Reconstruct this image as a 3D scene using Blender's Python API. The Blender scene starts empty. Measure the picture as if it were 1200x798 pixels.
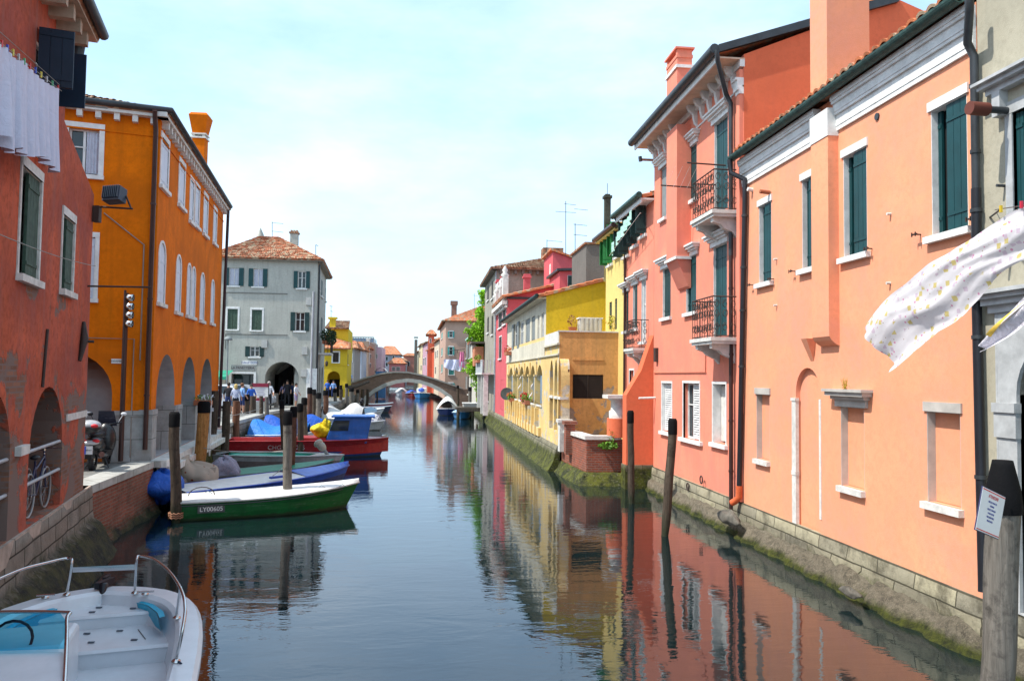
import bpy, bmesh, math, random
from mathutils import Vector, Matrix, noise as mnoise
from mathutils.geometry import tessellate_polygon, delaunay_2d_cdt
R=math.radians; pi=math.pi
random.seed(7)
S=bpy.context.scene; COL=S.collection
# ------------------------------------------------------------------ camera
F0=915.0; H=3.6; RHO=R(0.7)
_a=-101/F0; _b=-41/F0
_u=_a*math.cos(RHO)-_b*math.sin(RHO); _v=_a*math.sin(RHO)+_b*math.cos(RHO)
TH=math.atan(-_v); YAW=-math.atan(_u/math.sqrt(1+_v*_v))
CF=Vector((math.sin(YAW)*math.cos(TH),math.cos(YAW)*math.cos(TH),math.sin(TH)))
_r0=Vector((math.cos(YAW),-math.sin(YAW),0)); _u0=_r0.cross(CF)
CU=_u0*math.cos(RHO)-_r0*math.sin(RHO); CR=_r0*math.cos(RHO)+_u0*math.sin(RHO)
CAM=Vector((0,0,H))
def ray(px,py): return CF+CR*((px-600)/F0)+CU*((399-py)/F0)
def gz(px,py,z=0):
    d=ray(px,py); return CAM+d*((z-H)/d.z)
def gy(px,py,Y):
    d=ray(px,py); return CAM+d*(Y/d.y)
def gx(px,py,X):
    d=ray(px,py); return CAM+d*(X/d.x)
cd=bpy.data.cameras.new('camera'); co=bpy.data.objects.new('camera',cd); COL.objects.link(co)
cd.sensor_fit='HORIZONTAL'; cd.sensor_width=36; cd.lens=36*F0/1200; cd.clip_start=.1; cd.clip_end=3000
M3=Matrix((CR,CU,-CF)).transposed(); co.matrix_world=Matrix.Translation(CAM)@M3.to_4x4()
S.camera=co
# ------------------------------------------------------------------ materials
class NT:
    def __init__(s,name):
        s.m=bpy.data.materials.new(name); s.m.use_nodes=True; s.t=s.m.node_tree; s.t.nodes.clear()
        s.o=s.n('ShaderNodeOutputMaterial')
    def n(s,typ,ins=None,**kw):
        x=s.t.nodes.new(typ)
        for k,v in kw.items(): setattr(x,k,v)
        for k,v in (ins or {}).items(): s.set(x,k,v)
        return x
    def set(s,x,k,v):
        if isinstance(v,bpy.types.NodeSocket): s.t.links.new(v,x.inputs[k])
        else: x.inputs[k].default_value=v
    def c(s,v): return (v[0],v[1],v[2],1)
    def noise(s,scale,detail=4,rough=.6,vec=None,dist=0):
        i={'Scale':scale,'Detail':detail,'Roughness':rough,'Distortion':dist}
        x=s.n('ShaderNodeTexNoise',i)
        if vec is not None: s.set(x,'Vector',vec)
        return x.outputs['Fac']
    def ramp(s,fac,a,b,ca=(0,0,0),cb=(1,1,1)):
        x=s.n('ShaderNodeValToRGB',{'Fac':fac}); e=x.color_ramp.elements
        e[0].position=a; e[1].position=b; e[0].color=s.c(ca); e[1].color=s.c(cb); return x.outputs['Color']
    def mix(s,f,a,b,mode='MIX'):
        x=s.n('ShaderNodeMix',data_type='RGBA',blend_type=mode)
        for k,v in ((0,f),(6,a),(7,b)):
            if isinstance(v,bpy.types.NodeSocket): s.t.links.new(v,x.inputs[k])
            else: x.inputs[k].default_value=(s.c(v) if k else v)
        return x.outputs[2]
    def math(s,op,a,b=0,cl=False):
        x=s.n('ShaderNodeMath',{0:a,1:b},operation=op,use_clamp=cl); return x.outputs[0]
    def pos(s): return s.n('ShaderNodeNewGeometry').outputs['Position']
    def xyz(s,v):
        x=s.n('ShaderNodeSeparateXYZ',{0:v}); return x.outputs
    def comb(s,a,b,c): return s.n('ShaderNodeCombineXYZ',{0:a,1:b,2:c}).outputs[0]
    def map(s,v,sc): return s.n('ShaderNodeMapping',{'Vector':v,'Scale':sc}).outputs[0]
    def bump(s,h,st,d=.02): return s.n('ShaderNodeBump',{'Height':h,'Strength':st,'Distance':d}).outputs[0]
    def bsdf(s,col,rough=.8,metal=0,nrm=None,spec=.3,**kw):
        x=s.n('ShaderNodeBsdfPrincipled')
        s.set(x,'Base Color',col if isinstance(col,bpy.types.NodeSocket) else s.c(col))
        s.set(x,'Roughness',rough); s.set(x,'Metallic',metal); s.set(x,'Specular IOR Level',spec)
        if nrm is not None: s.set(x,'Normal',nrm)
        for k,v in kw.items(): s.set(x,k.replace('_',' '),v)
        s.t.links.new(x.outputs[0],s.o.inputs[0]); return x
def k(c,f): return tuple(min(1,x*f) for x in c)
MATS={}
def basic(name,col,rough=.6,metal=0,var=.18,scale=3,bump=.1,spec=.4,bscale=40):
    if name in MATS: return MATS[name]
    s=NT(name); p=s.pos()
    n=s.noise(scale,5,.65,p); c=s.mix(s.ramp(n,.3,.7),k(col,1-var),k(col,1+var))
    s.bsdf(c,rough,metal,s.bump(s.noise(bscale,3,.6,p),bump,.01) if bump else None,spec)
    MATS[name]=s.m; return s.m
def stucco(name,col,var=.1,streak=.25,patch=None,patch_t=.62,patch_scale=.8,low=None,bump=.25,fade=None,brick=None,base_dirt=None,alt=None,dirt=.75,dcol=(.09,.075,.04)):
    """painted plaster: mottling, rain streaks, optional flaking to `patch` colour (more towards the ground when low is set)"""
    if name in MATS: return MATS[name]
    s=NT(name); p=s.pos()
    c=s.mix(s.ramp(s.noise(.7,6,.6,p),.3,.7),k(col,1-var),k(col,1+var))
    if alt: c=s.mix(s.math('MULTIPLY',s.ramp(s.noise(.55,7,.68,p,.8),.42,.62),.8),c,alt)
    c=s.mix(s.ramp(s.noise(9,4,.7,p),.45,.75),c,k(col,1-var*1.6))
    st=s.noise(1.0,5,.6,s.map(p,(5,5,.35)))
    f=s.math('MULTIPLY',s.ramp(st,.5,.78),streak)
    c=s.mix(f,c,fade or k(col,.55))
    fine=s.noise(60,3,.6,p); h=fine
    c=s.mix(s.math('MULTIPLY',s.ramp(s.noise(22,3,.7,p),.5,.8),.25),c,k(col,.75))
    if patch:
        n=s.noise(patch_scale,7,.62,p,.3)
        if low:
            z=s.xyz(p)[2]; n=s.math('ADD',n,s.math('MULTIPLY',s.math('SUBTRACT',low,z),.055))
        m=s.ramp(n,patch_t,patch_t+.02)
        inner=patch
        if brick:
            x=s.xyz(p); v=s.comb(s.math('ADD',x[0],x[1]),x[2],0)
            bt=s.n('ShaderNodeTexBrick',{'Vector':v,'Scale':1,'Color1':s.c(brick),'Color2':s.c(k(brick,.6)),'Mortar':s.c(patch),'Brick Width':.26,'Row Height':.075,'Mortar Size':.012})
            inner=s.mix(s.ramp(s.noise(1.3,5,.6,p),.48,.55),patch,bt.outputs['Color'])
        else: inner=s.mix(s.ramp(s.noise(5,5,.7,p),.35,.65),k(patch,.7),k(patch,1.2))
        c=s.mix(m,c,inner); h=s.math('SUBTRACT',s.math('MULTIPLY',fine,.3),m)
    if base_dirt:
        z=s.xyz(p)[2]; n=s.math('ADD',s.math('MULTIPLY',s.math('SUBTRACT',base_dirt,z),1.4),s.noise(2,5,.7,p))
        c=s.mix(s.math('MULTIPLY',s.ramp(n,.5,1.1),dirt),c,dcol)
    s.bsdf(c,.9,0,s.bump(h,bump,.02),.15); MATS[name]=s.m; return s.m
def blocks(name,col,w=.8,h=.32,mortar=(.16,.14,.1),algae=None,col2=None,msize=.014,bump=.5,grime=.5,flatmap=False,alg=((.02,.024,.008),(.09,.1,.012),(.2,.19,.13))):
    if name in MATS: return MATS[name]
    s=NT(name); p=s.pos(); x=s.xyz(p)
    v=s.comb(x[0],x[1],0) if flatmap else s.comb(s.math('ADD',x[0],x[1]),x[2],0)
    bt=s.n('ShaderNodeTexBrick',{'Vector':v,'Scale':1,'Color1':s.c(col),'Color2':s.c(col2 or k(col,.72)),'Mortar':s.c(mortar),'Brick Width':w,'Row Height':h,'Mortar Size':msize,'Mortar Smooth':.3})
    c=bt.outputs['Color']
    c=s.mix(.55,c,s.ramp(s.noise(4,7,.7,p),.3,.75,(.45,.42,.36),(1,1,1)),'MULTIPLY')
    if grime: c=s.mix(s.math('MULTIPLY',s.ramp(s.noise(1.6,7,.72,p),.48,.68),grime),c,(.05,.045,.03))
    if algae is not None:
        n=s.math('ADD',s.math('MULTIPLY',s.math('SUBTRACT',algae,x[2]),1.5),s.math('MULTIPLY',s.noise(2.5,7,.75,p),1.1))
        g=s.mix(s.ramp(s.noise(3,6,.7,p),.4,.62),alg[0],alg[1])
        g=s.mix(s.ramp(s.noise(14,5,.8,p),.55,.7),g,alg[2])
        c=s.mix(s.ramp(n,.45,.8),c,g)
    hh=s.math('ADD',s.math('MULTIPLY',bt.outputs['Fac'],-1),s.math('MULTIPLY',s.noise(18,6,.75,p),1.4))
    s.bsdf(c,.85,0,s.bump(hh,bump,.04),.25); MATS[name]=s.m; return s.m
def rubble(name,col,alg=((.02,.024,.008),(.08,.09,.012))):
    if name in MATS: return MATS[name]
    s=NT(name); p=s.pos(); z=s.xyz(p)[2]
    vo=s.n('ShaderNodeTexVoronoi',{'Vector':p,'Scale':11}); n=s.noise(7,8,.8,p); n2=s.noise(45,5,.8,p)
    c=s.mix(s.ramp(n,.35,.7),k(col,.35),k(col,1.3)); c=s.mix(s.ramp(n2,.55,.7),c,k(col,1.9)); c=s.mix(s.ramp(n2,.3,.42,(1,1,1),(0,0,0)),c,(.03,.025,.018))
    m=s.math('ADD',s.math('MULTIPLY',s.math('SUBTRACT',.14,z),3.2),s.math('MULTIPLY',s.noise(2.2,7,.75,p),1.1)); c=s.mix(s.ramp(m,.45,.8),c,s.mix(s.ramp(n,.4,.6),alg[0],alg[1]))
    s.bsdf(c,.85,0,s.bump(s.math('ADD',n,s.math('MULTIPLY',n2,.6)),1.0,.06),.25); MATS[name]=s.m; return s.m
def tiles(name,col=(.42,.15,.08),dark=.4):
    if name in MATS: return MATS[name]
    s=NT(name); p=s.pos()
    vo=s.n('ShaderNodeTexVoronoi',{'Vector':p,'Scale':4.5}); vc=s.n('ShaderNodeSeparateColor',{0:vo.outputs['Color']}).outputs[0]
    c=s.mix(vc,k(col,dark),k(col,1.25)); c=s.mix(s.ramp(vc,.72,.8),c,(.42,.30,.2))
    c=s.mix(s.ramp(s.noise(3,6,.7,p),.5,.72),c,(.33,.27,.19))
    c=s.mix(s.math('MULTIPLY',s.ramp(s.noise(1.1,5,.7,p),.5,.7),.5),c,(.07,.05,.035))
    s.bsdf(c,.9,0,s.bump(s.noise(30,4,.7,p),.4,.02),.1); MATS[name]=s.m; return s.m
def wood(name,col,dark=.35,dirt=(.03,.035,.02)):
    if name in MATS: return MATS[name]
    s=NT(name); p=s.pos(); z=s.xyz(p)[2]
    g=s.noise(1,8,.75,s.map(p,(22,22,1.3)),.4)
    c=s.mix(s.ramp(g,.32,.68),k(col,dark),k(col,1.2))
    c=s.mix(s.ramp(s.noise(7,6,.7,p),.5,.68),c,k(col,.4))
    n=s.math('ADD',s.math('SUBTRACT',.55,z),s.math('MULTIPLY',s.noise(6,5,.7,p),.9))
    c=s.mix(s.ramp(n,.45,.9),c,dirt)
    s.bsdf(c,.9,0,s.bump(g,.9,.03),.15); MATS[name]=s.m; return s.m
def fabric(name,col,rough=.85,var=.08,wr=.6,trans=0,sc=7):
    if name in MATS: return MATS[name]
    s=NT(name); p=s.pos()
    n=s.noise(sc,5,.6,p,1.2); c=s.mix(s.ramp(n,.3,.7),k(col,1-var),k(col,1+var))
    b=s.bsdf(c,rough,0,s.bump(n,wr,.08),.25)
    if trans:
        t=s.n('ShaderNodeBsdfTranslucent',{'Color':c}); m=s.n('ShaderNodeMixShader',{0:trans,1:b.outputs[0],2:t.outputs[0]}); s.t.links.new(m.outputs[0],s.o.inputs[0])
    MATS[name]=s.m; return s.m
def glassm(name,col=(.02,.03,.035),rough=.06):
    if name in MATS: return MATS[name]
    s=NT(name); p=s.pos(); s.bsdf(s.mix(s.noise(1.5,3,.5,p),k(col,.4),k(col,1.8)),rough,0,None,.6); MATS[name]=s.m; return s.m
# ------------------------------------------------------------------ mesh builder
W={}
class MB:
    def __init__(s): s.v=[]; s.f=[]; s.mi=[]; s.sm=[]
    def add(s,vs,fs,mi=0,sm=False):
        b=len(s.v); s.v+= [Vector(x) for x in vs]
        for f in fs: s.f.append([i+b for i in f]); s.mi.append(mi); s.sm.append(sm)
        return s
    def box(s,c,d,mi=0,rz=0,M=None):
        x,y,z=d[0]/2,d[1]/2,d[2]/2
        vs=[Vector((i*x,j*y,l*z)) for i in(-1,1) for j in(-1,1) for l in(-1,1)]
        m=Matrix.Rotation(rz,3,'Z') if M is None else M
        vs=[m@q+Vector(c) for q in vs]
        return s.add(vs,[(0,1,3,2),(4,6,7,5),(0,4,5,1),(2,3,7,6),(0,2,6,4),(1,5,7,3)],mi)
    def fb(s,F,s0,s1,z0,z1,o0,o1,mi=0):
        vs=[F.p(a,c,b) for a in(s0,s1) for b in(o0,o1) for c in(z0,z1)]
        return s.add(vs,[(0,1,3,2),(4,6,7,5),(0,4,5,1),(2,3,7,6),(0,2,6,4),(1,5,7,3)],mi)
    def tube(s,pts,r,n=8,mi=0,cap=True,sm=True):
        pts=[Vector(q) for q in pts]; N=len(pts)
        rr=r if isinstance(r,(list,tuple)) else [r]*N
        t0=(pts[1]-pts[0]).normalized(); up=Vector((0,0,1)) if abs(t0.z)<.9 else Vector((1,0,0))
        a=t0.cross(up).normalized(); vs=[]
        for i in range(N):
            t=(pts[min(i+1,N-1)]-pts[max(i-1,0)]).normalized()
            a=(a-t*a.dot(t)).normalized(); b=t.cross(a)
            for j in range(n):
                w=2*pi*j/n; vs.append(pts[i]+(a*math.cos(w)+b*math.sin(w))*rr[i])
        fs=[(i*n+j,i*n+(j+1)%n,(i+1)*n+(j+1)%n,(i+1)*n+j) for i in range(N-1) for j in range(n)]
        s.add(vs,fs,mi,sm)
        if cap: s.add(vs[:n],[tuple(range(n))[::-1]],mi); s.add(vs[-n:],[tuple(range(n))],mi)
        return s
    def cyl(s,c,r,h,n=16,mi=0,r2=None): return s.tube([c,Vector(c)+Vector((0,0,h))],[r,r if r2 is None else r2],n,mi)
    def lathe(s,c,prof,n=16,mi=0,M=None):
        vs=[];c=Vector(c); M=M or Matrix.Identity(3)
        for r,z in prof:
            for j in range(n): vs.append(c+M@Vector((r*math.cos(2*pi*j/n),r*math.sin(2*pi*j/n),z)))
        fs=[(i*n+j,i*n+(j+1)%n,(i+1)*n+(j+1)%n,(i+1)*n+j) for i in range(len(prof)-1) for j in range(n)]
        return s.add(vs,fs,mi,True)
    def ell(s,c,rx,ry,rz,mi=0,n=12,M=None):
        prof=[(math.sin(pi*i/8),-math.cos(pi*i/8)) for i in range(9)]; b=len(s.v)
        s.lathe((0,0,0),[(max(r,.001),z) for r,z in prof],n,mi)
        for i in range(b,len(s.v)):
            q=s.v[i]; q=Vector((q.x*rx,q.y*ry,q.z*rz)); s.v[i]=(M@q if M else q)+Vector(c)
        return s
    def prism(s,poly,z0,z1,mi=0):
        n=len(poly); vs=[(x,y,z0) for x,y in poly]+[(x,y,z1) for x,y in poly]
        return s.add(vs,[tuple(range(n))[::-1],tuple(range(n,2*n))]+[(i,(i+1)%n,n+(i+1)%n,n+i) for i in range(n)],mi)
    def fprism(s,F,poly,o0,o1,mi=0):
        n=len(poly); vs=[F.p(a,z,o0) for a,z in poly]+[F.p(a,z,o1) for a,z in poly]
        tri=tessellate_polygon([[Vector((a,z,0)) for a,z in poly]])
        s.add(vs,[tuple(t) for t in tri]+[tuple(i+n for i in t)[::-1] for t in tri]+[(i,(i+1)%n,n+(i+1)%n,n+i) for i in range(n)],mi); return s
    def grid(s,fn,nu,nv,mi=0,sm=True,th=0):
        vs=[fn(i/nu,j/nv) for j in range(nv+1) for i in range(nu+1)]
        fs=[(j*(nu+1)+i,j*(nu+1)+i+1,(j+1)*(nu+1)+i+1,(j+1)*(nu+1)+i) for j in range(nv) for i in range(nu)]
        return s.add(vs,fs,mi,sm)
    def build(s,name,mats,parent=None,rec=True,bev=0):
        if not isinstance(mats,(list,tuple)): mats=[mats]
        me=bpy.data.meshes.new(name); inv=W[parent.name].inverted() if parent and parent.name in W else Matrix.Identity(4)
        me.from_pydata([inv@q for q in s.v],[],s.f)
        for m in mats: me.materials.append(m)
        me.polygons.foreach_set('material_index',s.mi); me.polygons.foreach_set('use_smooth',s.sm)
        if rec:
            bm=bmesh.new(); bm.from_mesh(me); bmesh.ops.recalc_face_normals(bm,faces=bm.faces); bm.to_mesh(me); bm.free()
        o=bpy.data.objects.new(name,me); COL.objects.link(o)
        if parent: o.parent=parent; W[o.name]=W[parent.name]
        else: W[o.name]=Matrix.Identity(4)
        if bev:
            b=o.modifiers.new('bevel','BEVEL'); b.width=bev; b.segments=2; b.limit_method='ANGLE'
        return o
def tag(o,label,cat,group=None,kind=None):
    if label: o['label']=label
    if cat: o['category']=cat
    if group: o['group']=group
    if kind: o['kind']=kind
    return o
def struct(o): o['kind']='structure'; return o
def thing(name,label,cat,loc=(0,0,0),rz=0,group=None):
    o=bpy.data.objects.new(name,None); COL.objects.link(o); o.empty_display_size=.2
    o.location=loc; o.rotation_euler=(0,0,rz); W[o.name]=Matrix.Translation(loc)@Matrix.Rotation(rz,4,'Z')
    return tag(o,label,cat,group)
def local(o): W[o.name]=Matrix.Identity(4); return o      # parts of o are authored in o's own space
def dup(root,loc,rz=0,label=None,sc=None):
    def cp(o,par):
        c=o.copy(); COL.objects.link(c); c.parent=par
        for ch in list(o.children): cp(ch,c)
        return c
    r=cp(root,None); r.location=loc; r.rotation_euler=(0,0,rz)
    if label: r['label']=label
    if sc: r.scale=sc
    return r
class Fr:
    """vertical wall plane: s along A->B, outward normal to the right of travel, o = metres proud of the wall"""
    def __init__(s,A,B):
        s.A=Vector((A[0],A[1],0)); d=Vector((B[0]-A[0],B[1]-A[1],0)); s.L=d.length; s.d=d.normalized(); s.n=Vector((s.d.y,-s.d.x,0)); s.holes=[]
    def p(s,a,z,o=0): return s.A+s.d*a+s.n*o+Vector((0,0,z))
    def px(s,x,y,o=0):
        r=ray(x,y); A=s.A+s.n*o; t=((A-CAM).dot(s.n))/r.dot(s.n); q=CAM+r*t; return ((q-A).dot(s.d),q.z)
    def rect(s,xl,xr,yt,yb,o=0):
        xm,ym=(xl+xr)/2,(yt+yb)/2
        a,b=s.px(xl,ym,o)[0],s.px(xr,ym,o)[0]; return (min(a,b),max(a,b),s.px(xm,yb,o)[1],s.px(xm,yt,o)[1])
def rpoly(r,arch=0,seg=10):
    s0,s1,z0,z1=r
    if not arch: return [(s0,z0),(s1,z0),(s1,z1),(s0,z1)]
    h=(s1-s0)/2*arch; c=(s0+s1)/2
    return [(s0,z0),(s1,z0)]+[(c+(s1-s0)/2*math.cos(pi*i/seg),z1-h+h*math.sin(pi*i/seg)) for i in range(seg+1)]
def wall_panel(mb,F,outline,holes=(),mi=0,rmi=None,cmi=None,th=.0):
    """holes: (poly, depth, capped)"""
    loops=[[Vector((a,z)) for a,z in outline]]+[[Vector((a,z)) for a,z in h[0]] for h in holes]
    flat=[]; ed=[]
    for l in loops:
        b_=len(flat); flat+=l; ed+=[(b_+i,b_+(i+1)%len(l)) for i in range(len(l))]
    cv,_,cf=delaunay_2d_cdt(flat,ed,[],0,1e-5)[:3]; vs=[F.p(q.x,q.y,0) for q in cv]; fs=[]
    def inside(c,l):
        r=False
        for i in range(len(l)):
            a,b=l[i],l[i-1]
            if (a.y>c.y)!=(b.y>c.y) and c.x<(b.x-a.x)*(c.y-a.y)/(b.y-a.y)+a.x: r=not r
        return r
    for t in cf:
        c=(cv[t[0]]+cv[t[1]]+cv[t[2]])/3
        if not inside(c,loops[0]) or any(inside(c,l) for l in loops[1:]): continue
        a,b,c=[vs[i] for i in t]; nn=(b-a).cross(c-a)
        if nn.length<1e-7: continue
        fs.append(tuple(t) if nn.dot(F.n)>0 else tuple(t)[::-1])
    mb.add(vs,fs,mi)
    for h in holes:
        poly,dp,cap=h[:3]; n=len(poly)
        a=[F.p(x,z,0) for x,z in poly]; b=[F.p(x,z,-dp) for x,z in poly]
        mb.add(a+b,[(i,n+i,n+(i+1)%n,(i+1)%n) for i in range(n)],mi if rmi is None else rmi)
        if cap: mb.add(b,[tuple(range(n))],mi if cmi is None else cmi)
# ------------------------------------------------------------------ shared materials
white=basic('white_trim',(.70,.70,.68),.7,var=.16,scale=5,bump=.3)
istria=basic('istrian_stone',(.62,.61,.57),.75,var=.22,scale=5,bump=.5)
marble=basic('grey_marble',(.42,.43,.43),.5,var=.22,scale=4,bump=.2)
dark=basic('interior_shade',(.012,.012,.013),.9,bump=0)  # near black, painted for the shade inside rooms and archways
glass=glassm('window_glass'); blueglass=glassm('sky_glass',(.10,.16,.22),.08)
gshut=basic('green_shutter_paint',(.004,.05,.055),.5,var=.2,bump=.15)
gshut2=basic('dark_green_shutter_paint',(.008,.035,.035),.6,var=.25)
bshut=basic('blue_shutter_paint',(.006,.018,.04),.5)
wshut=basic('pale_shutter_paint',(.62,.66,.74),.6,var=.06)
brshut=basic('bright_green_shutter_paint',(.01,.16,.03),.55)
teal=basic('teal_shutter_paint',(.06,.33,.3),.6)
oldsh=basic('faded_green_shutter_paint',(.05,.085,.06),.8,var=.4,scale=8)
greysh=basic('grey_shutter_paint',(.2,.22,.22),.7,var=.2)
dkbrown=basic('brown_shutter_paint',(.03,.02,.015),.7)
patina=basic('copper_patina',(.03,.07,.06),.6,var=.5,scale=9,bump=.3)
zinc=basic('dark_zinc',(.045,.05,.055),.45,var=.3,metal=.3)
brownpipe=basic('brown_pipe',(.045,.02,.017),.4,var=.25)
blackpipe=basic('black_pipe',(.012,.013,.018),.45,var=.3)
iron=basic('wrought_iron',(.05,.032,.026),.7,var=.4)
steel=basic('stainless_steel',(.6,.6,.6),.22,metal=1,var=.05,bump=0)
terra=tiles('terracotta_tiles'); terra2=tiles('bright_terracotta_tiles',(.62,.2,.09),.6); terra3=tiles('weathered_tiles',(.36,.17,.1),.45)
greenleaf=basic('leaf_green',(.1,.23,.02),.6,var=.5,scale=4,bump=0); lime=basic('ivy_leaf',(.26,.52,.012),.6,var=.4,scale=1.5,bump=0)
redflower=basic('red_petal',(.5,.02,.02),.6,bump=0)
pot=basic('terracotta_pot',(.4,.14,.07),.8)
blacktop=basic('black_pile_paint',(.006,.006,.007),.85,var=.3,bump=.4,spec=.12)
# ------------------------------------------------------------------ building pieces
def shutter_leaf(F,s0,s1,z0,z1,o,mat,parent,ang=None,hinge=None,label=None):
    """plank leaf; ang opens it outward round its hinge side"""
    mb=MB(); w=s1-s0; n=max(2,round(w/.14)); P=[]
    def at(a,z,oo):
        if ang is None: return F.p(a,z,o+oo)
        hs=s0 if hinge=='a' else s1; sg=1 if hinge=='a' else -1
        d=abs(a-hs); return F.p(hs+sg*(math.cos(ang)*d)-sg*math.sin(ang)*oo,z,o+math.sin(ang)*d+math.cos(ang)*oo)
    def bx(a0,a1,q0,q1,o0,o1):
        vs=[at(a,c,b) for a in(a0,a1) for b in(o0,o1) for c in(q0,q1)]
        mb.add(vs,[(0,1,3,2),(4,6,7,5),(0,4,5,1),(2,3,7,6),(0,2,6,4),(1,5,7,3)])
    bx(s0,s1,z0,z1,0,.025)
    for i in range(n):
        a=s0+w*i/n+.004; bx(a,a+w/n-.008,z0+.005,z1-.005,.026,.04)
    for zz in (z0+(z1-z0)*.12,z0+(z1-z0)*.86): bx(s0+.01,s1-.01,zz,zz+.05,.041,.052)
    return mb.build('shutter',mat,parent)
def louver(F,s0,s1,z0,z1,o,mat,parent,ang=None,hinge=None):
    mb=MB(); n=int((z1-z0)/.07)
    mb.fb(F,s0,s0+.05,z0,z1,o,o+.04); mb.fb(F,s1-.05,s1,z0,z1,o,o+.04); mb.fb(F,s0+.05,s1-.05,z0,z0+.06,o,o+.04); mb.fb(F,s0+.05,s1-.05,z1-.06,z1,o,o+.04)
    for i in range(n):
        z=z0+.06+(z1-z0-.12)*(i+.1)/n; h=(z1-z0-.12)/n*.62
        vs=[F.p(a,zz,oo) for a in (s0+.05,s1-.05) for zz,oo in ((z,o+.038),(z+h,o+.008),(z+h+.01,o+.014),(z+.01,o+.044))]
        mb.add(vs,[(0,1,2,3),(4,7,6,5),(0,4,5,1),(1,5,6,2),(2,6,7,3),(3,7,4,0)])
    return mb.build('shutter',mat,parent)
def window(b,F,r,style='shut',mat=gshut,arch=0,depth=.2,trim=.0,trim_o=.02,sill=True,hood=None,frame=white,tmat=None,sillm=None,curtain=None,reveal=None,openA=1.35,big=.12,leaf=2,cname='window'):
    s0,s1,z0,z1=r; w=s1-s0; tm=tmat or frame
    F.holes.append((rpoly(r,arch),depth,style not in('arcade',)))
    mb=MB(); t=.05
    if trim:   # stone surround proud of the wall
        if arch:
            outer=rpoly((s0-trim,s1+trim,z0,z1+trim),arch); inner=rpoly(r,arch)
            o1=[q for q in outer][1:]+[outer[0]]; i1=inner[1:]+[inner[0]]
            for a in range(len(o1)-1):
                vs=[F.p(*o1[a],trim_o),F.p(*o1[a+1],trim_o),F.p(*i1[a+1],trim_o),F.p(*i1[a],trim_o)]
                v2=[F.p(*o1[a],0),F.p(*o1[a+1],0),F.p(*i1[a+1],-.1),F.p(*i1[a],-.1)]
                mb.add(vs+v2,[(0,1,2,3),(0,4,5,1),(3,2,6,7)])
        else:
            mb.fb(F,s0-trim,s0,z0,z1,-.05,trim_o); mb.fb(F,s1,s1+trim,z0,z1,-.05,trim_o); mb.fb(F,s0-trim,s1+trim,z1,z1+trim*1.3,-.05,trim_o+.004)
    d=-depth+.02
    if reveal: # pale reveal lining
        e=.012; q=-depth+.004
        mb.fb(F,s0,s0+e,z0,z1,q,-.003); mb.fb(F,s1-e,s1,z0,z1,q,-.003)
        if not arch: mb.fb(F,s0+e,s1-e,z1-e,z1,q,-.003)
    # casement frame inside
    if style in('pane','open','flat','curtain','half','louver'):
        mb.fb(F,s0,s0+t,z0,z1,d,d+.05); mb.fb(F,s1-t,s1,z0,z1,d,d+.05); mb.fb(F,s0+t,s1-t,z0,z0+t,d,d+.05)
        if not arch: mb.fb(F,s0+t,s1-t,z1-t,z1,d,d+.05)
        if w>.55: mb.fb(F,(s0+s1)/2-.03,(s0+s1)/2+.03,z0+t,z1-t,d,d+.055)
        mb.fb(F,s0+t,s1-t,z0+(z1-z0)*.6,z0+(z1-z0)*.6+.03,d+.002,d+.04)
    if not mb.v: mb.fb(F,s0,s1,z1-.02,z1-.004,-depth+.004,-depth+.03)
    wo=mb.build(cname,[tm],b)
    def pane(m,nm='pane',dd=.008):
        q=MB(); po=rpoly((s0+.01,s1-.01,z0+.01,z1-.01),arch); q.add([F.p(a,z,-depth+dd) for a,z in po],[tuple(range(len(po)))]); return q.build(nm,m,wo)
    if style=='shut':
        if arch:
            h=w/2*arch; zt=z1-h
            for i in range(leaf):
                a0=s0+w*i/leaf+.01; a1=s0+w*(i+1)/leaf-.01
                pts=[(a0,z0+.01),(a1,z0+.01)]; c=(s0+s1)/2
                for kk in range(9):
                    a=a1+(a0-a1)*kk/8; x=min(1,abs(a-c)/(w/2)); pts.append((a,zt+h*math.sqrt(max(0,1-x*x))-.012))
                q=MB(); q.fprism(F,pts,-depth+.05,-depth+.09)
                for zz in (z0+.3,zt-.15): q.fb(F,a0+.02,a1-.02,zz,zz+.05,-depth+.091,-depth+.1)
                q.build('shutter',mat,wo)
        else:
            for i in range(leaf):
                shutter_leaf(F,s0+w*i/leaf+.006,s0+w*(i+1)/leaf-.006,z0+.012,z1-.012,-depth+.05,mat,wo)
    elif style=='ajar':   # right leaf closed, far leaf folded inwards: dark slot
        pane(dark)  # black sheet in place of the unlit room behind the slot
        shutter_leaf(F,s0+w*.42,s1-.01,z0+.012,z1-.012,-.055,mat,wo)
        shutter_leaf(F,s0+.015,s0+w*.13,z0+.012,z1-.012,-depth+.03,mat,wo)
    elif style=='open':
        pane(glass)
        shutter_leaf(F,s0,s0+w/2,z0,z1,.03,mat,wo,openA,'a'); shutter_leaf(F,s1-w/2,s1,z0,z1,.03,mat,wo,openA,'b')
    elif style=='flat':
        pane(glass)
        shutter_leaf(F,s0-w/2,s0-.01,z0,z1,.03,mat,wo); shutter_leaf(F,s1+.01,s1+w/2,z0,z1,.03,mat,wo)
    elif style=='louver':
        pane(glass)
        louver(F,s0+w*.45 if big>.2 else s0+.03,s1-.03,z0+.03,z1-.03,-depth+.08,mat,wo)
    elif style in('pane','curtain','half'):
        pane(blueglass if style=='pane' else glass)
    elif style=='dark': pane(dark)  # black sheet painted for the shade inside the opening
    elif style=='blind': pane(mat,'infill')
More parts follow.
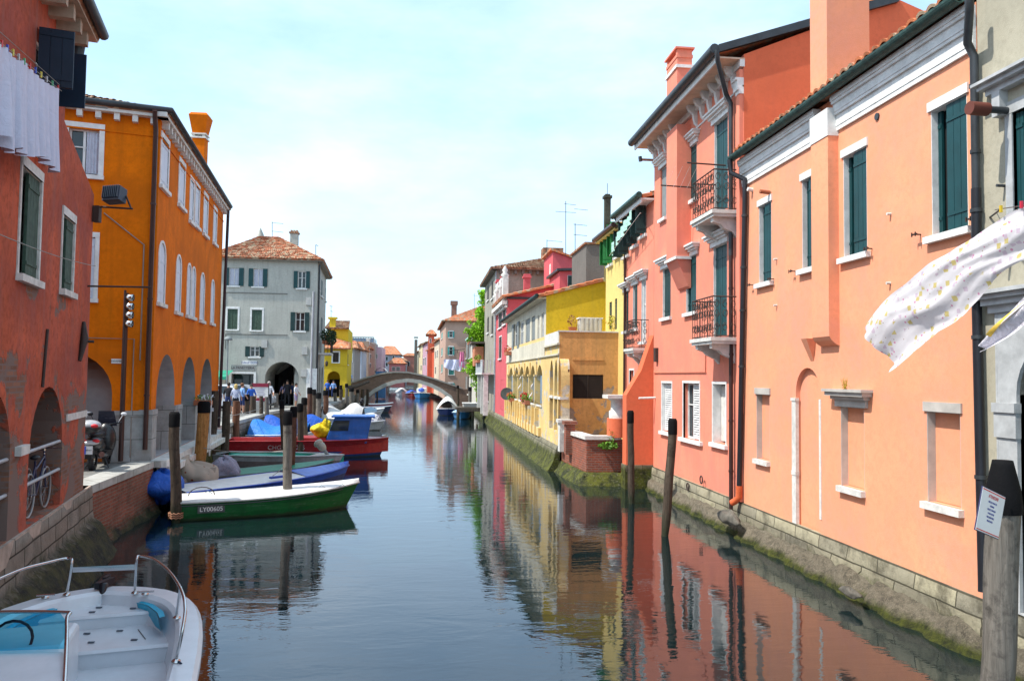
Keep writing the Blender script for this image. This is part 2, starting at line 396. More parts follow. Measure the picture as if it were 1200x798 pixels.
    if curtain:
        cw=w/2-.06 if style!='half' else w/2-.06
        for i in ((0,1) if style!='half' else (1,)):
            a0=s0+.05+i*(w/2); q=MB()
            q.grid(lambda u,v:F.p(a0+cw*u,z0+.06+(z1-z0-.12)*v,-depth+.09+.012*math.sin(u*25)),24,2); q.build('curtain',curtain,wo)
    if sill:
        q=MB(); q.fb(F,s0-big,s1+big,z0-.10,z0,-.02,.09); q.build('sill',sillm or tm,wo)
    if hood:
        q=MB()
        if hood=='cornice':
            q.fb(F,s0-.12,s1+.12,z1,z1+.13,-.02,.05); q.fb(F,s0-.17,s1+.17,z1+.13,z1+.19,-.02,.11); q.fb(F,s0-.24,s1+.24,z1+.19,z1+.26,-.02,.18); q.fb(F,s0-.28,s1+.28,z1+.26,z1+.31,-.02,.22)
        else: q.fb(F,s0-.05,s1+.05,z1,z1+.14,-.03,.03)
        q.build('lintel',tm,wo)
    return wo
def roof(b,P00,P10,P01,P11,mat=terra,pitch=.22,row=.36,amp=.05,name='roof',seg=6):
    P00,P10,P01,P11=[Vector(q) for q in (P00,P10,P01,P11)]
    n=((P10-P00).cross(P01-P00)).normalized(); n=n if n.z>0 else -n
    Lu=max((P10-P00).length,(P11-P01).length); Lv=(P01-P00).length
    nu=max(2,int(Lu/pitch)); nv=max(1,int(Lv/row)); mb=MB(); U=nu*seg
    rnd=random.Random(3)
    jit=[[rnd.uniform(-.012,.012) for _ in range(nu+1)] for _ in range(nv)]
    for j in range(nv):
        vs=[]
        for e,hh in ((0,.035),(1,.0)):
            v=(j+e*1.12)/nv; v=min(v,1)
            for i in range(U+1):
                u=i/U; q=P00.lerp(P10,u).lerp(P01.lerp(P11,u),v)
                a=abs(math.sin(pi*i/seg)); vs.append(q+n*(amp*(a**.8)+hh+jit[j][i//seg]))
        mb.add(vs,[(i,i+1,U+2+i,U+1+i) for i in range(U)],0,True)
        if j==0:
            v3=[q-n*.05 for q in vs[:U+1]]; mb.add(vs[:U+1]+v3,[(i,i+1,U+2+i,U+1+i) for i in range(U)],0)
    # base slab
    e=n*.01
    vs=[q+e for q in (P00,P10,P11,P01)]+[q-n*.09 for q in (P00,P10,P11,P01)]
    mb.add(vs,[(3,2,1,0),(4,5,6,7),(0,1,5,4),(1,2,6,5),(2,3,7,6),(3,0,4,7)],0)
    return mb.build(name,mat,b,rec=False)
def text(txt,size,M,mat,parent,name='lettering',ext=.002,align='CENTER',sx=1):
    cu=bpy.data.curves.new('t','FONT'); cu.body=txt; cu.size=size; cu.extrude=ext; cu.align_x=align; cu.align_y='CENTER'
    t=bpy.data.objects.new('t',cu); COL.objects.link(t)
    me=bpy.data.meshes.new_from_object(t.evaluated_get(bpy.context.evaluated_depsgraph_get())); bpy.data.objects.remove(t)
    inv=W[parent.name].inverted() if parent.name in W else Matrix.Identity(4)
    me.transform(inv@M@Matrix.Diagonal((sx,1,1,1))); me.materials.clear(); me.materials.append(mat)
    o=bpy.data.objects.new(name,me); COL.objects.link(o); o.parent=parent; W[o.name]=W[parent.name]; return o
def frameM(org,right,up):
    r=Vector(right).normalized(); u=Vector(up).normalized(); n=r.cross(u)
    m=Matrix((r,u,n)).transposed().to_4x4(); return Matrix.Translation(org)@m
def building(name,label,corners,z0,z1,mat,cat='building',edges={},mats=None,top=True,group=None,tops=None):
    """Empty + one Fr per edge (corners CCW). finish with close_building"""
    cx=sum(c[0] for c in corners)/len(corners); cy=sum(c[1] for c in corners)/len(corners)
    b=thing(name,label,cat,(cx,cy,z0),0,group); n=len(corners)
    return b,[Fr(corners[i],corners[(i+1)%n]) for i in range(n)]
def close_building(b,Fs,z0,z1,mats,peaks={},edge_mi={},top=True,tops=None):
    """tops: height at each corner; peaks: extra (s,z) outline points per edge"""
    mb=MB(); n=len(Fs); tops=tops or [z1]*n
    for i,F in enumerate(Fs):
        out=[(0,z0),(F.L,z0),(F.L,tops[(i+1)%n])]+list(peaks.get(i,[]))+[(0,tops[i])]
        mi=edge_mi.get(i,0); wall_panel(mb,F,out,F.holes,mi,None if len(mats)<2 or i not in edge_mi or True else 1)
    if top: mb.add([F.p(0,tops[i],0) for i,F in enumerate(Fs)],[tuple(range(n))])
    return mb.build('wall',mats,b,rec=False)
def pipe(b,pts,r,mat,brackets=(),name='drainpipe',bm=None):
    o=MB().tube(pts,r,12).build(name,mat,b)
    if brackets:
        q=MB()
        for z in brackets:
            for a,c in zip(pts[:-1],pts[1:]):
                a=Vector(a);c=Vector(c)
                if min(a.z,c.z)<=z<=max(a.z,c.z) and abs(a.z-c.z)>.2:
                    t=(z-a.z)/(c.z-a.z); m=a.lerp(c,t); q.tube([m-Vector((0,0,.025)),m+Vector((0,0,.025))],r*1.22,12); break
        if q.v: q.build('pipe_clamp',bm or mat,o)
    return o
def leaves(mb,c,rx,ry,rz,n,size,mi=0,rnd=random,hollow=.3):
    c=Vector(c)
    for _ in range(n):
        while True:
            q=Vector((rnd.uniform(-1,1),rnd.uniform(-1,1),rnd.uniform(-1,1)))
            if hollow<q.length<1: break
        p=c+Vector((q.x*rx,q.y*ry,q.z*rz)); a=Vector((rnd.gauss(0,1),rnd.gauss(0,1),rnd.gauss(0,1))).normalized()
        b=a.cross(Vector((rnd.gauss(0,1),rnd.gauss(0,1),rnd.gauss(0,1)))).normalized(); s=size*rnd.uniform(.6,1.3)
        mb.add([p-a*s,p+b*s*.5,p+a*s,p-b*s*.5],[(0,1,2,3)],mi)
# ================================================================== SETTING
def loft(name,path,prof,mat,label=None,cat=None,step=.35,amp=.05,close_top=None,kind=None,parent=None):
    """profile (offset to the right of travel, z) swept along a polyline, roughened"""
    pts=[Vector((a,b,0)) for a,b in path]; st=[]
    for i in range(len(pts)-1):
        n=max(1,int((pts[i+1]-pts[i]).length/step))
        for j in range(n+(i==len(pts)-2)): st.append(pts[i].lerp(pts[i+1],j/n))
    mb=MB(); vs=[]; fp=[]
    for i in range(len(prof)-1):
        a,b=Vector((*prof[i],0)),Vector((*prof[i+1],0)); n=max(1,int((b-a).length/.12))
        for j in range(n+(i==len(prof)-2)): fp.append(a.lerp(b,j/n))
    for i,p in enumerate(st):
        t=(st[min(i+1,len(st)-1)]-st[max(i-1,0)]).normalized(); nn=Vector((t.y,-t.x,0))
        for q in fp:
            w=p+nn*q.x+Vector((0,0,q.y)); r=mnoise.fractal(w*2.2,1,2,4)*amp*(1.6 if q.y<.4 else .5)
            vs.append(w+nn*r+Vector((0,0,r*.4*(q.y<.6))))
    m=len(fp); e=[vs[-m+j] for j in range(m)]+[st[-1]+Vector((0,0,-1.9))]; mb.add(e,[tuple(range(m+1))]); mb.add(vs,[(i*m+j,i*m+j+1,(i+1)*m+j+1,(i+1)*m+j) for i in range(len(st)-1) for j in range(m-1)],0,True)
    o=mb.build(name,mat,parent)
    if kind: o['kind']=kind
    if label: tag(o,label,cat)
    return o
# water
s=NT('canal_water'); p=s.pos()
h=s.math('ADD',s.math('MULTIPLY',s.noise(1,4,.55,s.map(p,(.8,2.0,1)),.6),1.0),s.math('MULTIPLY',s.noise(1,3,.5,s.map(p,(5,9,1)),.3),.16))
nb=s.bump(h,.13,.05)
gl=s.n('ShaderNodeBsdfGlossy',{'Color':(.93,.95,1,1),'Roughness':.012,'Normal':nb})
tr=s.n('ShaderNodeBsdfTransparent',{'Color':(.20,.27,.22,1)})
fr=s.n('ShaderNodeFresnel',{'IOR':1.75,'Normal':nb})
df=s.n('ShaderNodeBsdfDiffuse',{'Color':(.010,.026,.028,1)})
m1=s.n('ShaderNodeMixShader',{0:.5,1:tr.outputs[0],2:df.outputs[0]})
m2=s.n('ShaderNodeMixShader',{0:fr.outputs[0],1:m1.outputs[0],2:gl.outputs[0]}); s.t.links.new(m2.outputs[0],s.o.inputs[0])
water=s.m
struct(MB().add([(-60,-20,0),(60,-20,0),(60,420,0),(-60,420,0)],[(0,1,2,3)]).build('water',water))
bedm=basic('canal_mud',(.03,.04,.022),.95,var=.4,scale=1)
struct(MB().add([(-900,-30,-1.9),(900,-30,-1.9),(900,1500,-1.9),(-900,1500,-1.9)],[(0,1,2,3)]).build('ground',bedm))
paving=blocks('quay_paving',(.26,.26,.25),.9,.45,(.1,.1,.09),flatmap=True,grime=.25,bump=.15)
earth=basic('street_asphalt',(.12,.12,.12),.9,var=.2)
LQ=[(-3.4,1.2),(-5.5,11),(-6.72,16.72),(-7.0,21.2),(-8.28,32.8),(-8.9,34),(-9.3,50),(-7.4,56),(-7.3,67),(-8.2,97),(-8.6,125),(-12,180),(-16,260)]
poly=LQ+[(-300,260),(-300,1.2)]
struct(MB().prism(poly,-1.9,1.3).build('quay_pavement',paving))
RQ=[(7.4,1.2),(7.4,25.0),(7.4,29.6),(5.3,29.75),(5.1,57),(5.1,92),(4.5,125),(.5,200),(-2,260)]
struct(MB().prism([(300,1.2),(300,260)]+RQ[::-1],-1.9,.66).build('bank_pavement',paving))
struct(MB().prism([(-300,260),(300,260),(300,1200),(-300,1200)],-1.9,.9).build('street',earth))
# light stone kerb of the left quay
ist_b=blocks('istrian_kerb',(.55,.55,.52),1.1,.5,(.2,.2,.18),grime=.35,bump=.25)
mb=MB()
def strip(mb,path,w,z0,z1,inset=0,mi=0):
    P=[Vector((a,b,0)) for a,b in path]; rows=[]
    for i,q in enumerate(P):
        t=(P[min(i+1,len(P)-1)]-P[max(i-1,0)]).normalized(); n=Vector((t.y,-t.x,0)); rows.append((q+n*inset,q+n*(inset-w)))
    for (a,b),(c,d) in zip(rows[:-1],rows[1:]):
        Z=Vector((0,0,1)); vs=[v+Z*z for z in(z0,z1) for v in (a,b,d,c)]
        mb.add(vs,[(0,1,2,3),(4,5,6,7),(0,1,5,4),(1,2,6,5),(2,3,7,6),(3,0,4,7)],mi)
strip(mb,LQ[2:4],.55,1.14,1.304,.06)
strip(mb,LQ[4:9],.6,1.14,1.304,.06)
strip(mb,LQ[3:5],.5,1.14,1.302,.2)
struct(mb.build('kerb',ist_b))
# quay walls
wallR=blocks('canal_wall_stone',(.46,.42,.29),.95,.24,(.10,.09,.06),algae=.30,col2=(.27,.25,.19),grime=.85,bump=.8)
wallM=blocks('mossy_wall_stone',(.3,.28,.2),.5,.2,(.08,.08,.05),algae=.75,grime=.6)
wallL=blocks('dark_wall_stone',(.30,.26,.22),.7,.27,(.05,.04,.03),algae=.75,col2=(.25,.2,.16),grime=.6,alg=((.012,.011,.007),(.05,.045,.014),(.09,.07,.05)))
brickL=blocks('quay_brick',(.33,.1,.06),.26,.075,(.22,.18,.14),algae=.25,grime=.5,msize=.01,alg=((.012,.011,.007),(.05,.045,.014),(.09,.07,.05)))
loft('quay_wall',[(7.4,25.2),(7.4,1.5)],[(-.05,.74),(.03,.73),(.045,.5),(.06,.34),(.07,.1)],wallR,'cream stone block base under the salmon walls, green with algae at the water','wall')
loft('canal_ledge',[(7.4,25.2),(7.4,1.5)],[(.0,.36),(.08,.34),(.17,.27),(.27,.1),(.38,-.08),(.8,-.30),(.95,-1.9)],rubble('rubble_footing',(.21,.18,.13)),'rough grey brown rubble ledge running along the foot of the cream stone base','ledge',amp=.09,step=.15)
loft('quay_wall',[(5.1,62),(5.1,29.7)],[(-.05,.98),(.05,.97),(.12,.7),(.2,.4),(.38,.1),(.6,-.15),(.7,-1.9)],wallM,'mossy green stone foot wall under the yellow arcaded house','wall')
loft('quay_wall',[(4.5,125),(5.1,92),(5.1,62.1)],[(-.05,.68),(.05,.67),(.1,.3),(.25,-.15),(.3,-1.9)],wallM,'low mossy canal wall between the landing stage and the bridge','wall',step=.8)
loft('quay_wall',[(-3.4,1.2),(-5.5,11),(-6.70,16.72)],[(-.06,1.28),(.04,1.27),(.06,.95),(.08,.66),(.2,.58),(.36,.36),(.5,.1),(.66,-.15),(.75,-1.9)],wallL,'dark mossy stone footing under the red plastered house','wall')
loft('quay_wall',[(-6.72,16.74),(-7.0,21.2)],[(-.05,1.13),(.03,1.13),(.04,.5),(.08,.2),(.3,-.1),(.4,-1.9)],brickL,'red brick quay wall below the parked scooter','wall')
loft('quay_wall',[(-7.0,21.22),(-8.28,32.8)],[(.0,1.13),(.12,1.13),(.14,.6),(.2,.2),(.4,-.1),(.5,-1.9)],wallM,'dark damp stone quay wall below the orange arcade','wall')
loft('quay_wall',[(-8.9,34),(-9.3,50),(-7.4,56),(-7.3,67),(-8.2,97)],[(-.1,1.13),(.04,1.13),(.08,.6),(.14,.1),(.3,-1.9)],wallL,'grey stone quay wall behind the row of moored boats','wall',step=.7)
# ================================================================== RIGHT BANK
salmon=stucco('salmon_plaster',(.84,.35,.195),var=.07,streak=.34,alt=(.72,.31,.215),base_dirt=.75,dirt=.5,dcol=(.38,.2,.13),fade=(.70,.33,.22),bump=.22)
salmonB=stucco('pink_salmon_plaster',(.80,.27,.175),var=.07,streak=.3,alt=(.66,.215,.165),base_dirt=.8,dirt=.5,dcol=(.35,.16,.1),fade=(.6,.2,.12),bump=.15)
salmonShade=stucco('shaded_salmon_plaster',(.68,.16,.075),var=.08,streak=.3,fade=(.5,.13,.08),bump=.15)  # salmon deepened: shade of the camera-facing sides is put into the colour
beige=stucco('beige_plaster',(.42,.39,.30),var=.12,streak=.25,fade=(.25,.24,.2),bump=.25)
# --- near salmon house
YN,YF=9.72,17.6
b,Fs=building('salmon_house','salmon house with green shutters, white cornice and lower blind niches, nearest on the right',[(7.4,YN),(15,YN),(15,YF),(7.4,YF)],.7,8.8,salmon)
F=Fs[3]
for r,st in (((889.5,904,239,331),'ajar'),((940,957,208,314),'ajar'),((988.5,1016,178,299),'ajar'),((1091.5,1134,120,272),'ajar')):
    window(b,F,F.rect(*r),st,gshut,depth=.17,reveal=True,hood='flat',frame=white,sill=True,big=.1)
nr=basic('niche_reveal_stone',(.45,.42,.38),.8)
for r in ((886.5,902,462,539),(985.5,1013,477,572),(1086.5,1126,483,592)):
    R_=F.rect(*r); window(b,F,R_,'blind',salmon,depth=.14,reveal=True,frame=nr,sill=True,big=.03 if r[0]!=1086.5 else .06,hood='flat' if r[0]!=985.5 else 'cornice',cname='blind_window',sillm=istria)
# blocked arched door, jamb stones
R_=F.rect(933,961,431,600); R_=(R_[0],R_[1],.72,R_[3])
F.holes.append((rpoly(R_,1,14),.09,True))
q=MB(); q.fb(F,R_[0]-.15,R_[0]+.02,.74,R_[3]-.62,-.05,.02); q.fb(F,R_[0]-.17,R_[0]+.03,R_[3]-.66,R_[3]-.6,-.05,.035); q.fb(F,R_[0]-.16,R_[0]+.03,1.7,1.78,-.05,.03)
q.fb(F,R_[1]-.02,R_[1]+.05,1.0,R_[3]-.6,-.05,.012); q.build('door_jamb',istria,b)
# small cones / ties on the wall
q=MB()
for x,y in ((1044,251),(1043.5,332),(910.5,304),(910.5,358)):
    a,z=F.px(x,y); q.tube([F.p(a,z,-.01),F.p(a,z,.07)],.022,8); 
q.build('wall_tie',istria,b)
a,z=F.px(1028.5,137); MB().tube([F.p(a,z,-.01),F.p(a,z,.025)],.06,16).build('vent_cover',zinc,b)
q=MB()
for x,y in ((932,318),(907,327),(883,334),(1022,291.5),(1079,275),(1144,257),(966,303)):
    a,z=F.px(x,y); q.tube([F.p(a,z,0),F.p(a,z,.1)],.012,6); q.fb(F,a-.055,a+.055,z-.012,z+.012,.09,.11); q.fb(F,a-.05,a-.035,z-.035,z+.03,.11,.125); q.fb(F,a+.035,a+.05,z-.035,z+.03,.11,.125)
q.build('shutter_catch',iron,b)
for x,y,l in ((903,226,.24),(882,223,.12)):
    a,z=F.px(x,y); MB().tube([F.p(a,z,-.01),F.p(a,z+.02,l)],.045,10).build('stub_pipe',terra if l>.2 else white,b)
# chimney breast
sL,_=F.px(951,300,.2); sR,_=F.px(971,300,.2); zb=F.px(968,404,.2)[1]; ze=8.55
q=MB(); q.fb(F,sL,sR,zb+.25,ze,0.001,.2)
pts=[(0,.001),(0,.2),(.1,.195),(.17,.15),(.23,.08),(.27,.001)]
vs=[F.p(a,zb+.25-dz,o) for a in(sL,sR) for dz,o in pts]; n=len(pts)
q.add(vs,[tuple(range(n)),tuple(range(n,2*n))[::-1]]+[(i,i+1,n+i+1,n+i) for i in range(n-1)])
q.build('chimney_breast',salmon,b)
q=MB(); q.fb(F,sL-.015,sR+.015,8.05,8.56,.001,.215); q.build('chimney_band',white,b)
a,_=F.px(953,410); z=zb+.1; q=MB(); q.add([F.p(a-.22,z+.05,0),F.p(a+.12,z+.05,0),F.p(a+.12,z+.05,.2),F.p(a-.1,z+.05,.2),F.p(a-.1,z-.38,.001),F.p(a+.02,z-.38,.001)],[(0,1,2,3),(0,3,4),(3,2,5,4),(2,1,5)]); q.build('corbel',salmon,b)
# cornice
q=MB()
segs=((0,sL),(sR,F.L))
for a0,a1 in segs:
    for z0,z1,o in ((8.14,8.22,.04),(8.22,8.42,.05),(8.42,8.47,.09),(8.47,8.62,.10),(8.62,8.67,.14),(8.67,8.76,.16)): q.fb(F,a0+.002,a1-.002,z0,z1,-.02,o)
q.build('cornice',white,b)
# gutter: half pipe
q=MB(); n=10
vs=[]
for a in (-.05,F.L+.05):
    for i in range(n+1):
        w=pi+pi*i/n; vs.append(F.p(a,8.86+.11*math.sin(w),.27+.11*math.cos(w)))
    for i in range(n+1):
        w=2*pi-pi*i/n; vs.append(F.p(a,8.86+.095*math.sin(w),.27+.095*math.cos(w)))
m=2*(n+1); q.add(vs,[(i,(i+1)%m,m+(i+1)%m,m+i) for i in range(m)]+[tuple(range(m)),tuple(range(m,2*m))[::-1]],0,False)
q.build('gutter',patina,b)
rf=roof(b,F.p(F.L,8.94,.24),F.p(0,8.94,.24),F.p(F.L,9.9,-3.8),F.p(0,9.9,-3.8),terra2,pitch=.235,amp=.065)
roof(b,(15.3,YF,8.8),(15.3,YN,8.8),(11.2,YF,9.9),(11.2,YN,9.9),terra2,pitch=.235,amp=.065)
q=MB(); q.fb(F,sL,sR,8.9,13,-.62,.205)
q.build('chimney',salmon,rf)
close_building(b,Fs,.72,8.8,[salmon],peaks={0:[(3.8,9.86)],2:[(3.8,9.86)]},top=False)
# downpipes
g=F.p; sP,_=F.px(1145,300,.09)
P=[g(F.px(1136,5,.36)[0],8.78,.36),g(F.px(1136,5,.36)[0],8.5,.36),g(sP-.03,8.2,.16),g(sP,8.0,.09),g(sP,6.2,.09)]
pipe(b,P,.055,zinc,(7.6,6.7)); 
pipe(b,[g(sP,6.2,.09),g(sP-.02,4.6,.09),g(sP+.02,.98,.09),g(sP+.03,.86,.1)],.062,blackpipe,(5.9,4.2,2.35),bm=zinc)
sP=F.px(866,400,.09)[0]
pipe(b,[g(.05,8.76,.36),g(.08,8.45,.34),g(.3,8.25,.1),g(.31,7.9,.09),g(sP+.0,1.1,.09)],.06,blackpipe,(7.4,6.2,5.2,3.9),bm=zinc)
pipe(b,[g(sP,1.12,.09),g(sP,.86,.09),g(sP-.08,.76,.15),g(sP-.16,.7,.2)],.078,basic('orange_pvc',(.6,.12,.04),.4),name='pipe_elbow')
# little golden weed above hood
b2=thing('wall_weed','dry golden weed sprouting on the small stone hood of the middle niche','weed',F.p(F.px(1000,455)[0],F.px(1000,455)[1]-.02,.15))
q=MB()
for i in range(14):
    w=random.uniform(-.5,.5); q.tube([F.p(F.px(1000,455)[0],F.px(1000,455)[1]-.05,.15),F.p(F.px(1000,455)[0]+w*.2,F.px(1000,455)[1]+.12+random.random()*.08,.15+random.uniform(-.06,.06))],[.006,.003],4)
leaves(q,F.p(F.px(1000,455)[0],F.px(1000,455)[1]+.05,.15),.07,.07,.09,30,.018); q.build('weed_stems',basic('dry_weed',(.4,.27,.03),.8),b2)
# --- beige house at the frame edge
b,Fs=building('beige_house','beige plastered house with a marble portal and one green shutter, cut by the right edge',[(7.4,3.2),(14,3.2),(14,9.7),(7.4,9.7)],.7,11.5,beige); F=Fs[3]
sA=F.px(1172,500)[0]
A_=(sA+.35,sA+1.75,.76,4.15); F.holes.append((rpoly(A_,1,14),.6,True))
q=MB(); po=rpoly(A_,1,14); ou=[(sA,.76),(sA+.35,.76)]
out=[(sA+.02,.74),(sA+2.1,.74),(sA+2.1,4.5),(sA+.02,4.5)]
wall_panel(q,Fr(F.p(0,0,.05).xy,F.p(F.L,0,.05).xy),out,[(po,.3,False)])
q.fb(F,sA+.02,sA+2.1,4.47,4.5,-.01,.049); q.fb(F,sA+.0,sA+.03,.74,4.5,-.01,.053)
q.fb(F,sA-.03,sA+.37,3.22,3.34,0,.10); q.fb(F,sA-.02,sA+.36,2.9,3.22,0,.075)
q.build('portal',marble,b)
q=MB(); 
for z0,z1,o in ((4.5,4.6,.08),(4.6,4.68,.14),(4.68,4.74,.2),(4.74,4.79,.26)): q.fb(F,sA-.02-(o*.9),sA+2.2+o,z0,z1,-.02,o)
q.build('cornice',marble,b)
MB().fb(F,A_[0],A_[1],.76,4.1,-.5,-.45).build('door',gshut2,b)
wr=F.rect(1188,1240,130,262); window(b,F,(wr[0]+.0,wr[0]+1.1,wr[2],wr[3]+.1),'ajar',gshut,depth=.1,trim=.12,hood=None,frame=marble)
q=MB(); w0=wr[0]-.25
for z0,z1,o in ((wr[3]+.42,wr[3]+.5,.12),(wr[3]+.5,wr[3]+.56,.2),(wr[3]+.56,wr[3]+.6,.26)): q.fb(F,w0-o*.7,w0+1.7+o,z0,z1,-.02,o)
q.fb(F,w0+.03,w0+.17,wr[3]+.1,wr[3]+.42,-.02,.12); q.fb(F,w0+1.45,w0+1.6,wr[3]+.1,wr[3]+.42,-.02,.12)
q.build('window_hood',marble,b)
s_,z_=F.px(1182,130); o=MB().tube([F.p(s_,z_,0),F.p(s_,z_,.42)],.045,12).build('stub_pipe',zinc,b)
MB().tube([F.p(s_,z_,.3),F.p(s_+.02,z_,.56)],.085,16).build('pipe_cap',basic('rust_terracotta',(.13,.035,.022),.7),o)
q=MB()
for x,y in ((1178,218),(1184,311)):
    a,z=F.px(x,y); q.tube([F.p(a,z,0),F.p(a,z,.12)],.02,8)
q.build('wall_hook',zinc,b)
wr2=(F.L-4.5,F.L-3.5,4.9,6.7); window(b,F,wr2,'shut',gshut)
close_building(b,Fs,.72,11.5,[beige])
roof(b,(7.1,9.7,11.45),(7.1,3.2,11.45),(10.7,9.7,12.7),(10.7,3.2,12.7),terra2); roof(b,(14.3,3.2,11.45),(14.3,9.7,11.45),(10.7,3.2,12.7),(10.7,9.7,12.7),terra2)
# --- tall pink house
def railing(F,s0,s1,z0,z1,o,parent,m=iron):
    mb=MB(); L=[((s0,.0),(s0,o)),((s0,o),(s1,o)),((s1,o),(s1,.0))]
    for (a0,o0),(a1,o1) in L:
        P=lambda t,z:F.p(a0+(a1-a0)*t,z,o0+(o1-o0)*t); ln=math.hypot(a1-a0,o1-o0)
        mb.tube([P(0,z1),P(1,z1)],.018,6); mb.tube([P(0,z0+.04),P(1,z0+.04)],.012,6)
        n=max(2,int(ln/.17))
        for i in range(n):
            t0=i/n; h=z1-z0-.04; mb.tube([P(t0,z0),P(t0,z1)],.009,5)
            for kk,(zz,sg) in enumerate(((z0+.26*h,1),(z0+.62*h,-1),(z0+.86*h,1))):
                rr=min(.07,.4*ln/n); pts=[]
                for j in range(15):
                    w=j/14*2*pi*1.35*sg+i; r_=rr*(1-.5*j/14); pts.append(P(min(1,max(0,t0+.5/n+math.cos(w)*r_/ln)),zz+math.sin(w)*r_*1.5))
                mb.tube(pts,.0085,4)
    return mb.build('railing',m,parent)
def balcony(b,F,s0,s1,z,o,rh,brm=white,m=iron):
    q=MB(); q.fb(F,s0-.05,s1+.05,z-.09,z,0,o+.06); q.fb(F,s0-.02,s1+.02,z-.16,z-.09,0,o+.02)
    bl=q.build('balcony',istria,b)
    for a in (s0+.12,s1-.3):
        c=MB(); c.add([F.p(a+w,zz,oo) for w in(0,.16) for zz,oo in ((z-.16,0),(z-.16,o-.03),(z-.26,o-.04),(z-.32,o-.22),(z-.4,o-.3),(z-.5,.1),(z-.62,0))],[tuple(range(7)),tuple(range(7,14))[::-1]]+[(i,(i+1)%7,7+(i+1)%7,7+i) for i in range(7)]); c.build('bracket',istria,bl)
    railing(F,s0,s1,z,z+rh,o,bl,m); return bl
Y0,Y1=17.62,24.95
b,Fs=building('tall_pink_house','tall salmon pink house with two iron balconies, bracketed eaves and a chimney stack',[(7.42,Y0),(16,Y0),(16,Y1),(7.42,Y1)],.7,11.5,salmonB); F=Fs[3]
TOP=11.35
window(b,F,F.rect(837,853,140,248),'shut',gshut,depth=.16,reveal=True,hood='cornice',sill=False,cname='balcony_door')
window(b,F,F.rect(803,816.5,173,236),'ajar',gshut,depth=.13,reveal=True,hood='cornice')
window(b,F,F.rect(774,781,196,256),'blind',greysh,depth=.06,hood='cornice',big=.05)
window(b,F,F.rect(836,852,287,394),'shut',gshut,depth=.16,reveal=True,hood='cornice',sill=False,cname='balcony_door')
window(b,F,F.rect(804,816,301,366),'ajar',gshut,depth=.13,reveal=True,hood='cornice')
window(b,F,F.rect(776.5,786,314,372),'shut',gshut2,depth=.16,reveal=True,hood='cornice')
window(b,F,F.rect(776,787.5,449,506),'louver',white,depth=.2,trim=.05,reveal=True)
window(b,F,F.rect(801,820,449,515),'louver',white,depth=.2,trim=.05,big=.25)
r=F.rect(836,851,450,520); w=window(b,F,r,'dark',dark,depth=.3,reveal=True,trim=.05); 
MB().fb(F,r[0]+.03,r[0]+.4,r[2]+.05,r[3]-.05,-.25,-.2).build('broken_panel',istria,w)
for x0,x1,y,rh in ((812,836.5,248,.98),(811.5,835,393,.98)):
    a0=F.px(x0,y+10,.62)[0]; a1=F.px(x1,y,.62)[0]; zz=F.px(833,y+3,.5)[1]; balcony(b,F,a0,a1,zz,.62,rh)
# upper chimney breast with corbel + stack
s0=F.px(781,300,.42)[0]; s1=F.px(793,300,.42)[0]; zc=F.px(790,303,.42)[1]
q=MB(); q.fb(F,s0,s1,zc,TOP-.5,.001,.42)
q.add([F.p(a,z,o) for a in(s0,s1) for z,o in ((zc-.05,0),(zc-.05,.42),(zc-.8,.08),(zc-.86,0))],[(0,1,2,3),(7,6,5,4),(0,4,5,1),(1,5,6,2),(2,6,7,3),(0,3,7,4)]); q.build('chimney_breast',salmonB,b)
MB().fb(F,s0-.06,s1+.06,zc-.05,zc+.03,.0,.47).build('chimney_band',white,b)
# corner pilaster
pil=F.px(862,200,.12)[0]
q=MB(); q.fb(F,pil,F.L-.02,.75,TOP-.35,.001,.10); q.build('pilaster',salmonB,b)
q=MB()
for z0,z1,o in ((TOP-.95,TOP-.86,.12),(TOP-.86,TOP-.62,.16),(TOP-.62,TOP-.56,.2)): q.fb(F,pil-o+.1,F.L+.0,z0,z1,0,o)
q.build('capital',white,b)
# eaves
q=MB(); q.fb(F,-.1,F.L+.02,TOP-.13,TOP-.09,-.02,.62); q.build('eaves_soffit',basic('soffit_cream',(.6,.45,.33),.8),b)
q=MB(); q.fb(F,-.1,F.L+.04,TOP-.2,TOP+.04,.62,.66); q.fb(F,-.1,F.L+.02,TOP-.3,TOP-.13,-.02,.1); q.fb(F,0,F.L,TOP-.78,TOP-.74,-.01,.03); q.build('cornice',white,b)
q=MB(); n=13
for i in range(n):
    a=.15+i*(F.L-.7)/(n-1)
    if s0-.15<a<s1+.1: continue
    q.add([F.p(a+w,z,o) for w in(0,.13) for z,o in ((TOP-.13,0),(TOP-.13,.3),(TOP-.2,.28),(TOP-.3,.22),(TOP-.36,.12),(TOP-.5,.1),(TOP-.62,.07),(TOP-.7,0))],[tuple(range(8)),tuple(range(8,16))[::-1]]+[(j,(j+1)%8,8+(j+1)%8,8+j) for j in range(8)])
q.build('eaves_bracket',white,b)
MB().tube([F.p(-.15,TOP+.06,.75),F.p(F.L+.1,TOP+.06,.75)],.12,12).build('gutter',zinc,b)
rf=roof(b,F.p(F.L,TOP+.06,.68),F.p(0,TOP+.06,.68),F.p(F.L,TOP+1.75,-3.9),F.p(0,TOP+1.75,-3.9),terra2); 
roof(b,(16.4,Y1,TOP-.1),(16.4,Y0,TOP-.1),(11.32,Y1,TOP+1.55),(11.32,Y0,TOP+1.55),terra2)
zs=F.px(793,62,.35)[1]
q=MB(); q.fb(F,s0-.02,s1+.0,TOP,zs-.25,-.02,.42); c=q.build('chimney',salmonB,rf)
q=MB(); q.fb(F,s0-.06,s1+.04,zs-.55,zs-.46,-.06,.46); q.build('chimney_band',white,c)
q=MB(); q.fb(F,s0-.04,s1+.02,zs-.25,zs-.16,-.04,.44)
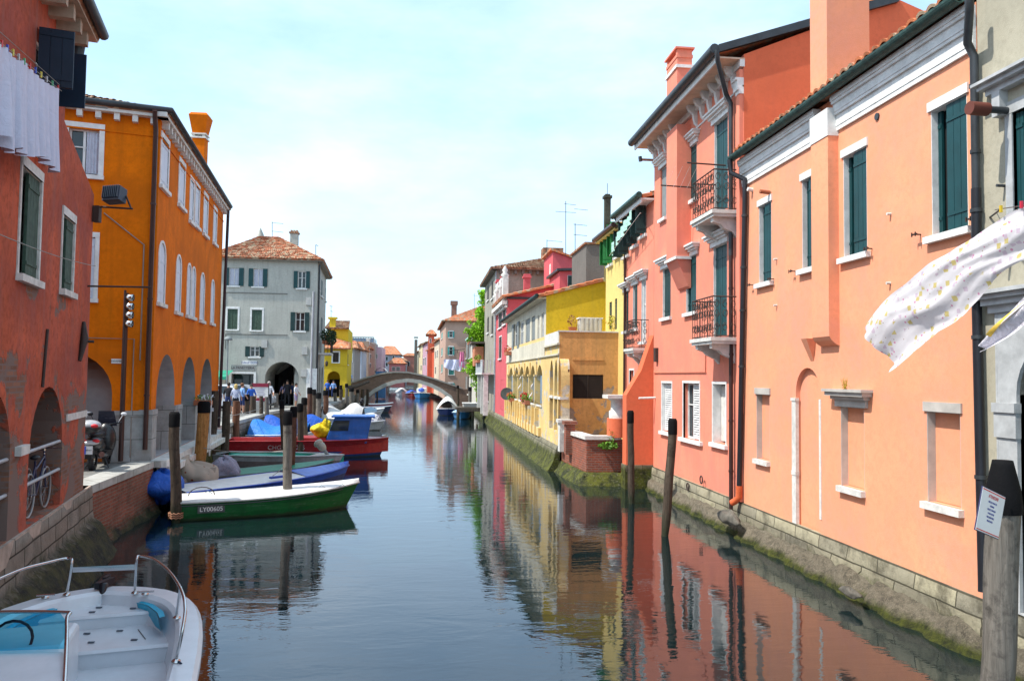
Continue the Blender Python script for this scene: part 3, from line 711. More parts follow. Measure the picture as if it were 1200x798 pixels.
for a in (s0-.02,s1-.12): q.fb(F,a,a+.12,zs-.16,zs,-.02,.42)
q.fb(F,s0-.08,s1+.06,zs,zs+.05,-.08,.48); q.build('chimney_cap',salmonB,c)
G=Fs[0]; q=MB(); q.add([G.p(-.66,TOP-.02,.12),G.p(3.9,TOP+1.5,.12),G.p(3.9,TOP+1.7,.12),G.p(-.66,TOP+.16,.12),G.p(-.66,TOP-.02,-.02),G.p(3.9,TOP+1.5,-.02),G.p(3.9,TOP+1.7,-.02),G.p(-.66,TOP+.16,-.02)],[(0,1,2,3),(7,6,5,4),(0,4,5,1),(3,2,6,7),(0,3,7,4),(1,5,6,2)]); q.build('verge_board',zinc,b)
close_building(b,Fs,.72,TOP,[salmonB],peaks={0:[(3.9,TOP+1.5)],2:[(4.68,TOP+1.5)]},top=False)
MB().add([G.p(0.003,.72,.004),G.p(G.L,.72,.004),G.p(G.L,TOP-.1,.004),G.p(3.9,TOP+1.62,.004),G.p(.003,TOP-.0,.004)],[(0,1,2,3,4)]).build('gable_shade_sheet',salmonShade,b)  # deeper salmon sheet paints the gable side as shaded
sp=F.px(856.5,300,.1)[0]; sg=F.px(841,80,.7)[0]
pipe(b,[F.p(sg,TOP,.72),F.p(sg,TOP-.25,.7),F.p(sp-.05,TOP-.75,.2),F.p(sp,TOP-1.0,.1),F.p(sp,6.6,.1)],.055,zinc,(9,7.6))
pipe(b,[F.p(sp,6.6,.1),F.p(sp,.5,.1)],.05,brownpipe,(5.8,4.2,2.6,1.4)); 
# gas pipe and stub pipe
a,z=F.px(828,436); pipe(b,[F.p(a,F.px(828,404)[1],.03),F.p(a,z,.03),F.p(.1,z,.03)],.014,basic('salmon_pipe',(.6,.2,.12),.6),name='gas_pipe')
a,z=F.px(768,188); o=MB().tube([F.p(a,z,0),F.p(a,z,.5)],.04,10).build('stub_pipe',basic('stub_brown',(.4,.2,.13),.7),b); MB().tube([F.p(a,z-.06,.5),F.p(a,z+.1,.52)],.06,10).build('pipe_cap',zinc,o)
a,z=F.px(768,466); MB().tube([F.p(a,z,0),F.p(a,z-.02,.55)],.035,10).build('stub_pipe',white,b)
q=MB()
for (x0,y0) in ((816,192),(793,218)):
    a,z=F.px(x0+30 if x0>800 else x0+18,y0+2,.1); q.tube([F.p(a,z,0),F.p(a,z+.03,1.0)],.02,6)
q.build('clothes_rail',iron,b)
q=MB()
for i in range(4): q.tube([F.p(F.px(823,193,.1)[0],F.px(823,195,.1)[1]-.03,.25+.2*i),F.p(F.px(811,219,.1)[0],F.px(811,221,.1)[1],.25+.2*i)],.004,4)
q.build('clothes_line',white,b)
for x,y in ((770.5,415),):
    a,z=F.px(x,y); MB().fb(F,a-.1,a+.1,z-.25,z+.2,0,.1).build('meter_box',iron,b)
q=MB()
for x,y,m in ((826,562,0),(810,570,0)):
    a,z=F.px(x,y); pts=[F.p(a+.09*math.cos(w*pi/8),z+.1*math.sin(w*pi/8),.1) for w in range(17)]; q.tube(pts,.018,6)
q.build('mooring_ring',iron,b)
# protruding swoop wall at the end of the tall house
P0=gy(736,463,24.97); P1=gy(763,398,24.97)
b=thing('buttress_wall','salmon plastered wing wall with a sloping top and shade painted in, beside the brick terrace','wall',(7.0,25.1,.7))
Fb=Fr((6.52,24.97),(7.42,24.97)); z0=P0.z; z1=P1.z
prof=[(0,.78),(.9,.78),(.9,z1+.15),(.72,z1-.35),(.5,z1-1.0),(.25,(z0+z1)/2-.5),(0,z0)]
q=MB(); q.fprism(Fb,prof,0,-.5); q.build('wall',salmonShade,b)  # shade of this side painted as a deeper salmon
q=MB(); q.fb(Fb,-.04,.9,-1.2,.78,.03,-.5); q.build('footing',wallM,b)
# quarter column with capital
c=gy(724,490,26.2)
b=thing('column','round salmon column stub with a worn stone capital on the terrace corner','column',(c.x,26.2,1.35))
zt=gy(724,490,26.2).z; zb=gy(724,512,26.2).z
MB().cyl((c.x,26.2,zb),.37,zt-zb,24).build('shaft',salmonShade,b)
t=gy(724,463,26.2).z
q=MB(); q.lathe((c.x,26.2,zt),[(.3,0),(.3,.25),(.24,.27),(.24,t-zt-.2),(.36,t-zt-.12),(.36,t-zt-.1)],20); q.box((c.x,26.2,t-.05),(.9,.8,.12)); q.build('capital',istria,b)
# brick terrace
brickT=blocks('terrace_brick',(.42,.10,.05),.26,.08,(.3,.2,.16),algae=.42,col2=(.28,.09,.06),grime=.35,msize=.012,bump=.5)
ct=gy(690,515,26); print('terrace',ct)
zt=ct.z
b=thing('brick_terrace','red brick landing terrace with pale stone coping projecting into the canal','terrace',(6.4,27.8,0))
T0=(5.42,26.0); T1=(7.42,26.0); T2=(5.22,29.65)
q=MB(); q.prism([(T2[0],T2[1]),T0,(6.5,26.0),(7.42,26.0),(7.42,26.22),(5.66,26.22),(5.46,T2[1])],.0,zt); q.prism([(5.16,29.6),(5.3,25.85),(6.6,25.9),(7.42,25.9),(7.42,29.7),(5.16,29.7)],-1.7,.32); q.build('wall',brickT,b)
q=MB(); q.prism([(5.15,T2[1]),(5.36,25.93),(6.6,25.93),(6.6,26.3),(5.72,26.3),(5.5,T2[1])],zt,zt+.13); q.build('coping',istria,b)
MB().prism([(5.46,T2[1]),(5.6,26.2),(7.42,26.2),(7.42,T2[1])],.3,1.05).build('floor',paving,b)
for yy,w in ((29.3,.42),(28.2,.34)):
    q=MB(); q.box((5.25,yy,1.0+.35),(w,.4,1.1)); q.box((5.25,yy,1.95),(w+.14,.55,.12)); q.build('pier',istria if w>.4 else brickT,b)
loft('terrace_footing',[(5.22,29.7),(5.36,25.95),(7.42,25.85)],[(-.1,.42),(.04,.40),(.2,.18),(.4,-.12),(.5,-1.7)],wallM,parent=b)
b=thing('wall_plant','bright green weed growing out of the coping of the brick terrace','plant',gy(713,522,25.9))
q=MB(); c=gy(713,522,25.85); leaves(q,c,.36,.15,.13,260,.05); leaves(q,c+Vector((.1,0,.3)),.12,.1,.28,60,.03)
q.build('leaves',greenleaf,b)
# --- R4 pink lower house
b,Fs=building('pink_house','lower salmon pink house with dark open shutters and a small balcony, behind the column',[(7.42,24.97),(16,24.97),(16,28.55),(7.42,28.55)],.7,9.7,salmonB); F=Fs[3]
TZ=9.6
for x0,x1,y0,y1 in ((731,737,264,300),(741,747,247,288),(751,757.5,232,276)):
    window(b,F,F.rect(x0,x1,y0,y1),'open',gshut2,depth=.2,openA=1.5)
for x0,x1,y0,y1,st in ((731.5,736.5,342,388,'ajar'),(741.5,747,334,385,'ajar'),(751.5,757,328,400,'pane')):
    window(b,F,F.rect(x0,x1,y0,y1),st,gshut2,depth=.15,reveal=True,hood='cornice')
window(b,F,F.rect(738,743,434,462),'pane',white,trim=.05)
a0=F.px(733,405,.5)[0];a1=F.px(743,400,.5)[0]; balcony(b,F,a0,a1,F.px(745,408,.4)[1],.5,.95)
q=MB(); q.fb(F,0,F.L,TZ-.1,TZ-.04,-.02,.4); q.fb(F,0,F.L,TZ-.2,TZ+.02,.4,.45); q.build('cornice',white,b)
MB().tube([F.p(-.1,TZ+.06,.52),F.p(F.L+.05,TZ+.06,.52)],.1,10).build('gutter',patina,b)
roof(b,F.p(F.L,TZ+.03,.45),F.p(0,TZ+.03,.45),F.p(F.L,TZ+1.3,-4),F.p(0,TZ+1.3,-4),terra2)
close_building(b,Fs,.72,TZ,[salmonB],peaks={0:[(4,TZ+1.25)],2:[(4.58,TZ+1.25)]},top=False)
sp=.12; pipe(b,[F.p(sp,TZ,.5),F.p(sp,TZ-.25,.3),F.p(sp,TZ-.5,.08),F.p(sp,1.2,.08)],.05,brownpipe,(7,5,3))
# --- R5 pale yellow tall
yel=stucco('pale_yellow_plaster',(.72,.55,.2),var=.06,streak=.15)
b,Fs=building('pale_yellow_house','pale yellow narrow house with bright green shutters behind the ochre terrace',[(7.42,28.58),(16,28.58),(16,31.9),(7.42,31.9)],.7,9.4,yel); F=Fs[3]
for x0,x1,y0,y1,m in ((721.5,727,262,300,brshut),(713,718,272,310,brshut)): window(b,F,F.rect(x0,x1,y0,y1),'open',m,depth=.15,openA=1.2)
for x0,x1,y0,y1 in ((708,709.6,292,330),(714,717,354,386),(720.5,723,350,386)): window(b,F,F.rect(x0,x1,y0,y1),'shut',gshut2,depth=.12,sill=False)
MB().tube([F.p(-.1,9.35,.5),F.p(F.L+.05,9.35,.5)],.1,10).build('gutter',brownpipe,b)
q=MB(); q.fb(F,0,F.L,9.18,9.26,-.02,.45); q.build('eaves_soffit',yel,b)
rf=roof(b,F.p(F.L,9.3,.45),F.p(0,9.3,.45),F.p(F.L,10.6,-4),F.p(0,10.6,-4),terra2)
close_building(b,Fs,.72,9.3,[yel],peaks={0:[(4,10.55)],2:[(4.58,10.55)]},top=False)
c=gy(711.5,265,31.2); t=gy(711.5,232,31.2).z
q=MB(); q.box((c.x,31.2,(9.2+t)/2),(.24,.24,t-9.2)); q.box((c.x,31.2,t+.02),(.34,.34,.1)); q.box((c.x,31.2,t+.1),(.2,.2,.08)); ch=q.build('chimney',basic('sooty_chimney',(.05,.055,.04),.9,var=.5),rf)
MB().tube([(c.x,31.2,t+.1),(c.x,31.2,t+.6)],.012,5).build('rod',zinc,ch)
# --- R6 ochre / yellow arcaded house
ochre=stucco('ochre_plaster',(.62,.33,.12),var=.16,streak=.5,fade=(.3,.2,.09),patch=(.34,.28,.24),patch_t=.6,patch_scale=1.0,low=3.4,bump=.35)
creamW=stucco('cream_plaster',(.60,.56,.45),var=.14,streak=.6,fade=(.25,.24,.2))
yarc=stucco('arcade_yellow_plaster',(.74,.53,.22),var=.14,streak=.45,fade=(.5,.38,.22),patch=(.55,.5,.4),patch_t=.56,patch_scale=1.6)
b,Fs=building('arcaded_house','ochre and yellow house with a row of pointed arches, white upper floor and roof terrace',[(5.1,29.72),(16,29.72),(16,49.4),(5.1,49.4)],.9,5.3,yarc); F=Fs[3]; G=Fs[0]
ZP=5.35
# nearer side: ochre wall with louvred opening
a0=G.px(671,450)[0]; a1=G.px(707,450)[0]; zl=G.px(690,467)[1]; zh=G.px(690,439)[1]
G.holes.append((rpoly((a0,a1,zl,zh)),.2,True)); w=MB().fb(G,a0,a1,zl+.0,zl+.04,-.18,-.1).build('window',iron,b)
q=MB()
for i in range(16):
    z=zl+(zh-zl)*(i+.1)/16
    for c0,c1 in ((a0+.03,(a0+a1)/2-.02),((a0+a1)/2+.02,a1-.03)): q.add([G.p(x,zz,o) for x in(c0,c1) for zz,o in ((z,-.02),(z+.09,-.09),(z+.1,-.08),(z+.01,-.01))],[(0,1,2,3),(7,6,5,4),(0,4,5,1),(3,2,6,7)])
q.fb(G,(a0+a1)/2-.02,(a0+a1)/2+.02,zl,zh,-.1,-.005); q.build('louvre',dkbrown,w)
MB().fb(G,a0,a1,zh+.55,zh+.62,-.02,.03).build('lintel',ochre,b)
# canal arcade: piers at px; pointed arches
def parch(s0,s1,z0,zt,hh):
    c=(s0+s1)/2; pts=[(s0,z0),(s1,z0)]
    for i in range(7): t=i/6; pts.append((s1-(s1-c)*(1-math.cos(t*pi/2)),zt-hh+hh*math.sin(t*pi/2)*(.8+.2*t)))
    for i in range(5,-1,-1): t=i/6; pts.append((s0+(c-s0)*(1-math.cos(t*pi/2)),zt-hh+hh*math.sin(t*pi/2)*(.8+.2*t)))
    return pts
bays=[(596.5,600.5),(603,607),(608.5,613.5),(615,620),(621.5,626.5),(629,635)]
bmats=[gshut2,basic('blue_grey_shutter',(.16,.24,.33),.7)]*3
for i,(x0,x1) in enumerate(bays):
    s0,zB=F.px(x0,468+ (x0-600)*.35); s1=F.px(x1,470)[0]; ztp=4.15; z0=2.35
    po=parch(s0,s1,z0,ztp,.55); F.holes.append((po,.25,True))
    w=MB().fb(F,s0-.08,s1+.08,z0-.08,z0,-.1,.05).build('window',istria,b)
    q=MB()
    for d0,d1 in ((0,.5),(.5,1)): q.fb(F,s0+(s1-s0)*d0+.02,s0+(s1-s0)*d1-.02,z0+.02,ztp-.5,-.2,-.15)
    q.build('shutter',bmats[1],w)
    q=MB(); q.fb(F,s0-.14,s0-.0,2.35,3.65,.002,.10); q.fb(F,s0-.2,s0+.05,3.62,3.72,.002,.14); q.fb(F,s0-.16,s0+.02,3.72,4.3,.002,.06); q.build('colonnette',yarc,b)
for i,(x0,x1) in enumerate(((644,648),(649.5,653),(654,657))):
    s0=F.px(x0,470)[0]; s1=F.px(x1,470)[0]; po=parch(s0,s1,1.5,4.3,.8); F.holes.append((po,.35,True))
    w=MB().fb(F,s0-.02,s1+.02,2.75,2.85,-.3,.03).build('window',istria,b)
    MB().fb(F,s0+.03,s1-.03,1.55,3.9,-.33,-.28).build('grille',basic('old_brick_red',(.13,.05,.035),.9,var=.5,scale=8) if i!=1 else dkbrown,w)
# low parapet posts along the canal
q=MB()
for i in range(13):
    s_=.6+i*(F.L-6.2)/12; q.fb(F,s_,s_+.22,.98,2.2+.1*(i%2),.002,.18)
q.fb(F,0,F.L-4.6,.98,1.35,.001,.12); q.build('buttress',yarc,b)
q=MB(); q.fb(F,0,F.L+.0,4.45,4.52,-.02,.06); q.fb(F,0,F.L-3.6,4.52,5.2,-.02,.03); q.fb(F,F.L-3.6,F.L+.02,4.85,4.92,-.02,.1); q.build('string_course',creamW,b)
wall_panel(mb2:=MB(),F,[(0,.9),(F.L,.9),(F.L,ZP),(0,ZP)],F.holes,0)
mb2.add([(5.1,49.4,5.2),(16,49.4,5.2),(16,29.9,5.2),(5.1,29.9,5.2)],[(0,1,2,3)]); wall_panel(mb2,Fs[1],[(0,.9),(Fs[1].L,.9),(Fs[1].L,ZP),(0,ZP)]); wall_panel(mb2,Fs[2],[(0,.9),(Fs[2].L,.9),(Fs[2].L,ZP),(0,ZP)])
mb2.build('wall',yarc,b,rec=False)
q=MB(); wall_panel(q,G,[(0,.9),(G.L,.9),(G.L,ZP),(0,ZP)],G.holes); q.fb(Fr((5.1,29.9),(16,29.9)),0,10.9,5.2,ZP,-.01,.17); q.build('end_wall',ochre,b,rec=False)
q=MB(); q.fb(G,-.03,10.9,ZP,ZP+.05,-.22,.04); q.fb(Fr((5.1,33.3),(5.1,29.72)),-.0,3.55,4.93,ZP+.04,-.15,.03); q.build('parapet',istria,b)
# upper floor
YU=33.3
gy_=stucco('bright_yellow_plaster',(.62,.44,.03),var=.12,streak=.4,fade=(.4,.3,.05))
U=[(5.12,YU),(11,YU),(11,49.4),(5.12,49.4)]; UF=[Fr(U[i],U[(i+1)%4]) for i in range(4)]; F=UF[3]; G=UF[0]
for x0,x1,y0,y1,m,st in ((603,607,379,409,greysh,'flat'),(609.5,613.5,377,406,greysh,'pane'),(616,621,374,404,greysh,'shut'),(623,627,371,402,greysh,'shut'),(630,632,370,402,white,'pane'),(634.5,637.5,367,400,white,'pane')):
    window(b,F,F.rect(x0,x1,y0,y1),st,m,depth=.12,sill=False)
ZE=7.1
q=MB(); wall_panel(q,F,[(0,5.18),(F.L,5.18),(F.L,ZE),(0,ZE)],F.holes); q.build('upper_wall',creamW,b,rec=False)
sl=.27
q=MB(); wall_panel(q,G,[(0,5.2),(G.L,5.2),(G.L,ZE+sl*4.4),(4.2,ZE+sl*4.2),(0,ZE)]); wall_panel(q,UF[1],[(0,5.2),(F.L,5.2),(F.L,ZE+1.1),(0,ZE+1.1)]); q.build('gable_wall',gy_,b,rec=False)
MB().tube([F.p(-.05,ZE+.0,.42),F.p(F.L+.1,ZE+.0,.42)],.09,10).build('gutter',gshut2,b)
MB().fb(F,0,F.L,ZE-.12,ZE-.05,-.02,.36).build('eaves_soffit',creamW,b)
roof(b,F.p(F.L+.1,ZE,.4),F.p(0,ZE,.4),F.p(F.L+.1,ZE+sl*4.6,-4.2),F.p(0,ZE+sl*4.6,-4.2),terra2)
# terrace things
b=thing('potted_plant','terracotta pot with a reddish plant standing on the ochre terrace parapet','potted plant',gy(671,386,31)); c=gy(671,387,31)
MB().lathe((c.x,31,5.35),[(.12,0),(.18,.25),(.2,.27),(.17,.27)],14).build('pot',pot,b); q=MB(); leaves(q,(c.x,31,5.85),.25,.25,.25,90,.05); q.build('foliage',basic('russet_leaf',(.3,.15,.05),.7),b)
b=thing('terrace_cabinet','white slatted box standing on the roof terrace','cabinet',gy(690,386,31)); c=gy(691,386,31)
q=MB(); q.box((c.x,31,5.65),(.9,.5,.62)); 
for i in range(5): q.box((c.x-.36+.18*i,30.73,5.68),(.1,.03,.56))
q.build('body',basic('white_plastic',(.5,.5,.47),.6),b); MB().box((c.x,31,5.98),(.98,.56,.05)).build('lid',white,b)
b=thing('shrub','small yellow flowering bush by the terrace end wall','shrub',gy(719,386,30.5)); q=MB(); leaves(q,gy(719,378,30.5),.3,.3,.32,160,.05); q.build('foliage',basic('yellow_leaf',(.45,.4,.03),.7),b)
# flower boxes under the arches
Fa=Fr((5.1,49.4),(5.1,29.72))
for x,y,m,lb,w in ((620.5,467,redflower,'red geraniums spilling from a window box between the yellow arches',.7),(603,465,basic('orange_petal',(.6,.2,.05),.7),'small orange flowers in a box at the far yellow arch',.45)):
    a,z=Fa.px(x,y); b=thing('flower_box',lb,'flower box',Fa.p(a,z,.2)); c=Fa.p(a,z,.22)
    MB().fb(Fa,a-w,a+w,z-.28,z-.08,.08,.3).build('box',pot,b); q=MB(); leaves(q,c+Vector((0,w*.3,.05)),.25,w*.7,.25,150,.06); q.build('blossoms',m,b); q=MB(); leaves(q,c+Vector((0,-w*.5,.02)),.25,w*.5,.22,110,.06); q.build('foliage',greenleaf,b)
# rag between arches, awnings
for x,y,dx in ((616,452,1),(630,462,1)):
    a,z=Fa.px(x,y); q=MB(); q.grid(lambda u,v:Fa.p(a-.45+.9*u,z-.3+.7*u+.12*v,.3+.05*math.sin(u*9+v)),14,3)
    b=tag(q.build('cloth',fabric('striped_rag',(.6,.55,.55))),'pale rag blowing from a pole in front of the %s blue shutters'%('farther' if x<620 else 'nearer'),'cloth')
# --- R7 pink house with penthouses
pinkm=stucco('rose_plaster',(.58,.115,.13),var=.1,streak=.25,fade=(.35,.08,.08))
b,Fs=building('rose_house','rose pink house with small chimneys, a carved white gable ornament and rooftop rooms',[(5.1,49.45),(15,49.45),(15,57.4),(5.1,57.4)],.9,8.6,pinkm); F=Fs[3]; G=Fs[0]
for x0,x1,y0,y1 in ((584.5,588.5,366,384),(589.5,593,360,380),(585,588,395,420)): window(b,F,F.rect(x0,x1,y0,y1),'shut',dkbrown,depth=.1,trim=.06)
window(b,F,F.rect(586.5,590,445,480),'shut',pinkm,depth=.1,cname='door',sill=False)
Z7=8.7
close_building(b,Fs,.9,Z7,[pinkm],tops=[Z7,Z7,Z7,Z7],peaks={0:[(6,Z7+1.4)],2:[(3.9,Z7+1.4)]},top=False)
rf=roof(b,F.p(F.L+.3,Z7,.35),F.p(0,Z7,.35),F.p(F.L+.3,Z7+1.45,-5.6),F.p(0,Z7+1.45,-5.6),terra2)
roof(b,(15.2,57.4,Z7),(15.2,49.2,Z7),(10.7,57.4,Z7+1.45),(10.7,49.2,Z7+1.45),terra2)
MB().fb(G,-.05,6,Z7-.15,Z7-.02,.0,.1).build('verge_board',zinc,b)
for x,yt,Y in ((617.5,325,51),(591,325,54),(585,331,56.5)):
    c=gy(x,yt,Y); q=MB(); q.box((c.x,Y,(c.z+Z7)/2),(.42,.42,c.z-Z7+.4)); q.box((c.x,Y,c.z),(.55,.55,.12)); q.build('chimney',pinkm,rf)
# baroque ornament on facade top
q=MB(); s0=.5
for i,(a,zt,w) in enumerate(((.6,.8,.5),(2.0,1.2,.45),(4.6,1.2,.45),(6.9,1.9,.6))):
    q.fb(F,a,a+w,Z7-.6,Z7+zt*.7,-.1,.25); q.lathe(F.p(a+w/2,Z7+zt*.7,.1),[(.2,0),(.28,.15),(.12,.3),(.2,.45),(.02,.75)],10)
q.fb(F,0,F.L,Z7-.5,Z7-.25,-.05,.35); q.fb(F,0,F.L,Z7-.7,Z7-.55,-.05,.15); q.build('cornice',istria,b)
# pent rooms
def room(Y,D,xl,xr,yl,yr,yb,name,label=None,verge=None):
    A=gy(xl,yl,Y); B=gy(xr,yr,Y); z0=gy(xl,yb,Y).z; mx=(A.x+B.x)/2
    q=MB(); vs=[(A.x,Y,z0),(B.x,Y,z0),(B.x,Y,B.z),(A.x,Y,A.z)]; vs+=[(x,Y+D,z) for x,_,z in vs]
    q.add(vs,[(0,1,2,3),(7,6,5,4),(0,4,5,1),(1,5,6,2),(2,6,7,3),(3,7,4,0)]); o=q.build(name,pinkm,b)
    q=MB(); d=Vector((B.x-A.x,0,B.z-A.z)).normalized()*.2; a=A-d;c=B+d
    vs=[(a.x,Y-.2,a.z+.02),(c.x,Y-.2,c.z+.02),(c.x,Y-.2,c.z+.16),(a.x,Y-.2,a.z+.16)]; vs+=[(x,Y+D+.1,z) for x,_,z in vs]
    q.add(vs,[(0,1,2,3),(7,6,5,4),(0,4,5,1),(1,5,6,2),(2,6,7,3),(3,7,4,0)]); q.build('roof',verge or terra2,o); return o,A,B
o,A,B=room(52,4,648,676,295,305,335,'rooftop_room')
c=gy(644.5,312,53.5)
MB().fb(Fr((A.x,54),(A.x,52)),.7,1.2,A.z-1.7,A.z-.7,-.03,.03).build('window',istria,o)
o,A,B=room(47.0,4,656,692,318,317,345,'rooftop_room',verge=zinc)
Q=Fr((A.x,47.0),(B.x,47.0)); a0,a1=Q.px(665,330)[0],Q.px(681,330)[0]; zt=Q.px(673,323)[1]
w=MB().fb(Q,a0,a1,zt-1.0,zt,.0,.04).build('window',white,o); MB().fb(Q,a0+.3,a1-.2,zt-.95,zt-.05,.041,.05).build('pane',blueglass,w); MB().fb(Q,a0+.02,a0+.28,zt-.98,zt-.02,.042,.07).build('shutter',gshut2,w); MB().fb(Q,a1-.18,a1-.02,zt-.98,zt-.02,.042,.07).build('shutter',gshut2,w)
# grey block behind
greyc=stucco('grey_cement',(.16,.15,.135),var=.15,streak=.4)
c0=gy(687,285,40); c1=gy(702,288,40)
b=thing('cement_tower','grey cement stair tower behind the yellow gable wall','tower',(c0.x+1,41,7))
q=MB(); q.prism([(c0.x,40),(c1.x+1.5,40),(c1.x+1.5,44),(c0.x,44)],6,c0.z-.05); q.build('wall',greyc,b); MB().box(((c0.x+c1.x+1.5)/2,42,c0.z),(c1.x-c0.x+1.7,4.2,.1)).build('roof',terra3,b)
# antennas
def antenna(name,label,x,yb,yt,Y,bars):
    A=gy(x,yb,Y); B=gy(x,yt,Y); b=thing(name,label,'antenna',A)
    m=MB().tube([A,B],.022,5).build('mast',zinc,b)
    q=MB()
    for yy,w0,w1 in bars:
        P=gy(x+w0,yy,Y); Q=gy(x+w1,yy+1.5,Y); q.tube([P,Q],.014,4)
        for i in range(5):
            t=P.lerp(Q,(i+.5)/5); q.tube([t-Vector((.0,.22,.05)),t+Vector((0,.22,.05))],.008,4)
    q.build('aerial',zinc,b)
antenna('tv_antenna','tallest rooftop antenna with two long aerials above the rose rooftop room',663,300,236,51,((239,-2,12),(248,-12,12),(245,10,26)))
antenna('tv_antenna','rooftop antenna just left of the cement tower with two short aerials',674,318,262,46,((263,-2,14),(275,-2,14)))
antenna('tv_antenna','short antenna rising left of the rose rooftop room',641,300,281,53,((282,0,18),))
antenna('tv_antenna','thin antenna above the pale house beyond the ivy',556,362,344,96,((346,-2,6),))
# --- R8 grey tall house
b,Fs=building('grey_stone_house','tall weathered grey house with corner stones and a low tiled roof behind the rose house',[(5.1,57.5),(16,57.5),(16,69),(5.1,69)],.66,11.8,stucco('grey_stone_plaster',(.33,.31,.26),var=.18,streak=.5)); F=Fs[3]; G=Fs[0]
for x0,x1,y0,y1 in ((571,573,335,352),(576,578,330,350),(571,573,372,390),(576,578,370,392),(571,573,440,470),(566,568,440,470)): window(b,F,F.rect(x0,x1,y0,y1),'shut',dkbrown,depth=.1)
q=MB(); 
for i in range(18): q.fb(F,F.L-(.5 if i%2 else .8),F.L+.03,1+i*.58,1.54+i*.58,0,.05)
q.build('quoin',basic('grey_quoin',(.3,.32,.36),.8,var=.25),b)
q=MB()
for i in range(20): q.fb(G,.2+i*.55,.4+i*.55,11.2,11.5,0,.3)
q.fb(G,-.3,11,11.5,11.62,-.1,.4); q.fb(F,-.3,F.L+.3,11.5,11.62,-.1,.4); q.build('cornice',basic('dark_stone',(.16,.14,.12),.9,var=.3),b)
close_building(b,Fs,.66,11.6,[MATS['grey_stone_plaster']])
cx,cy=10.5,63.2; e=.45; P=[(5.1-e,57.5-e,11.62),(16+e,57.5-e,11.62),(16+e,69+e,11.62),(5.1-e,69+e,11.62)]; T=[(9.5,61.5,13.1),(11.5,61.5,13.1),(11.5,65,13.1),(9.5,65,13.1)]
for i in range(4): roof(b,P[i],P[(i+1)%4],T[i],T[(i+1)%4],terra3)
MB().box((9.7,60.3,13),(1.6,1.2,1.3)).build('dormer',terra3,b)
# balcony white of R8
Fb=F; q=MB(); a0=Fb.L-1.2; 
b2=b
s0,s1=Fb.L-7.5,Fb.L-.1; zb=3.85
q.fb(Fb,s0,s1,zb-.12,zb,0,1.0); bl=q.build('balcony',istria,b); q=MB(); q.fb(Fb,s0,s1,zb+.9,zb+.97,.92,.99)
for i in range(36): a=s0+(s1-s0)*i/35; q.tube([Fb.p(a,zb,.95),Fb.p(a,zb+.9,.95)],.03,5)
for o_ in (.1,.35,.6,.85): q.tube([Fb.p(s1-.02,zb,o_),Fb.p(s1-.02,zb+.95,o_)],.03,5)
q.build('railing',basic('pale_rail_grey',(.42,.45,.47),.6),bl)
q=MB(); 
for a in (s0+.2,s1-.4,s1-3): q.fb(Fb,a,a+.3,.7,zb-.12,.5,.85)
q.build('pier',istria,bl)
b=thing('flower_box','box of small red and green plants on the white balcony','flower box',Fb.p(s0+4,zb+1,.9)); MB().fb(Fb,s0+1,s0+5.4,zb+.8,zb+1.0,.99,1.2).build('box',pot,b)
q=MB(); leaves(q,Fb.p(s0+2.0,zb+1.2,1.05),.2,1.2,.22,120,.08); leaves(q,Fb.p(s0+4.4,zb+1.2,1.05),.2,1.2,.22,120,.08); q.build('foliage',basic('box_leaf',(.2,.22,.02),.7),b)
b=thing('flower_box','red flowers on the upper ledge between rose and cream walls','flower box',gx(595,412,4.9)); c=gx(595,412,4.9)
MB().box(c-Vector((0,0,.12)),(.3,1.4,.2)).build('box',pot,b); q=MB(); leaves(q,c+Vector((0,0,.12)),.25,.8,.25,120,.06); q.build('blossoms',basic('rust_petal',(.45,.08,.03),.7),b)
b=thing('satellite_dish','grey dish on the wall at the far end of the yellow arches','dish',gx(593.5,461,4.9)); c=gx(593.5,461,4.85)
MB().lathe(c,[(.02,0),(.2,.03),(.38,.1),(.38,.12)],16,M=Matrix.Rotation(R(100),3,'X')).build('dish',greysh,b); MB().tube([c,c+Vector((.25,0,-.2))],.02,5).build('arm',zinc,b)
# ivy tree
b=thing('climbing_vine','tall bright green vine climbing the corner of the grey stone house','vine',(4.6,71,.66))
q=MB(); q.tube([(4.7,71,.66),(4.6,71,3),(4.75,71.2,6),(4.85,71,10)],[.12,.1,.08,.04],7); q.build('trunk',wood('vine_bark',(.2,.13,.08)),b)
q=MB(); rn=random.Random(5)
for x,y,rx,rz,n in ((567,352,.35,.6,300),(563,368,.55,.7,520),(562,385,.8,.7,800),(562,398,.65,.7,600),(566,410,.5,.6,420),(560,425,.8,.6,650),(557,434,.9,.6,700),(563,443,.7,.7,520),(562,455,.3,.6,200),(562,468,.2,.5,90),(569,430,.5,.7,400),(566,345,.3,.5,200),(570,375,.45,.8,400),(571,400,.4,.7,350),(558,392,.7,.4,300),(553,388,.5,.25,200)):
    c=gy(x,y,71); leaves(q,c,rx,.6,rz,n,.11,0,rn,.1)
    for _ in range(5): leaves(q,c+Vector((rn.uniform(-1.2,.9)*rx,rn.uniform(-.4,.2),rn.uniform(-1.1,1.1)*rz)),.25,.25,.22,50,.09,0,rn)
q.build('foliage',lime,b)
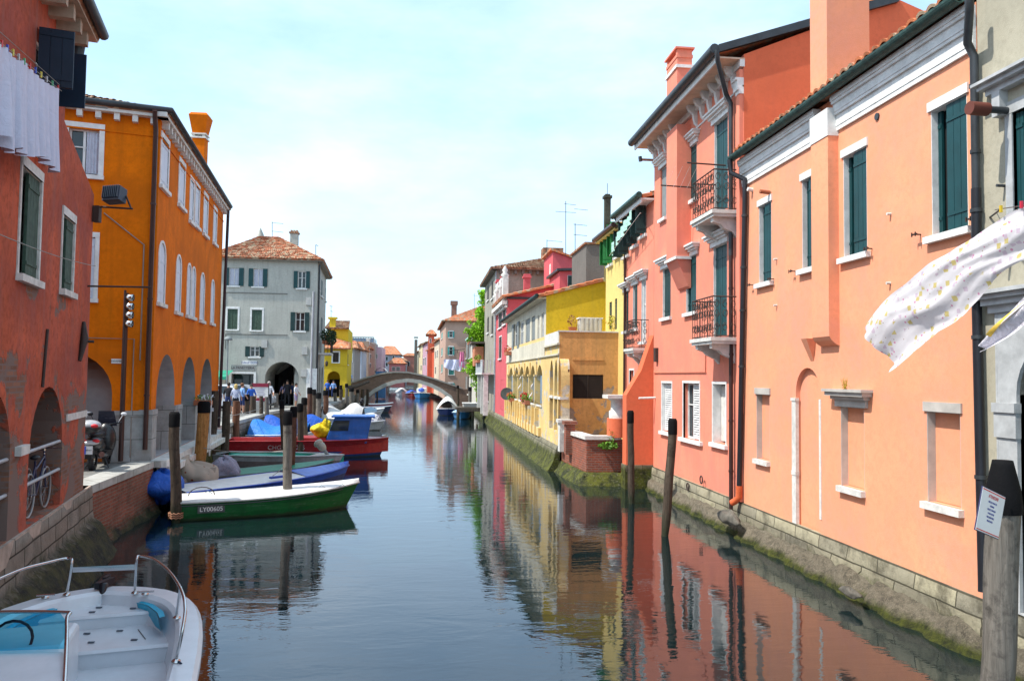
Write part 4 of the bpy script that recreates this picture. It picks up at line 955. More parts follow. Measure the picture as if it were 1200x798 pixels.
# --- R9 white buildings beyond the ivy
wp=stucco('white_lime_plaster',(.55,.52,.46),var=.12,streak=.4)
b,Fs=building('white_house','low off white house with narrow shutters just beyond the vine',[(4.9,71.5),(14,71.5),(14,89.0),(4.9,89.0)],.66,7.6,wp,); F=Fs[3]
for x0,x1,y0,y1,m in ((545.5,547,400,420,greysh),(549.5,551.5,398,420,greysh),(555,558,395,418,dkbrown),(545,546.5,441,462,greysh),(548,549.5,441,462,dkbrown),(551.5,553,441,464,greysh)): window(b,F,F.rect(x0,x1,y0,y1),'shut',m,depth=.1)
close_building(b,Fs,.66,7.6,[wp]); q=MB(); q.fb(F,0,8,7.6,7.75,-.2,.5); q.build('awning',basic('mint_awning',(.35,.62,.52),.8),b)
q=MB(); q.fb(F,0,F.L,7.45,7.6,-.05,.2); q.build('cornice',istria,b)
for x,y,sz,lb in ((551,399,.8,'leafy balcony boxes under the mint awning beside the vine'),(551,423,.6,'small plants on a ledge beside the lower vine')):
    c=gx(x,y,4.6); b=thing('balcony_plant',lb,'plant',c); MB().box(c-Vector((0,0,.3)),(.5,2.6,.25)).build('box',pot,b); q=MB(); leaves(q,c,.4,1.7,.35*sz,260,.1); q.build('foliage',greenleaf,b)
MB_=MB(); b=thing('brick_terrace_block','small orange brick block with a canopy behind the vine','balcony',gx(561,415,4.5))
c=gx(560,418,4.6); MB_.box(c,(.8,3.0,1.7)); MB_.build('wall',basic('orange_brick',(.5,.19,.1),.9),b); MB().box(c+Vector((0,0,1.2)),(1.4,3.6,.15)).build('canopy',basic('canopy_brown',(.12,.1,.08),.9),b)
# landing stage
b=thing('landing_stage','dark wooden landing stage on posts before the vine','jetty',(4.3,66,.8))
q=MB(); q.box((4.0,66,.95),(2.9,3.2,.1)); q.box((4.0,64.45,.8),(2.9,.12,.22)); q.build('deck',wood('jetty_wood',(.12,.1,.08)),b)
for x in (2.7,3.9,5.2):
    for y in (64.7,67.3): MB().tube([(x,y,-1.5),(x,y,.9)],.13,8).build('post',wood('jetty_wood',(.12,.1,.08)),b)
struct_m=basic('boat_cover_grey',(.4,.4,.38),.8)
b=thing('crate','pale covered crate standing on the landing stage','crate',(4.0,66,1.0)); MB().box((3.9,66,1.15),(1.5,1.4,.3)).build('box',struct_m,b,bev=.04); MB().box((3.9,66,1.33),(1.6,1.5,.06)).build('lid',white,b)
# --- R10
bg=stucco('rose_beige_plaster',(.48,.32,.25),var=.1,streak=.3)
X10=gy(521.5,440,97).x
b,Fs=building('beige_pink_house','tall beige pink house with teal shutters beside the right end of the bridge',[(X10,97),(13,97),(13,116),(X10-.4,116)],.66,10.8,bg); F=Fs[3]; G=Fs[0]
ZR=gy(521.5,376,97).z
for x0,x1,y0,y1,st,m in ((526.5,530.5,388.5,395.5,'flat',teal),(526.5,530.5,406.5,416,'flat',teal),(526,532,428,439,'shut',teal),(525.5,530.5,449,455,'flat',teal)):
    window(b,G,G.rect(x0,x1,y0,y1),st,m,depth=.2,trim=.1)
for x0,x1,y0,y1 in ((517.3,518.6,390,397),(517.3,518.6,408,417),(517.3,518.6,427,436)): window(b,F,F.rect(x0,x1,y0,y1),'shut',teal,depth=.1)
close_building(b,Fs,.66,ZR,[bg]); e=.5; P=[(X10-e,97-e,ZR),(13+e,97-e,ZR),(13+e,116+e,ZR),(X10-e-.3,116+e,ZR)]; T=[(7.5,103,ZR+2.6),(8,103,ZR+2.6),(8,110,ZR+2.6),(7.5,110,ZR+2.6)]
for i in range(4): rf=roof(b,P[i],P[(i+1)%4],T[i],T[(i+1)%4],terra2,pitch=.3,row=.5)
c=gy(532,367,101); q=MB(); q.box((c.x,101,ZR+1.3),(.7,.7,2.4)); q.box((c.x,101,ZR+2.6),(.95,.95,.5)); q.build('chimney',basic('chimney_brown',(.2,.12,.09),.9),rf)
# laundry far
for x,y,w,h,m,lb in ((530,415,1.0,1.3,fabric('lilac_sheet',(.6,.62,.8)),'white sheet hung across the teal windows of the beige pink house'),(538,418,.7,1.2,fabric('pale_sheet',(.72,.72,.8)),'second pale sheet to the right of the hanging white sheet'),(541.5,401,.28,2.4,fabric('pink_towel',(.8,.25,.42)),'long pink towel hanging high beside the far white sheets')):
    c=gy(x,y,95.8); q=MB(); q.grid(lambda u,v:c+Vector(((u-.5)*2*w,.12*math.sin(u*14+v*3),-h*.5-v*h*(.7+.3*math.sin(u*3)))),14,5); tag(q.build('laundry',m),lb,'laundry')
b=thing('clothes_rack','thin rail and brackets carrying laundry on the far house','rail',gy(535,412,96)); MB().tube([gy(527,411,95.8),gy(545,409,95.8)],.04,5).build('rail',zinc,b); q=MB()
for x in (528,536,544): q.tube([gy(x,411,95.8),gy(x,413,97)],.04,5)
q.build('bracket',zinc,b)
# --- far right row
def farhouse(label,xl,xr,Y,D,ytop,col,roofm,wins,cat='house',slope=.9,side=None,wm=None,hip=True,name='far_house'):
    """-y facade xl..xr at depth Y, sizes from the photograph; windows: (x0,x1,y0,y1,mat)"""
    A=gy(xl,ytop,Y); B=gy(xr,ytop,Y); z0=.66; zt=(A.z+B.z)/2
    m=stucco('plaster_%d'%(len(MATS)),col,var=.12,streak=.3)
    b,Fs=building(name,label,[(A.x,Y),(B.x,Y),(B.x,Y+D),(A.x-(0 if side is None else side),Y+D)],z0,zt,m); G=Fs[0]
    for x0,x1,y0,y1,wm in wins: window(b,G,G.rect(x0,x1,y0,y1),'shut',wm,depth=.15,trim=.08,sill=False)
    close_building(b,Fs,z0,zt,[m])
    if roofm:
        e=.4; cx=(A.x+B.x)/2; h=zt+slope; x0=A.x-e;x1=B.x+e;y0=Y-e;y1=Y+D+e
        P=[(x0,y0,zt),(x1,y0,zt),(x1,y1,zt),(x0,y1,zt)]; w=(B.x-A.x)*.2; T=[(cx-w,Y+D*.35,h),(cx+w,Y+D*.35,h),(cx+w,Y+D*.65,h),(cx-w,Y+D*.65,h)]
        for i in range(4): roof(b,P[i],P[(i+1)%4],T[i],T[(i+1)%4],roofm,pitch=.4,row=.8,seg=4,amp=.08)
    return b,Fs
def canalhouse(label,Ya,Yb,xa,xb,ytop,col,roofm,wins,name='far_house',side='R'):
    """house whose canal facade runs from Ya (near) to Yb, from the photograph columns xa, xb"""
    A=gy(xa,440,Ya); B=gy(xb,440,Yb); zt=gy(xa,ytop,Ya).z; m=stucco('plaster_%d'%(len(MATS)),col,var=.12,streak=.35)
    if side=='R': C=[(A.x,Ya),(A.x+9,Ya),(B.x+9,Yb),(B.x,Yb)]; fi=3
    else: C=[(A.x-9,Ya),(A.x,Ya),(B.x,Yb),(B.x-9,Yb)]; fi=1
    b,Fs=building(name,label,C,.66,zt,m); F=Fs[fi]
    for x0,x1,y0,y1,wm in wins: window(b,F,F.rect(x0,x1,y0,y1),'shut',wm,depth=.15,trim=.08,sill=False)
    close_building(b,Fs,.66,zt,[m])
    if roofm:
        e=.4; sg=1 if side=='R' else -1; h=zt+1.6
        r0=(A.x-e*sg,Ya-e,zt);r1=(B.x-e*sg,Yb+e,zt);t0=(A.x+4.5*sg,Ya-e,h);t1=(B.x+4.5*sg,Yb+e,h); k0=(A.x+9.4*sg,Ya-e,zt);k1=(B.x+9.4*sg,Yb+e,zt)
        roof(b,r0,r1,t0,t1,roofm,pitch=.4,row=.8,seg=4,amp=.08); roof(b,k0,k1,t0,t1,roofm,pitch=.4,row=.8,seg=4,amp=.08)
        q=MB(); n=-.02
        for Y_ in (Ya,Yb):
            a=A if Y_==Ya else B; q.add([(a.x,Y_,zt-.02),(a.x+9*sg,Y_,zt-.02),(a.x+4.5*sg,Y_,h-.15)],[(0,1,2)])
        q.build('gable',m,b,rec=False)
    return b
canalhouse('cream house with faded shutters left of the beige pink house',116.2,130,514.2,508.5,398,(.6,.5,.38),terra2,((510,511,412,420,greysh),(512,513,411,419,greysh),(510,511,430,438,dkbrown)))
canalhouse('vivid red far house in the right hand row',130.3,146,508.2,500.5,408,(.62,.12,.06),terra2,((502,503.4,424,438,greysh),(504.6,506,423,438,greysh),(502,503.5,409,417,dkbrown)))
farhouse('lilac grey far house with a raised red brick top',502,509,134,6,392,(.55,.13,.07),terra2,((504,505,397,402,dkbrown),))
canalhouse('lilac far house with grey shutters, left of the red one',146.3,163,500.2,495,401,(.48,.3,.36),terra3,((496,497.3,420,428,greysh),(498,499.2,419,428,greysh)))
canalhouse('pale yellow far house in the right hand row',163.5,185,494.6,490.5,403,(.62,.52,.32),terra3,((491.5,492.5,412,419,dkbrown),(493,494,428,434,gshut2)))
canalhouse('narrow greenish grey far house at the left end of the right hand row',186,205,490,487,412,(.3,.31,.25),terra3,((488,489,420,428,dkbrown),))
c=gy(487.5,400,187); b=thing('tall_chimney','thin dark chimney stack above the far right hand row','chimney',(c.x,187,.66)); MB().box((c.x,187,c.z/2+.4),(.7,.7,c.z)).build('stack',greyc,b); MB().box((c.x,187,c.z+.9),(.95,.95,.3)).build('cap',greyc,b)
# --- centre and left far houses
farhouse('far red house with a tiled roof at the end of the canal',473,488,232,12,417,(.4,.17,.13),terra2,((478,480,424,429,dkbrown),))
farhouse('grey far house with a low roof beside the red house',466,476,222,10,423,(.3,.3,.32),terra3,((469,471,429,433,gshut2),))
farhouse('low pink far house with grey shutters in the centre',456,474.3,190,9,426,(.62,.25,.27),terra2,((459.5,463,430,434.5,greysh),(464.5,468.5,430,434.5,greysh)),slope=1.4)
farhouse('blue grey far house with a bright orange hip roof',442.5,468.5,205,16,415.5,(.3,.33,.39),terra2,((452,454.5,418,422,gshut2),(452,454.5,425,429,gshut2),(460,462,417,420,gshut2)),slope=2.4)
farhouse('lilac pink far block with a metal rooftop',437,447.5,180,16,406.5,(.6,.42,.5),None,((441,442.2,415,420,greysh),))
b,_=farhouse('large far apartment block with a blue glazed rooftop storey',411,438.5,172,14,401,(.36,.3,.28),None,())
A=gy(411,396,174);B=gy(438,396,174)
q=MB(); q.prism([(A.x,174),(B.x,174),(B.x,184),(A.x,184)],gy(420,401,172).z,A.z); q.build('rooftop_storey',basic('blue_glazing',(.18,.27,.4),.3),b)
q=MB()
for i in range(10): x=A.x+(B.x-A.x)*i/9; q.box((x,173.9,A.z-.6),(.15,.1,1.6))
q.box(((A.x+B.x)/2,173.9,A.z+.2),(B.x-A.x,.2,.2)); q.build('rooftop_rail',greysh,b)
canalhouse('brown brick far house with small green windows',128,143,431.2,438.8,400,(.34,.24,.18),None,((433.5,434.7,415,420,gshut2),(433.5,434.7,426,431,gshut2)),side='L')
farhouse('pale yellow far house with green shutters',423.8,431.2,128.3,8,408,(.6,.53,.3),terra2,((425,427.6,415.5,419.5,gshut),(425,427.6,426.5,430.5,gshut)))
farhouse('blue white far house with an orange roof',415.5,424,112,9,410,(.42,.47,.55),terra2,((418,419.6,425,430,dkbrown),),slope=1.2)
farhouse('narrow grey far house beside the yellow house',408.3,415.4,98,9,408,(.32,.31,.3),terra2,((411,412.5,415,425,dkbrown),),slope=1.0)
c=gy(431.5,398,129.5); b=thing('white_chimney','slim white chimney on the far brick house','chimney',(c.x,129.5,9)); MB().box((c.x,129.5,c.z-2.0),(.5,.5,4)).build('stack',white,b); MB().box((c.x,129.5,c.z+.1),(.7,.7,.15)).build('cap',white,b)
# yellow house
ym=stucco('warm_yellow_plaster',(.66,.46,.035),var=.08,streak=.2)
A=gy(376,424,80);B=gy(406.8,424,80)
b,Fs=building('yellow_house','bright yellow house with a round archway at the left bridge foot',[(A.x,80),(B.x,80),(B.x-.5,90),(A.x,90)],1.3,6,ym); G=Fs[0]
zt=gy(395,408.5,80).z
window(b,G,G.rect(390,397,413,424.5),'shut',dkbrown,depth=.12,trim=.12)
r=G.rect(383.5,398.5,435,447); r=(r[0],r[1],1.32,r[3]); G.holes.append((rpoly(r,1),2.0,True)); MB().fb(G,r[0]+.05,r[1]-.05,1.4,3.1,-1.9,-1.7).build('door',dark,b)  # slab in the interior black fills the back of the archway
F=Fs[1]; window(b,F,(1.0,2.2,gy(406,427,80).z,zt-.5),'shut',dkbrown,depth=.1)
MB().fb(G,0,G.L,gy(395,428,80).z,gy(395,427,80).z,0,.06).build('string_course',ym,b)
q=MB(); a,z=G.px(383.5,424); q.tube([G.p(a,z,0),G.p(a,z+.1,.5)],.03,6); q.lathe(G.p(a,z-.45,.5),[(.05,0),(.12,.1),(.16,.4),(.02,.55)],8); q.build('wall_lantern',iron,b)
close_building(b,Fs,1.3,zt,[ym])
z2=zt+1.6
roof(b,(A.x-.4,79.5,zt),(B.x+.4,79.5,zt),(A.x-.4,83,z2),(B.x+.1,83,z2-.9),terra2,pitch=.3)
A2=gy(384,384.5,83);B2=gy(408.5,384.5,83)
q=MB(); q.prism([(A2.x,83),(B2.x,83),(B2.x-.4,92),(A2.x,92)],zt-1,A2.z); q.build('upper_wall',ym,b)
rf=roof(b,(A2.x-.3,82.6,A2.z),(B2.x+.1,82.6,A2.z),(A2.x-.3,87.5,A2.z+1.1),(B2.x-.3,87.5,A2.z+1.1),terra3,pitch=.3)
c=gy(390,374,83.2); q=MB(); q.box((c.x,83.2,(A2.z+c.z)/2),(.6,.6,c.z-A2.z+.4)); q.box((c.x,83.2,c.z+.1),(.9,.8,.2)); q.build('chimney',ym,rf)
antenna('tv_antenna','thin antenna on the yellow house roof',388,376,358,84,((358,-2,2),(364,-1,2)))
# ------------------------------------------------------------------ bridge
brickB=blocks('bridge_brick',(.30,.18,.135),.34,.11,(.2,.18,.16),grime=.3,msize=.015,bump=.3)
YB=91.5
b=thing('arch_bridge','low brick footbridge with a wide pale stone arch spanning the canal','bridge',(-2,YB,0))
top=[(388,456),(410,449.5),(430,443),(447,438.5),(462,436.6),(478,437),(495,440.5),(510,445),(525,450),(541,455.5)]
arc=[(425,473),(431,466.5),(440,459.5),(452,453.2),(465,449.3),(478,447.6),(491,449.2),(504,453.4),(516,459.2),(526,466.5),(533,473)]
T=[gy(x,y,YB) for x,y in top]; A=[gy(x,y,YB) for x,y in arc]
T[0].x-=2; A[0].z=-.6;A[-1].z=-.6
Fb=Fr((0,YB),(10,YB)); D=3.2
out=[(T[0].x,-.8),(A[0].x,-.8)]+[(a.x,a.z) for a in A]+[(A[-1].x,-.8),(T[-1].x+1.2,-.8),(T[-1].x+1.2,T[-1].z-.1)]+[(t.x,t.z) for t in T[::-1]]
q=MB(); q.fprism(Fb,out,0,-D); q.build('wall',brickB,b)
q=MB()
for i in range(len(A)-1):
    def ex(j):
        t=(A[min(j+1,len(A)-1)]-A[max(j-1,0)]).normalized(); return Vector((-t.z,0,t.x))
    a,c=A[i],A[i+1]; na,nc=ex(i),ex(i+1)
    vs=[a,c,c+nc*.42,a+na*.42]; vs=[Vector((v.x,YB-.06,v.z)) for v in vs]+[Vector((v.x,YB+.3,v.z)) for v in vs]
    q.add(vs,[(0,1,2,3),(7,6,5,4),(0,4,5,1),(1,5,6,2),(2,6,7,3),(3,7,4,0)])
q.build('arch_ring',basic('arch_stone',(.4,.4,.38),.85,var=.2,scale=2),b)
q=MB()
for yy in (0,-D+.3):
    for i in range(len(T)-1):
        a,c=T[i],T[i+1]; vs=[(a.x,YB-.12-yy,a.z-.02),(c.x,YB-.12-yy,c.z-.02),(c.x,YB-.12-yy,c.z+.16),(a.x,YB-.12-yy,a.z+.16)]; vs+=[(x,y_+.4,z) for x,y_,z in vs]
        q.add(vs,[(0,1,2,3),(7,6,5,4),(0,4,5,1),(1,5,6,2),(2,6,7,3),(3,7,4,0)])
q.build('coping',basic('coping_stone',(.30,.29,.27),.85,var=.2),b)
# marquee/van roofs beyond bridge
b=thing('covered_boat','white covered boat seen above the bridge parapet','boat',gy(446,433,118)); c=gy(446,434,118)
q=MB(); q.grid(lambda u,v:Vector((c.x-.9+1.9*u,118+3*v,c.z-.3+.7*math.sin(pi*u)**.6)),12,3); q.build('canopy',white,b); MB().box((c.x,119.5,c.z/2),(1.5,2.6,c.z-.3)).build('cabin',basic('tarp_blue2',(.05,.15,.3),.6),b)
# a second low bridge beyond
b=thing('far_bridge','small far brick bridge glimpsed through the arch of the nearer bridge','bridge',(-4,190,0))
A=gy(440,455,190);B=gy(500,455,190); Fq=Fr((0,190),(10,190))
cx=(A.x+B.x)/2+1.5; out=[(A.x,-1),(cx-4.5,-1)]+[(cx-4.5*math.cos(pi*i/12),2.1*math.sin(pi*i/12)) for i in range(13)]+[(cx+4.5,-1),(B.x+1,-1),(B.x+1,1.9),(cx,3.0),(A.x,1.9)]
MB().fprism(Fq,out,0,-3).build('wall',basic('far_brick',(.3,.15,.11),.9),b); q=MB()
for i in range(12):
    a0,a1=pi*i/12,pi*(i+1)/12; P_=[(cx-4.5*math.cos(w)*f,2.1*math.sin(w)*f) for w,f in ((a0,1),(a1,1),(a1,1.08),(a0,1.08))]; q.add([Fq.p(a,z,o) for o in(.06,-.1) for a,z in P_],[(0,1,2,3),(7,6,5,4),(3,2,6,7),(0,4,5,1)])
q.build('arch_ring',MATS['arch_stone'],b)
# ================================================================== LEFT BANK
redp=stucco('red_plaster',(.54,.115,.055),var=.3,alt=(.30,.075,.06),streak=.75,fade=(.27,.12,.10),patch=(.20,.14,.12),patch_t=.60,patch_scale=.75,low=4.6,brick=(.3,.14,.09),bump=.5)
RA=Vector((-5.5,11.0)); RB=Vector((-6.75,16.82)); d=(RB-RA).normalized()
N0=RA-d*8.5; N1=RA+d*2.62; N2=RA+d*5.3
nrm=Vector((d.y,-d.x)); bk=lambda p,w:(p.x-nrm.x*w,p.y-nrm.y*w)
s0_=(RA-N0).length; ST=2.62+s0_
b,Fs=building('red_house','weathered red house with flaking plaster and an arched bicycle niche at the left edge',[bk(N0,8),tuple(N0),tuple(N2),bk(N2,8)],1.0,9.3,redp); F=Fs[1]
window(b,F,(.27+s0_,1.30+s0_,4.92,6.42),'ajar',oldsh,depth=.22,trim=.07,reveal=True,frame=istria,tmat=istria,big=.08,hood='flat')
q=MB(); q.fb(F,.1+s0_,1.52+s0_,6.72,6.78,-.02,.16); q.build('window_hood',istria,b)
window(b,F,(2.75+s0_,3.65+s0_,4.97,6.22),'ajar',oldsh,depth=.2,trim=.06,reveal=True,frame=istria,big=.06,hood='flat')
window(b,F,(.75+s0_,1.65+s0_,7.7,8.55),'open',bshut,depth=.2,openA=1.5,frame=white)
AR=(1.22+s0_,3.35+s0_,1.32,3.35); F.holes.append((rpoly(AR,1,14),1.5,True))
AR2=(-1.6+s0_,.28+s0_,1.32,3.35); F.holes.append((rpoly(AR2,1,14),1.5,True))
q=MB()
for z in (1.92,2.4): q.tube([F.p(AR[0]-.02,z,-.04),F.p(AR[1]+.02,z,-.04)],.028,8); q.tube([F.p(AR2[0]-.02,z,-.04),F.p(AR2[1]+.02,z,-.04)],.028,8)
q.build('niche_rail',basic('grey_rail',(.4,.4,.42),.5),b)
mb=MB()
wall_panel(mb,F,[(0,.95),(F.L,1.10),(F.L,7.1),(ST,7.75),(ST,9.3),(0,9.3)],F.holes)
e1=Fs[2]; wall_panel(mb,e1,[(0,.95),(8,.95),(8,5.4),(0,7.1)])
T0=Fr(tuple(N1),bk(N1,8)); wall_panel(mb,T0,[(0,5),(8,5),(8,9.3),(4,10.85),(0,9.3)])
e3=Fs[3]; wall_panel(mb,e3,[(0,.95),(e3.L,.95),(e3.L,9.3),(0,9.3)]); wall_panel(mb,Fs[0],[(0,.95),(8,.95),(8,9.3),(4,10.85),(0,9.3)])
mb.add([F.p(ST,7.75),F.p(F.L,7.1),F.p(F.L,5.4,-8),F.p(ST,6.0,-8)],[(0,1,2,3)])
mb.build('wall',redp,b,rec=False)
q=MB(); q.fb(F,0,ST+.15,9.2,9.28,-.02,.42)
for i in range(14): q.fb(F,ST-.3-i*.5,ST-.16-i*.5,8.98,9.2,-.02,.34)
q.build('eaves_soffit',basic('eaves_stone',(.45,.33,.24),.85,var=.3),b)
MB().tube([F.p(-.1,9.36,.5),F.p(ST+.2,9.36,.5)],.085,10).build('gutter',zinc,b)
roof(b,F.p(0,9.32,.45),F.p(ST+.2,9.32,.45),F.p(0,10.9,-4),F.p(ST+.2,10.9,-4),terra3); roof(b,F.p(ST+.2,9.32,-8.4),F.p(0,9.32,-8.4),F.p(ST+.2,10.9,-4),F.p(0,10.9,-4),terra3)
MB().tube([F.p(ST-.1,9.1,.2),F.p(ST-.06,8.5,.12),F.p(ST-.06,8.2,.1)],.1,8).build('gutter_box',zinc,b)
q=MB(); a,z=F.px(94,403); q.tube([F.p(a-.14,z-.32,.03),F.p(a,z+.1,.07),F.p(a+.1,z+.42,.03)],[.03,.07,.03],6); q.tube([F.p(a-.02,z+.05,.0),F.p(a+.05,z+.05,.22)],.03,6); q.build('wall_anchor',iron,b)
MB().tube([F.p(1.95+s0_,4.25,.02),F.p(1.78+s0_,3.35,.02)],.022,6).build('iron_tie',iron,b)
q=MB(); q.fb(F,3.6+s0_,F.L+.015,2.72,2.84,-.01,.022); q.fb(F,.5+s0_,.95+s0_,2.42,2.55,-.01,.08); q.build('stone_band',istria,b)
q=MB()
for a in range(10): q.fb(F,.3+a*1.45,.3+a*1.45+1.4,1.0,1.3,-.1,.05)
q.build('base_course',basic('pinkish_stone',(.42,.33,.27),.85,var=.3,bump=.5),b)
MB().tube([F.p(F.L-.3,5.25,.0),F.p(F.L-.1,5.3,1.1)],.02,6).build('pole',iron,b)
# floodlight on the corner
P=gz(121,236,0); c=F.p(F.L-.15,7.0,.3)
b=thing('floodlight','grey finned floodlight on a bracket at the corner of the red house','floodlight',c)
cc=c+Vector((.08,.05,.1)); q=MB(); M=Matrix.Rotation(R(-12),3,'X')@Matrix.Rotation(R(-15),3,'Z')
q.box(cc,(.36,.24,.3),M=M)
for i in range(9): q.box(cc+M@Vector((-.16+i*.04,-.135,.02)),(.012,.05,.26),M=M)
q.build('housing',basic('flood_grey',(.04,.055,.08),.45),b,bev=.015); q=MB(); q.box(cc+M@Vector((0,.13,0)),(.32,.02,.26),M=M); q.build('lens',glass,b)
q=MB(); q.tube([c+Vector((-.25,0,-.15)),c+Vector((.45,0,-.17))],.02,6); q.tube([c+Vector((.42,0,-.17)),cc+Vector((.2,.05,0))],.018,6); q.box(c+Vector((-.22,0,-.3)),(.12,.14,.32)); q.build('bracket',iron,b)
# --- orange house
orange=stucco('orange_plaster',(.74,.168,.002),var=.14,streak=.5,alt=(.52,.12,.004),base_dirt=2.2,dirt=.5,dcol=(.3,.1,.03),fade=(.4,.1,.005),bump=.3)
plast=basic('portico_plaster',(.33,.33,.34),.85,var=.12)
OC=Vector((-7.1,21.3)); OE=Vector((-8.4,33.0)); dl=Vector((-3.9,-1.0)).normalized()*9; 
b,Fs=building('orange_house','bright orange house with white shutters, an arcade on the canal and a flared chimney',[(OC.x+dl.x,OC.y+dl.y),tuple(OC),tuple(OE),(OE.x+dl.x,OE.y+dl.y)],1.3,10.6,orange); G=Fs[0]; F=Fs[1]
ZO=10.3
def wn(F,x0,x1,y0,y1,**k): 
    r=F.rect(x0,x1,y0,y1); return window(b,F,r,**k)
for i,(x0,x1,y0,y1) in enumerate(((188.5,197,164,222),(209.5,216,192,243),(222.5,226.5,212,261),(228.5,233,219,266),(238.5,243,230,276),(250,253.5,246,286))):
    wn(F,x0,x1,y0,y1,style='shut',mat=wshut,depth=.1,trim=.1,big=.14)
for i,(x0,x1,y0,y1) in enumerate(((185.5,193,284,356),(206,211.5,300,366),(219,223,310,370),(224.3,228.2,314,372),(234.5,239,321,376),(247,250.5,329,379))):
    wn(F,x0,x1,y0,y1,style='shut',mat=wshut,arch=1,depth=.1,trim=.07,big=.12,sillm=istria)
r=G.rect(80,116,151,205); window(b,G,r,'half',wshut,depth=.16,trim=.12,curtain=fabric('sheer_curtain',(.5,.52,.6)),big=.14)
r=G.rect(100.5,111.5,278,350); window(b,G,(r[0],r[1]-.02,r[2],r[3]),'shut',wshut,depth=.1,trim=.1)
# portico arches
piers=[]
for x0,x1,yt in ((182.5,204,415),(212,228,418),(234,247.5,420)):
    s0=F.px(x0,480)[0]; s1=F.px(x1,480)[0]; zt=F.px((x0+x1)/2,yt)[1]; F.holes.append((rpoly((s0,s1,1.32,zt),1,14),2.6,True)); piers.append((s0,s1))
s1=G.px(131,470)[0]; zt=G.px(105,413)[1]; aG=(s1-2.1,s1,1.32,zt); G.holes.append((rpoly(aG,1,14),2.4,True))
mb=MB(); 
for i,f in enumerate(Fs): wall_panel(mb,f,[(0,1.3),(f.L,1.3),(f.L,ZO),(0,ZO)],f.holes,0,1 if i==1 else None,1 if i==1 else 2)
mb.build('wall',[orange,plast,basic('arcade_shade',(.06,.05,.045),.9)],b,rec=False)  # third colour: shade inside the front arch painted on its back
q=MB(); lo=[0]+[v for p in piers for v in p]+[F.L]
for i in range(0,len(lo),2):
    a0,a1=lo[i],lo[i+1]; q.fb(F,a0-(.03 if i else .02),a1+.02 if i<len(lo)-2 else a1,1.302,2.45,-.5,.03); q.fb(F,a0-.04,a1+.03,2.45,2.62,-.45,.05)
q.fb(G,s1,G.L+.045,1.302,2.45,-.3,.032); q.fb(G,s1-.01,G.L+.055,2.45,2.6,-.28,.052); q.build('stone_dado',blocks('marble_cladding',(.45,.46,.46),.7,.62,(.14,.14,.14),grime=.3,msize=.01,bump=.1),b)
q=MB(); q.fb(F,0,F.L,1.12,1.31,.0,.42); q.fb(F,.4,F.L,.95,1.12,.1,.55); q.build('portico_step',istria,b)
# doors inside the front arch
q=MB(); 
for i in range(4): q.fb(G,aG[0]+.3+i*.45,aG[0]+.36+i*.45,1.35,3.6,-2.35,-2.3)
q.fb(G,aG[0],aG[1],3.05,3.1,-2.36,-2.3); q.build('shop_front',greysh,b)
# cornice
q=MB()
for f in (G,F):
    n=int(f.L/.42)
    q.fb(f,-.3 if f is F else 0,f.L+.2 if f is G else f.L,ZO-.02,ZO+.1,-.05,.22)
    for i in range(n): a=.2+i*f.L/n; q.fb(f,a,a+.13,ZO-.2,ZO-.02,-.01,.17)
q.build('cornice',istria,b)
q=MB(); q.fb(G,0,G.L+.03,ZO-.5,ZO-.46,0,.025); q.fb(F,-.02,F.L,ZO-.5,ZO-.46,0,.025); q.build('string_course',orange,b)
q=MB(); q.tube([G.p(0,ZO+.17,.27),G.p(G.L+.27,ZO+.17,.27),F.p(F.L+.1,ZO+.17,.27)],.08,10); q.build('gutter',zinc,b)
cA,cB,cC,cD=[Vector((*c,ZO+.14)) for c in ((OC.x+dl.x,OC.y+dl.y),tuple(OC),tuple(OE),(OE.x+dl.x,OE.y+dl.y))]
u=(cB-cA).normalized(); v=(cC-cB).normalized(); e=.42
e=.26; cA=cA-u*e-v*e; cB=cB+u*e-v*e; cC=cC+u*e+v*e; cD=cD-u*e+v*e
m0=(cA+cB)/2+v*4.8+Vector((0,0,1.7)); m1=(cC+cD)/2-v*4.8+Vector((0,0,1.7))
rf=roof(b,cA,cB,m0,m0,terra3,pitch=.24); roof(b,cB,cC,m0,m1,terra3,pitch=.24); roof(b,cC,cD,m1,m1,terra3); roof(b,cD,cA,m1,m0,terra3)
# flared chimney
c=gy(236,170,30.5); q=MB(); X=c.x-.05; Y=30.5; z1=gy(238,164,30.5).z; z2=gy(239,159,30.5).z; z3=gy(239,135,30.5).z
q.box((X,Y,(ZO+z1)/2),(.46,.46,z1-ZO)); ch=q.build('chimney',orange,rf)
q=MB(); 
for i in(-1,1):
    for j in(-1,1): q.box((X+i*.18,Y+j*.18,(z1+z2)/2),(.09,.09,z2-z1))
q.box((X,Y,z1+.02),(.55,.55,.06)); q.box((X,Y,z2-.01),(.55,.55,.05)); q.build('chimney_vent',istria,ch)
def frus(q,X,Y,za,zb,ra,rb):
    vs=[(X+i*r,Y+j*r,z) for z,r in((za,ra),(zb,rb)) for i,j in((-1,-1),(1,-1),(1,1),(-1,1))]
    q.add(vs,[(3,2,1,0),(4,5,6,7),(0,1,5,4),(1,2,6,5),(2,3,7,6),(3,0,4,7)])
q=MB(); frus(q,X,Y,z2+.01,z3-.1,.23,.35); frus(q,X,Y,z3-.1,z3,.35,.28); q.build('chimney_pot',orange,ch)
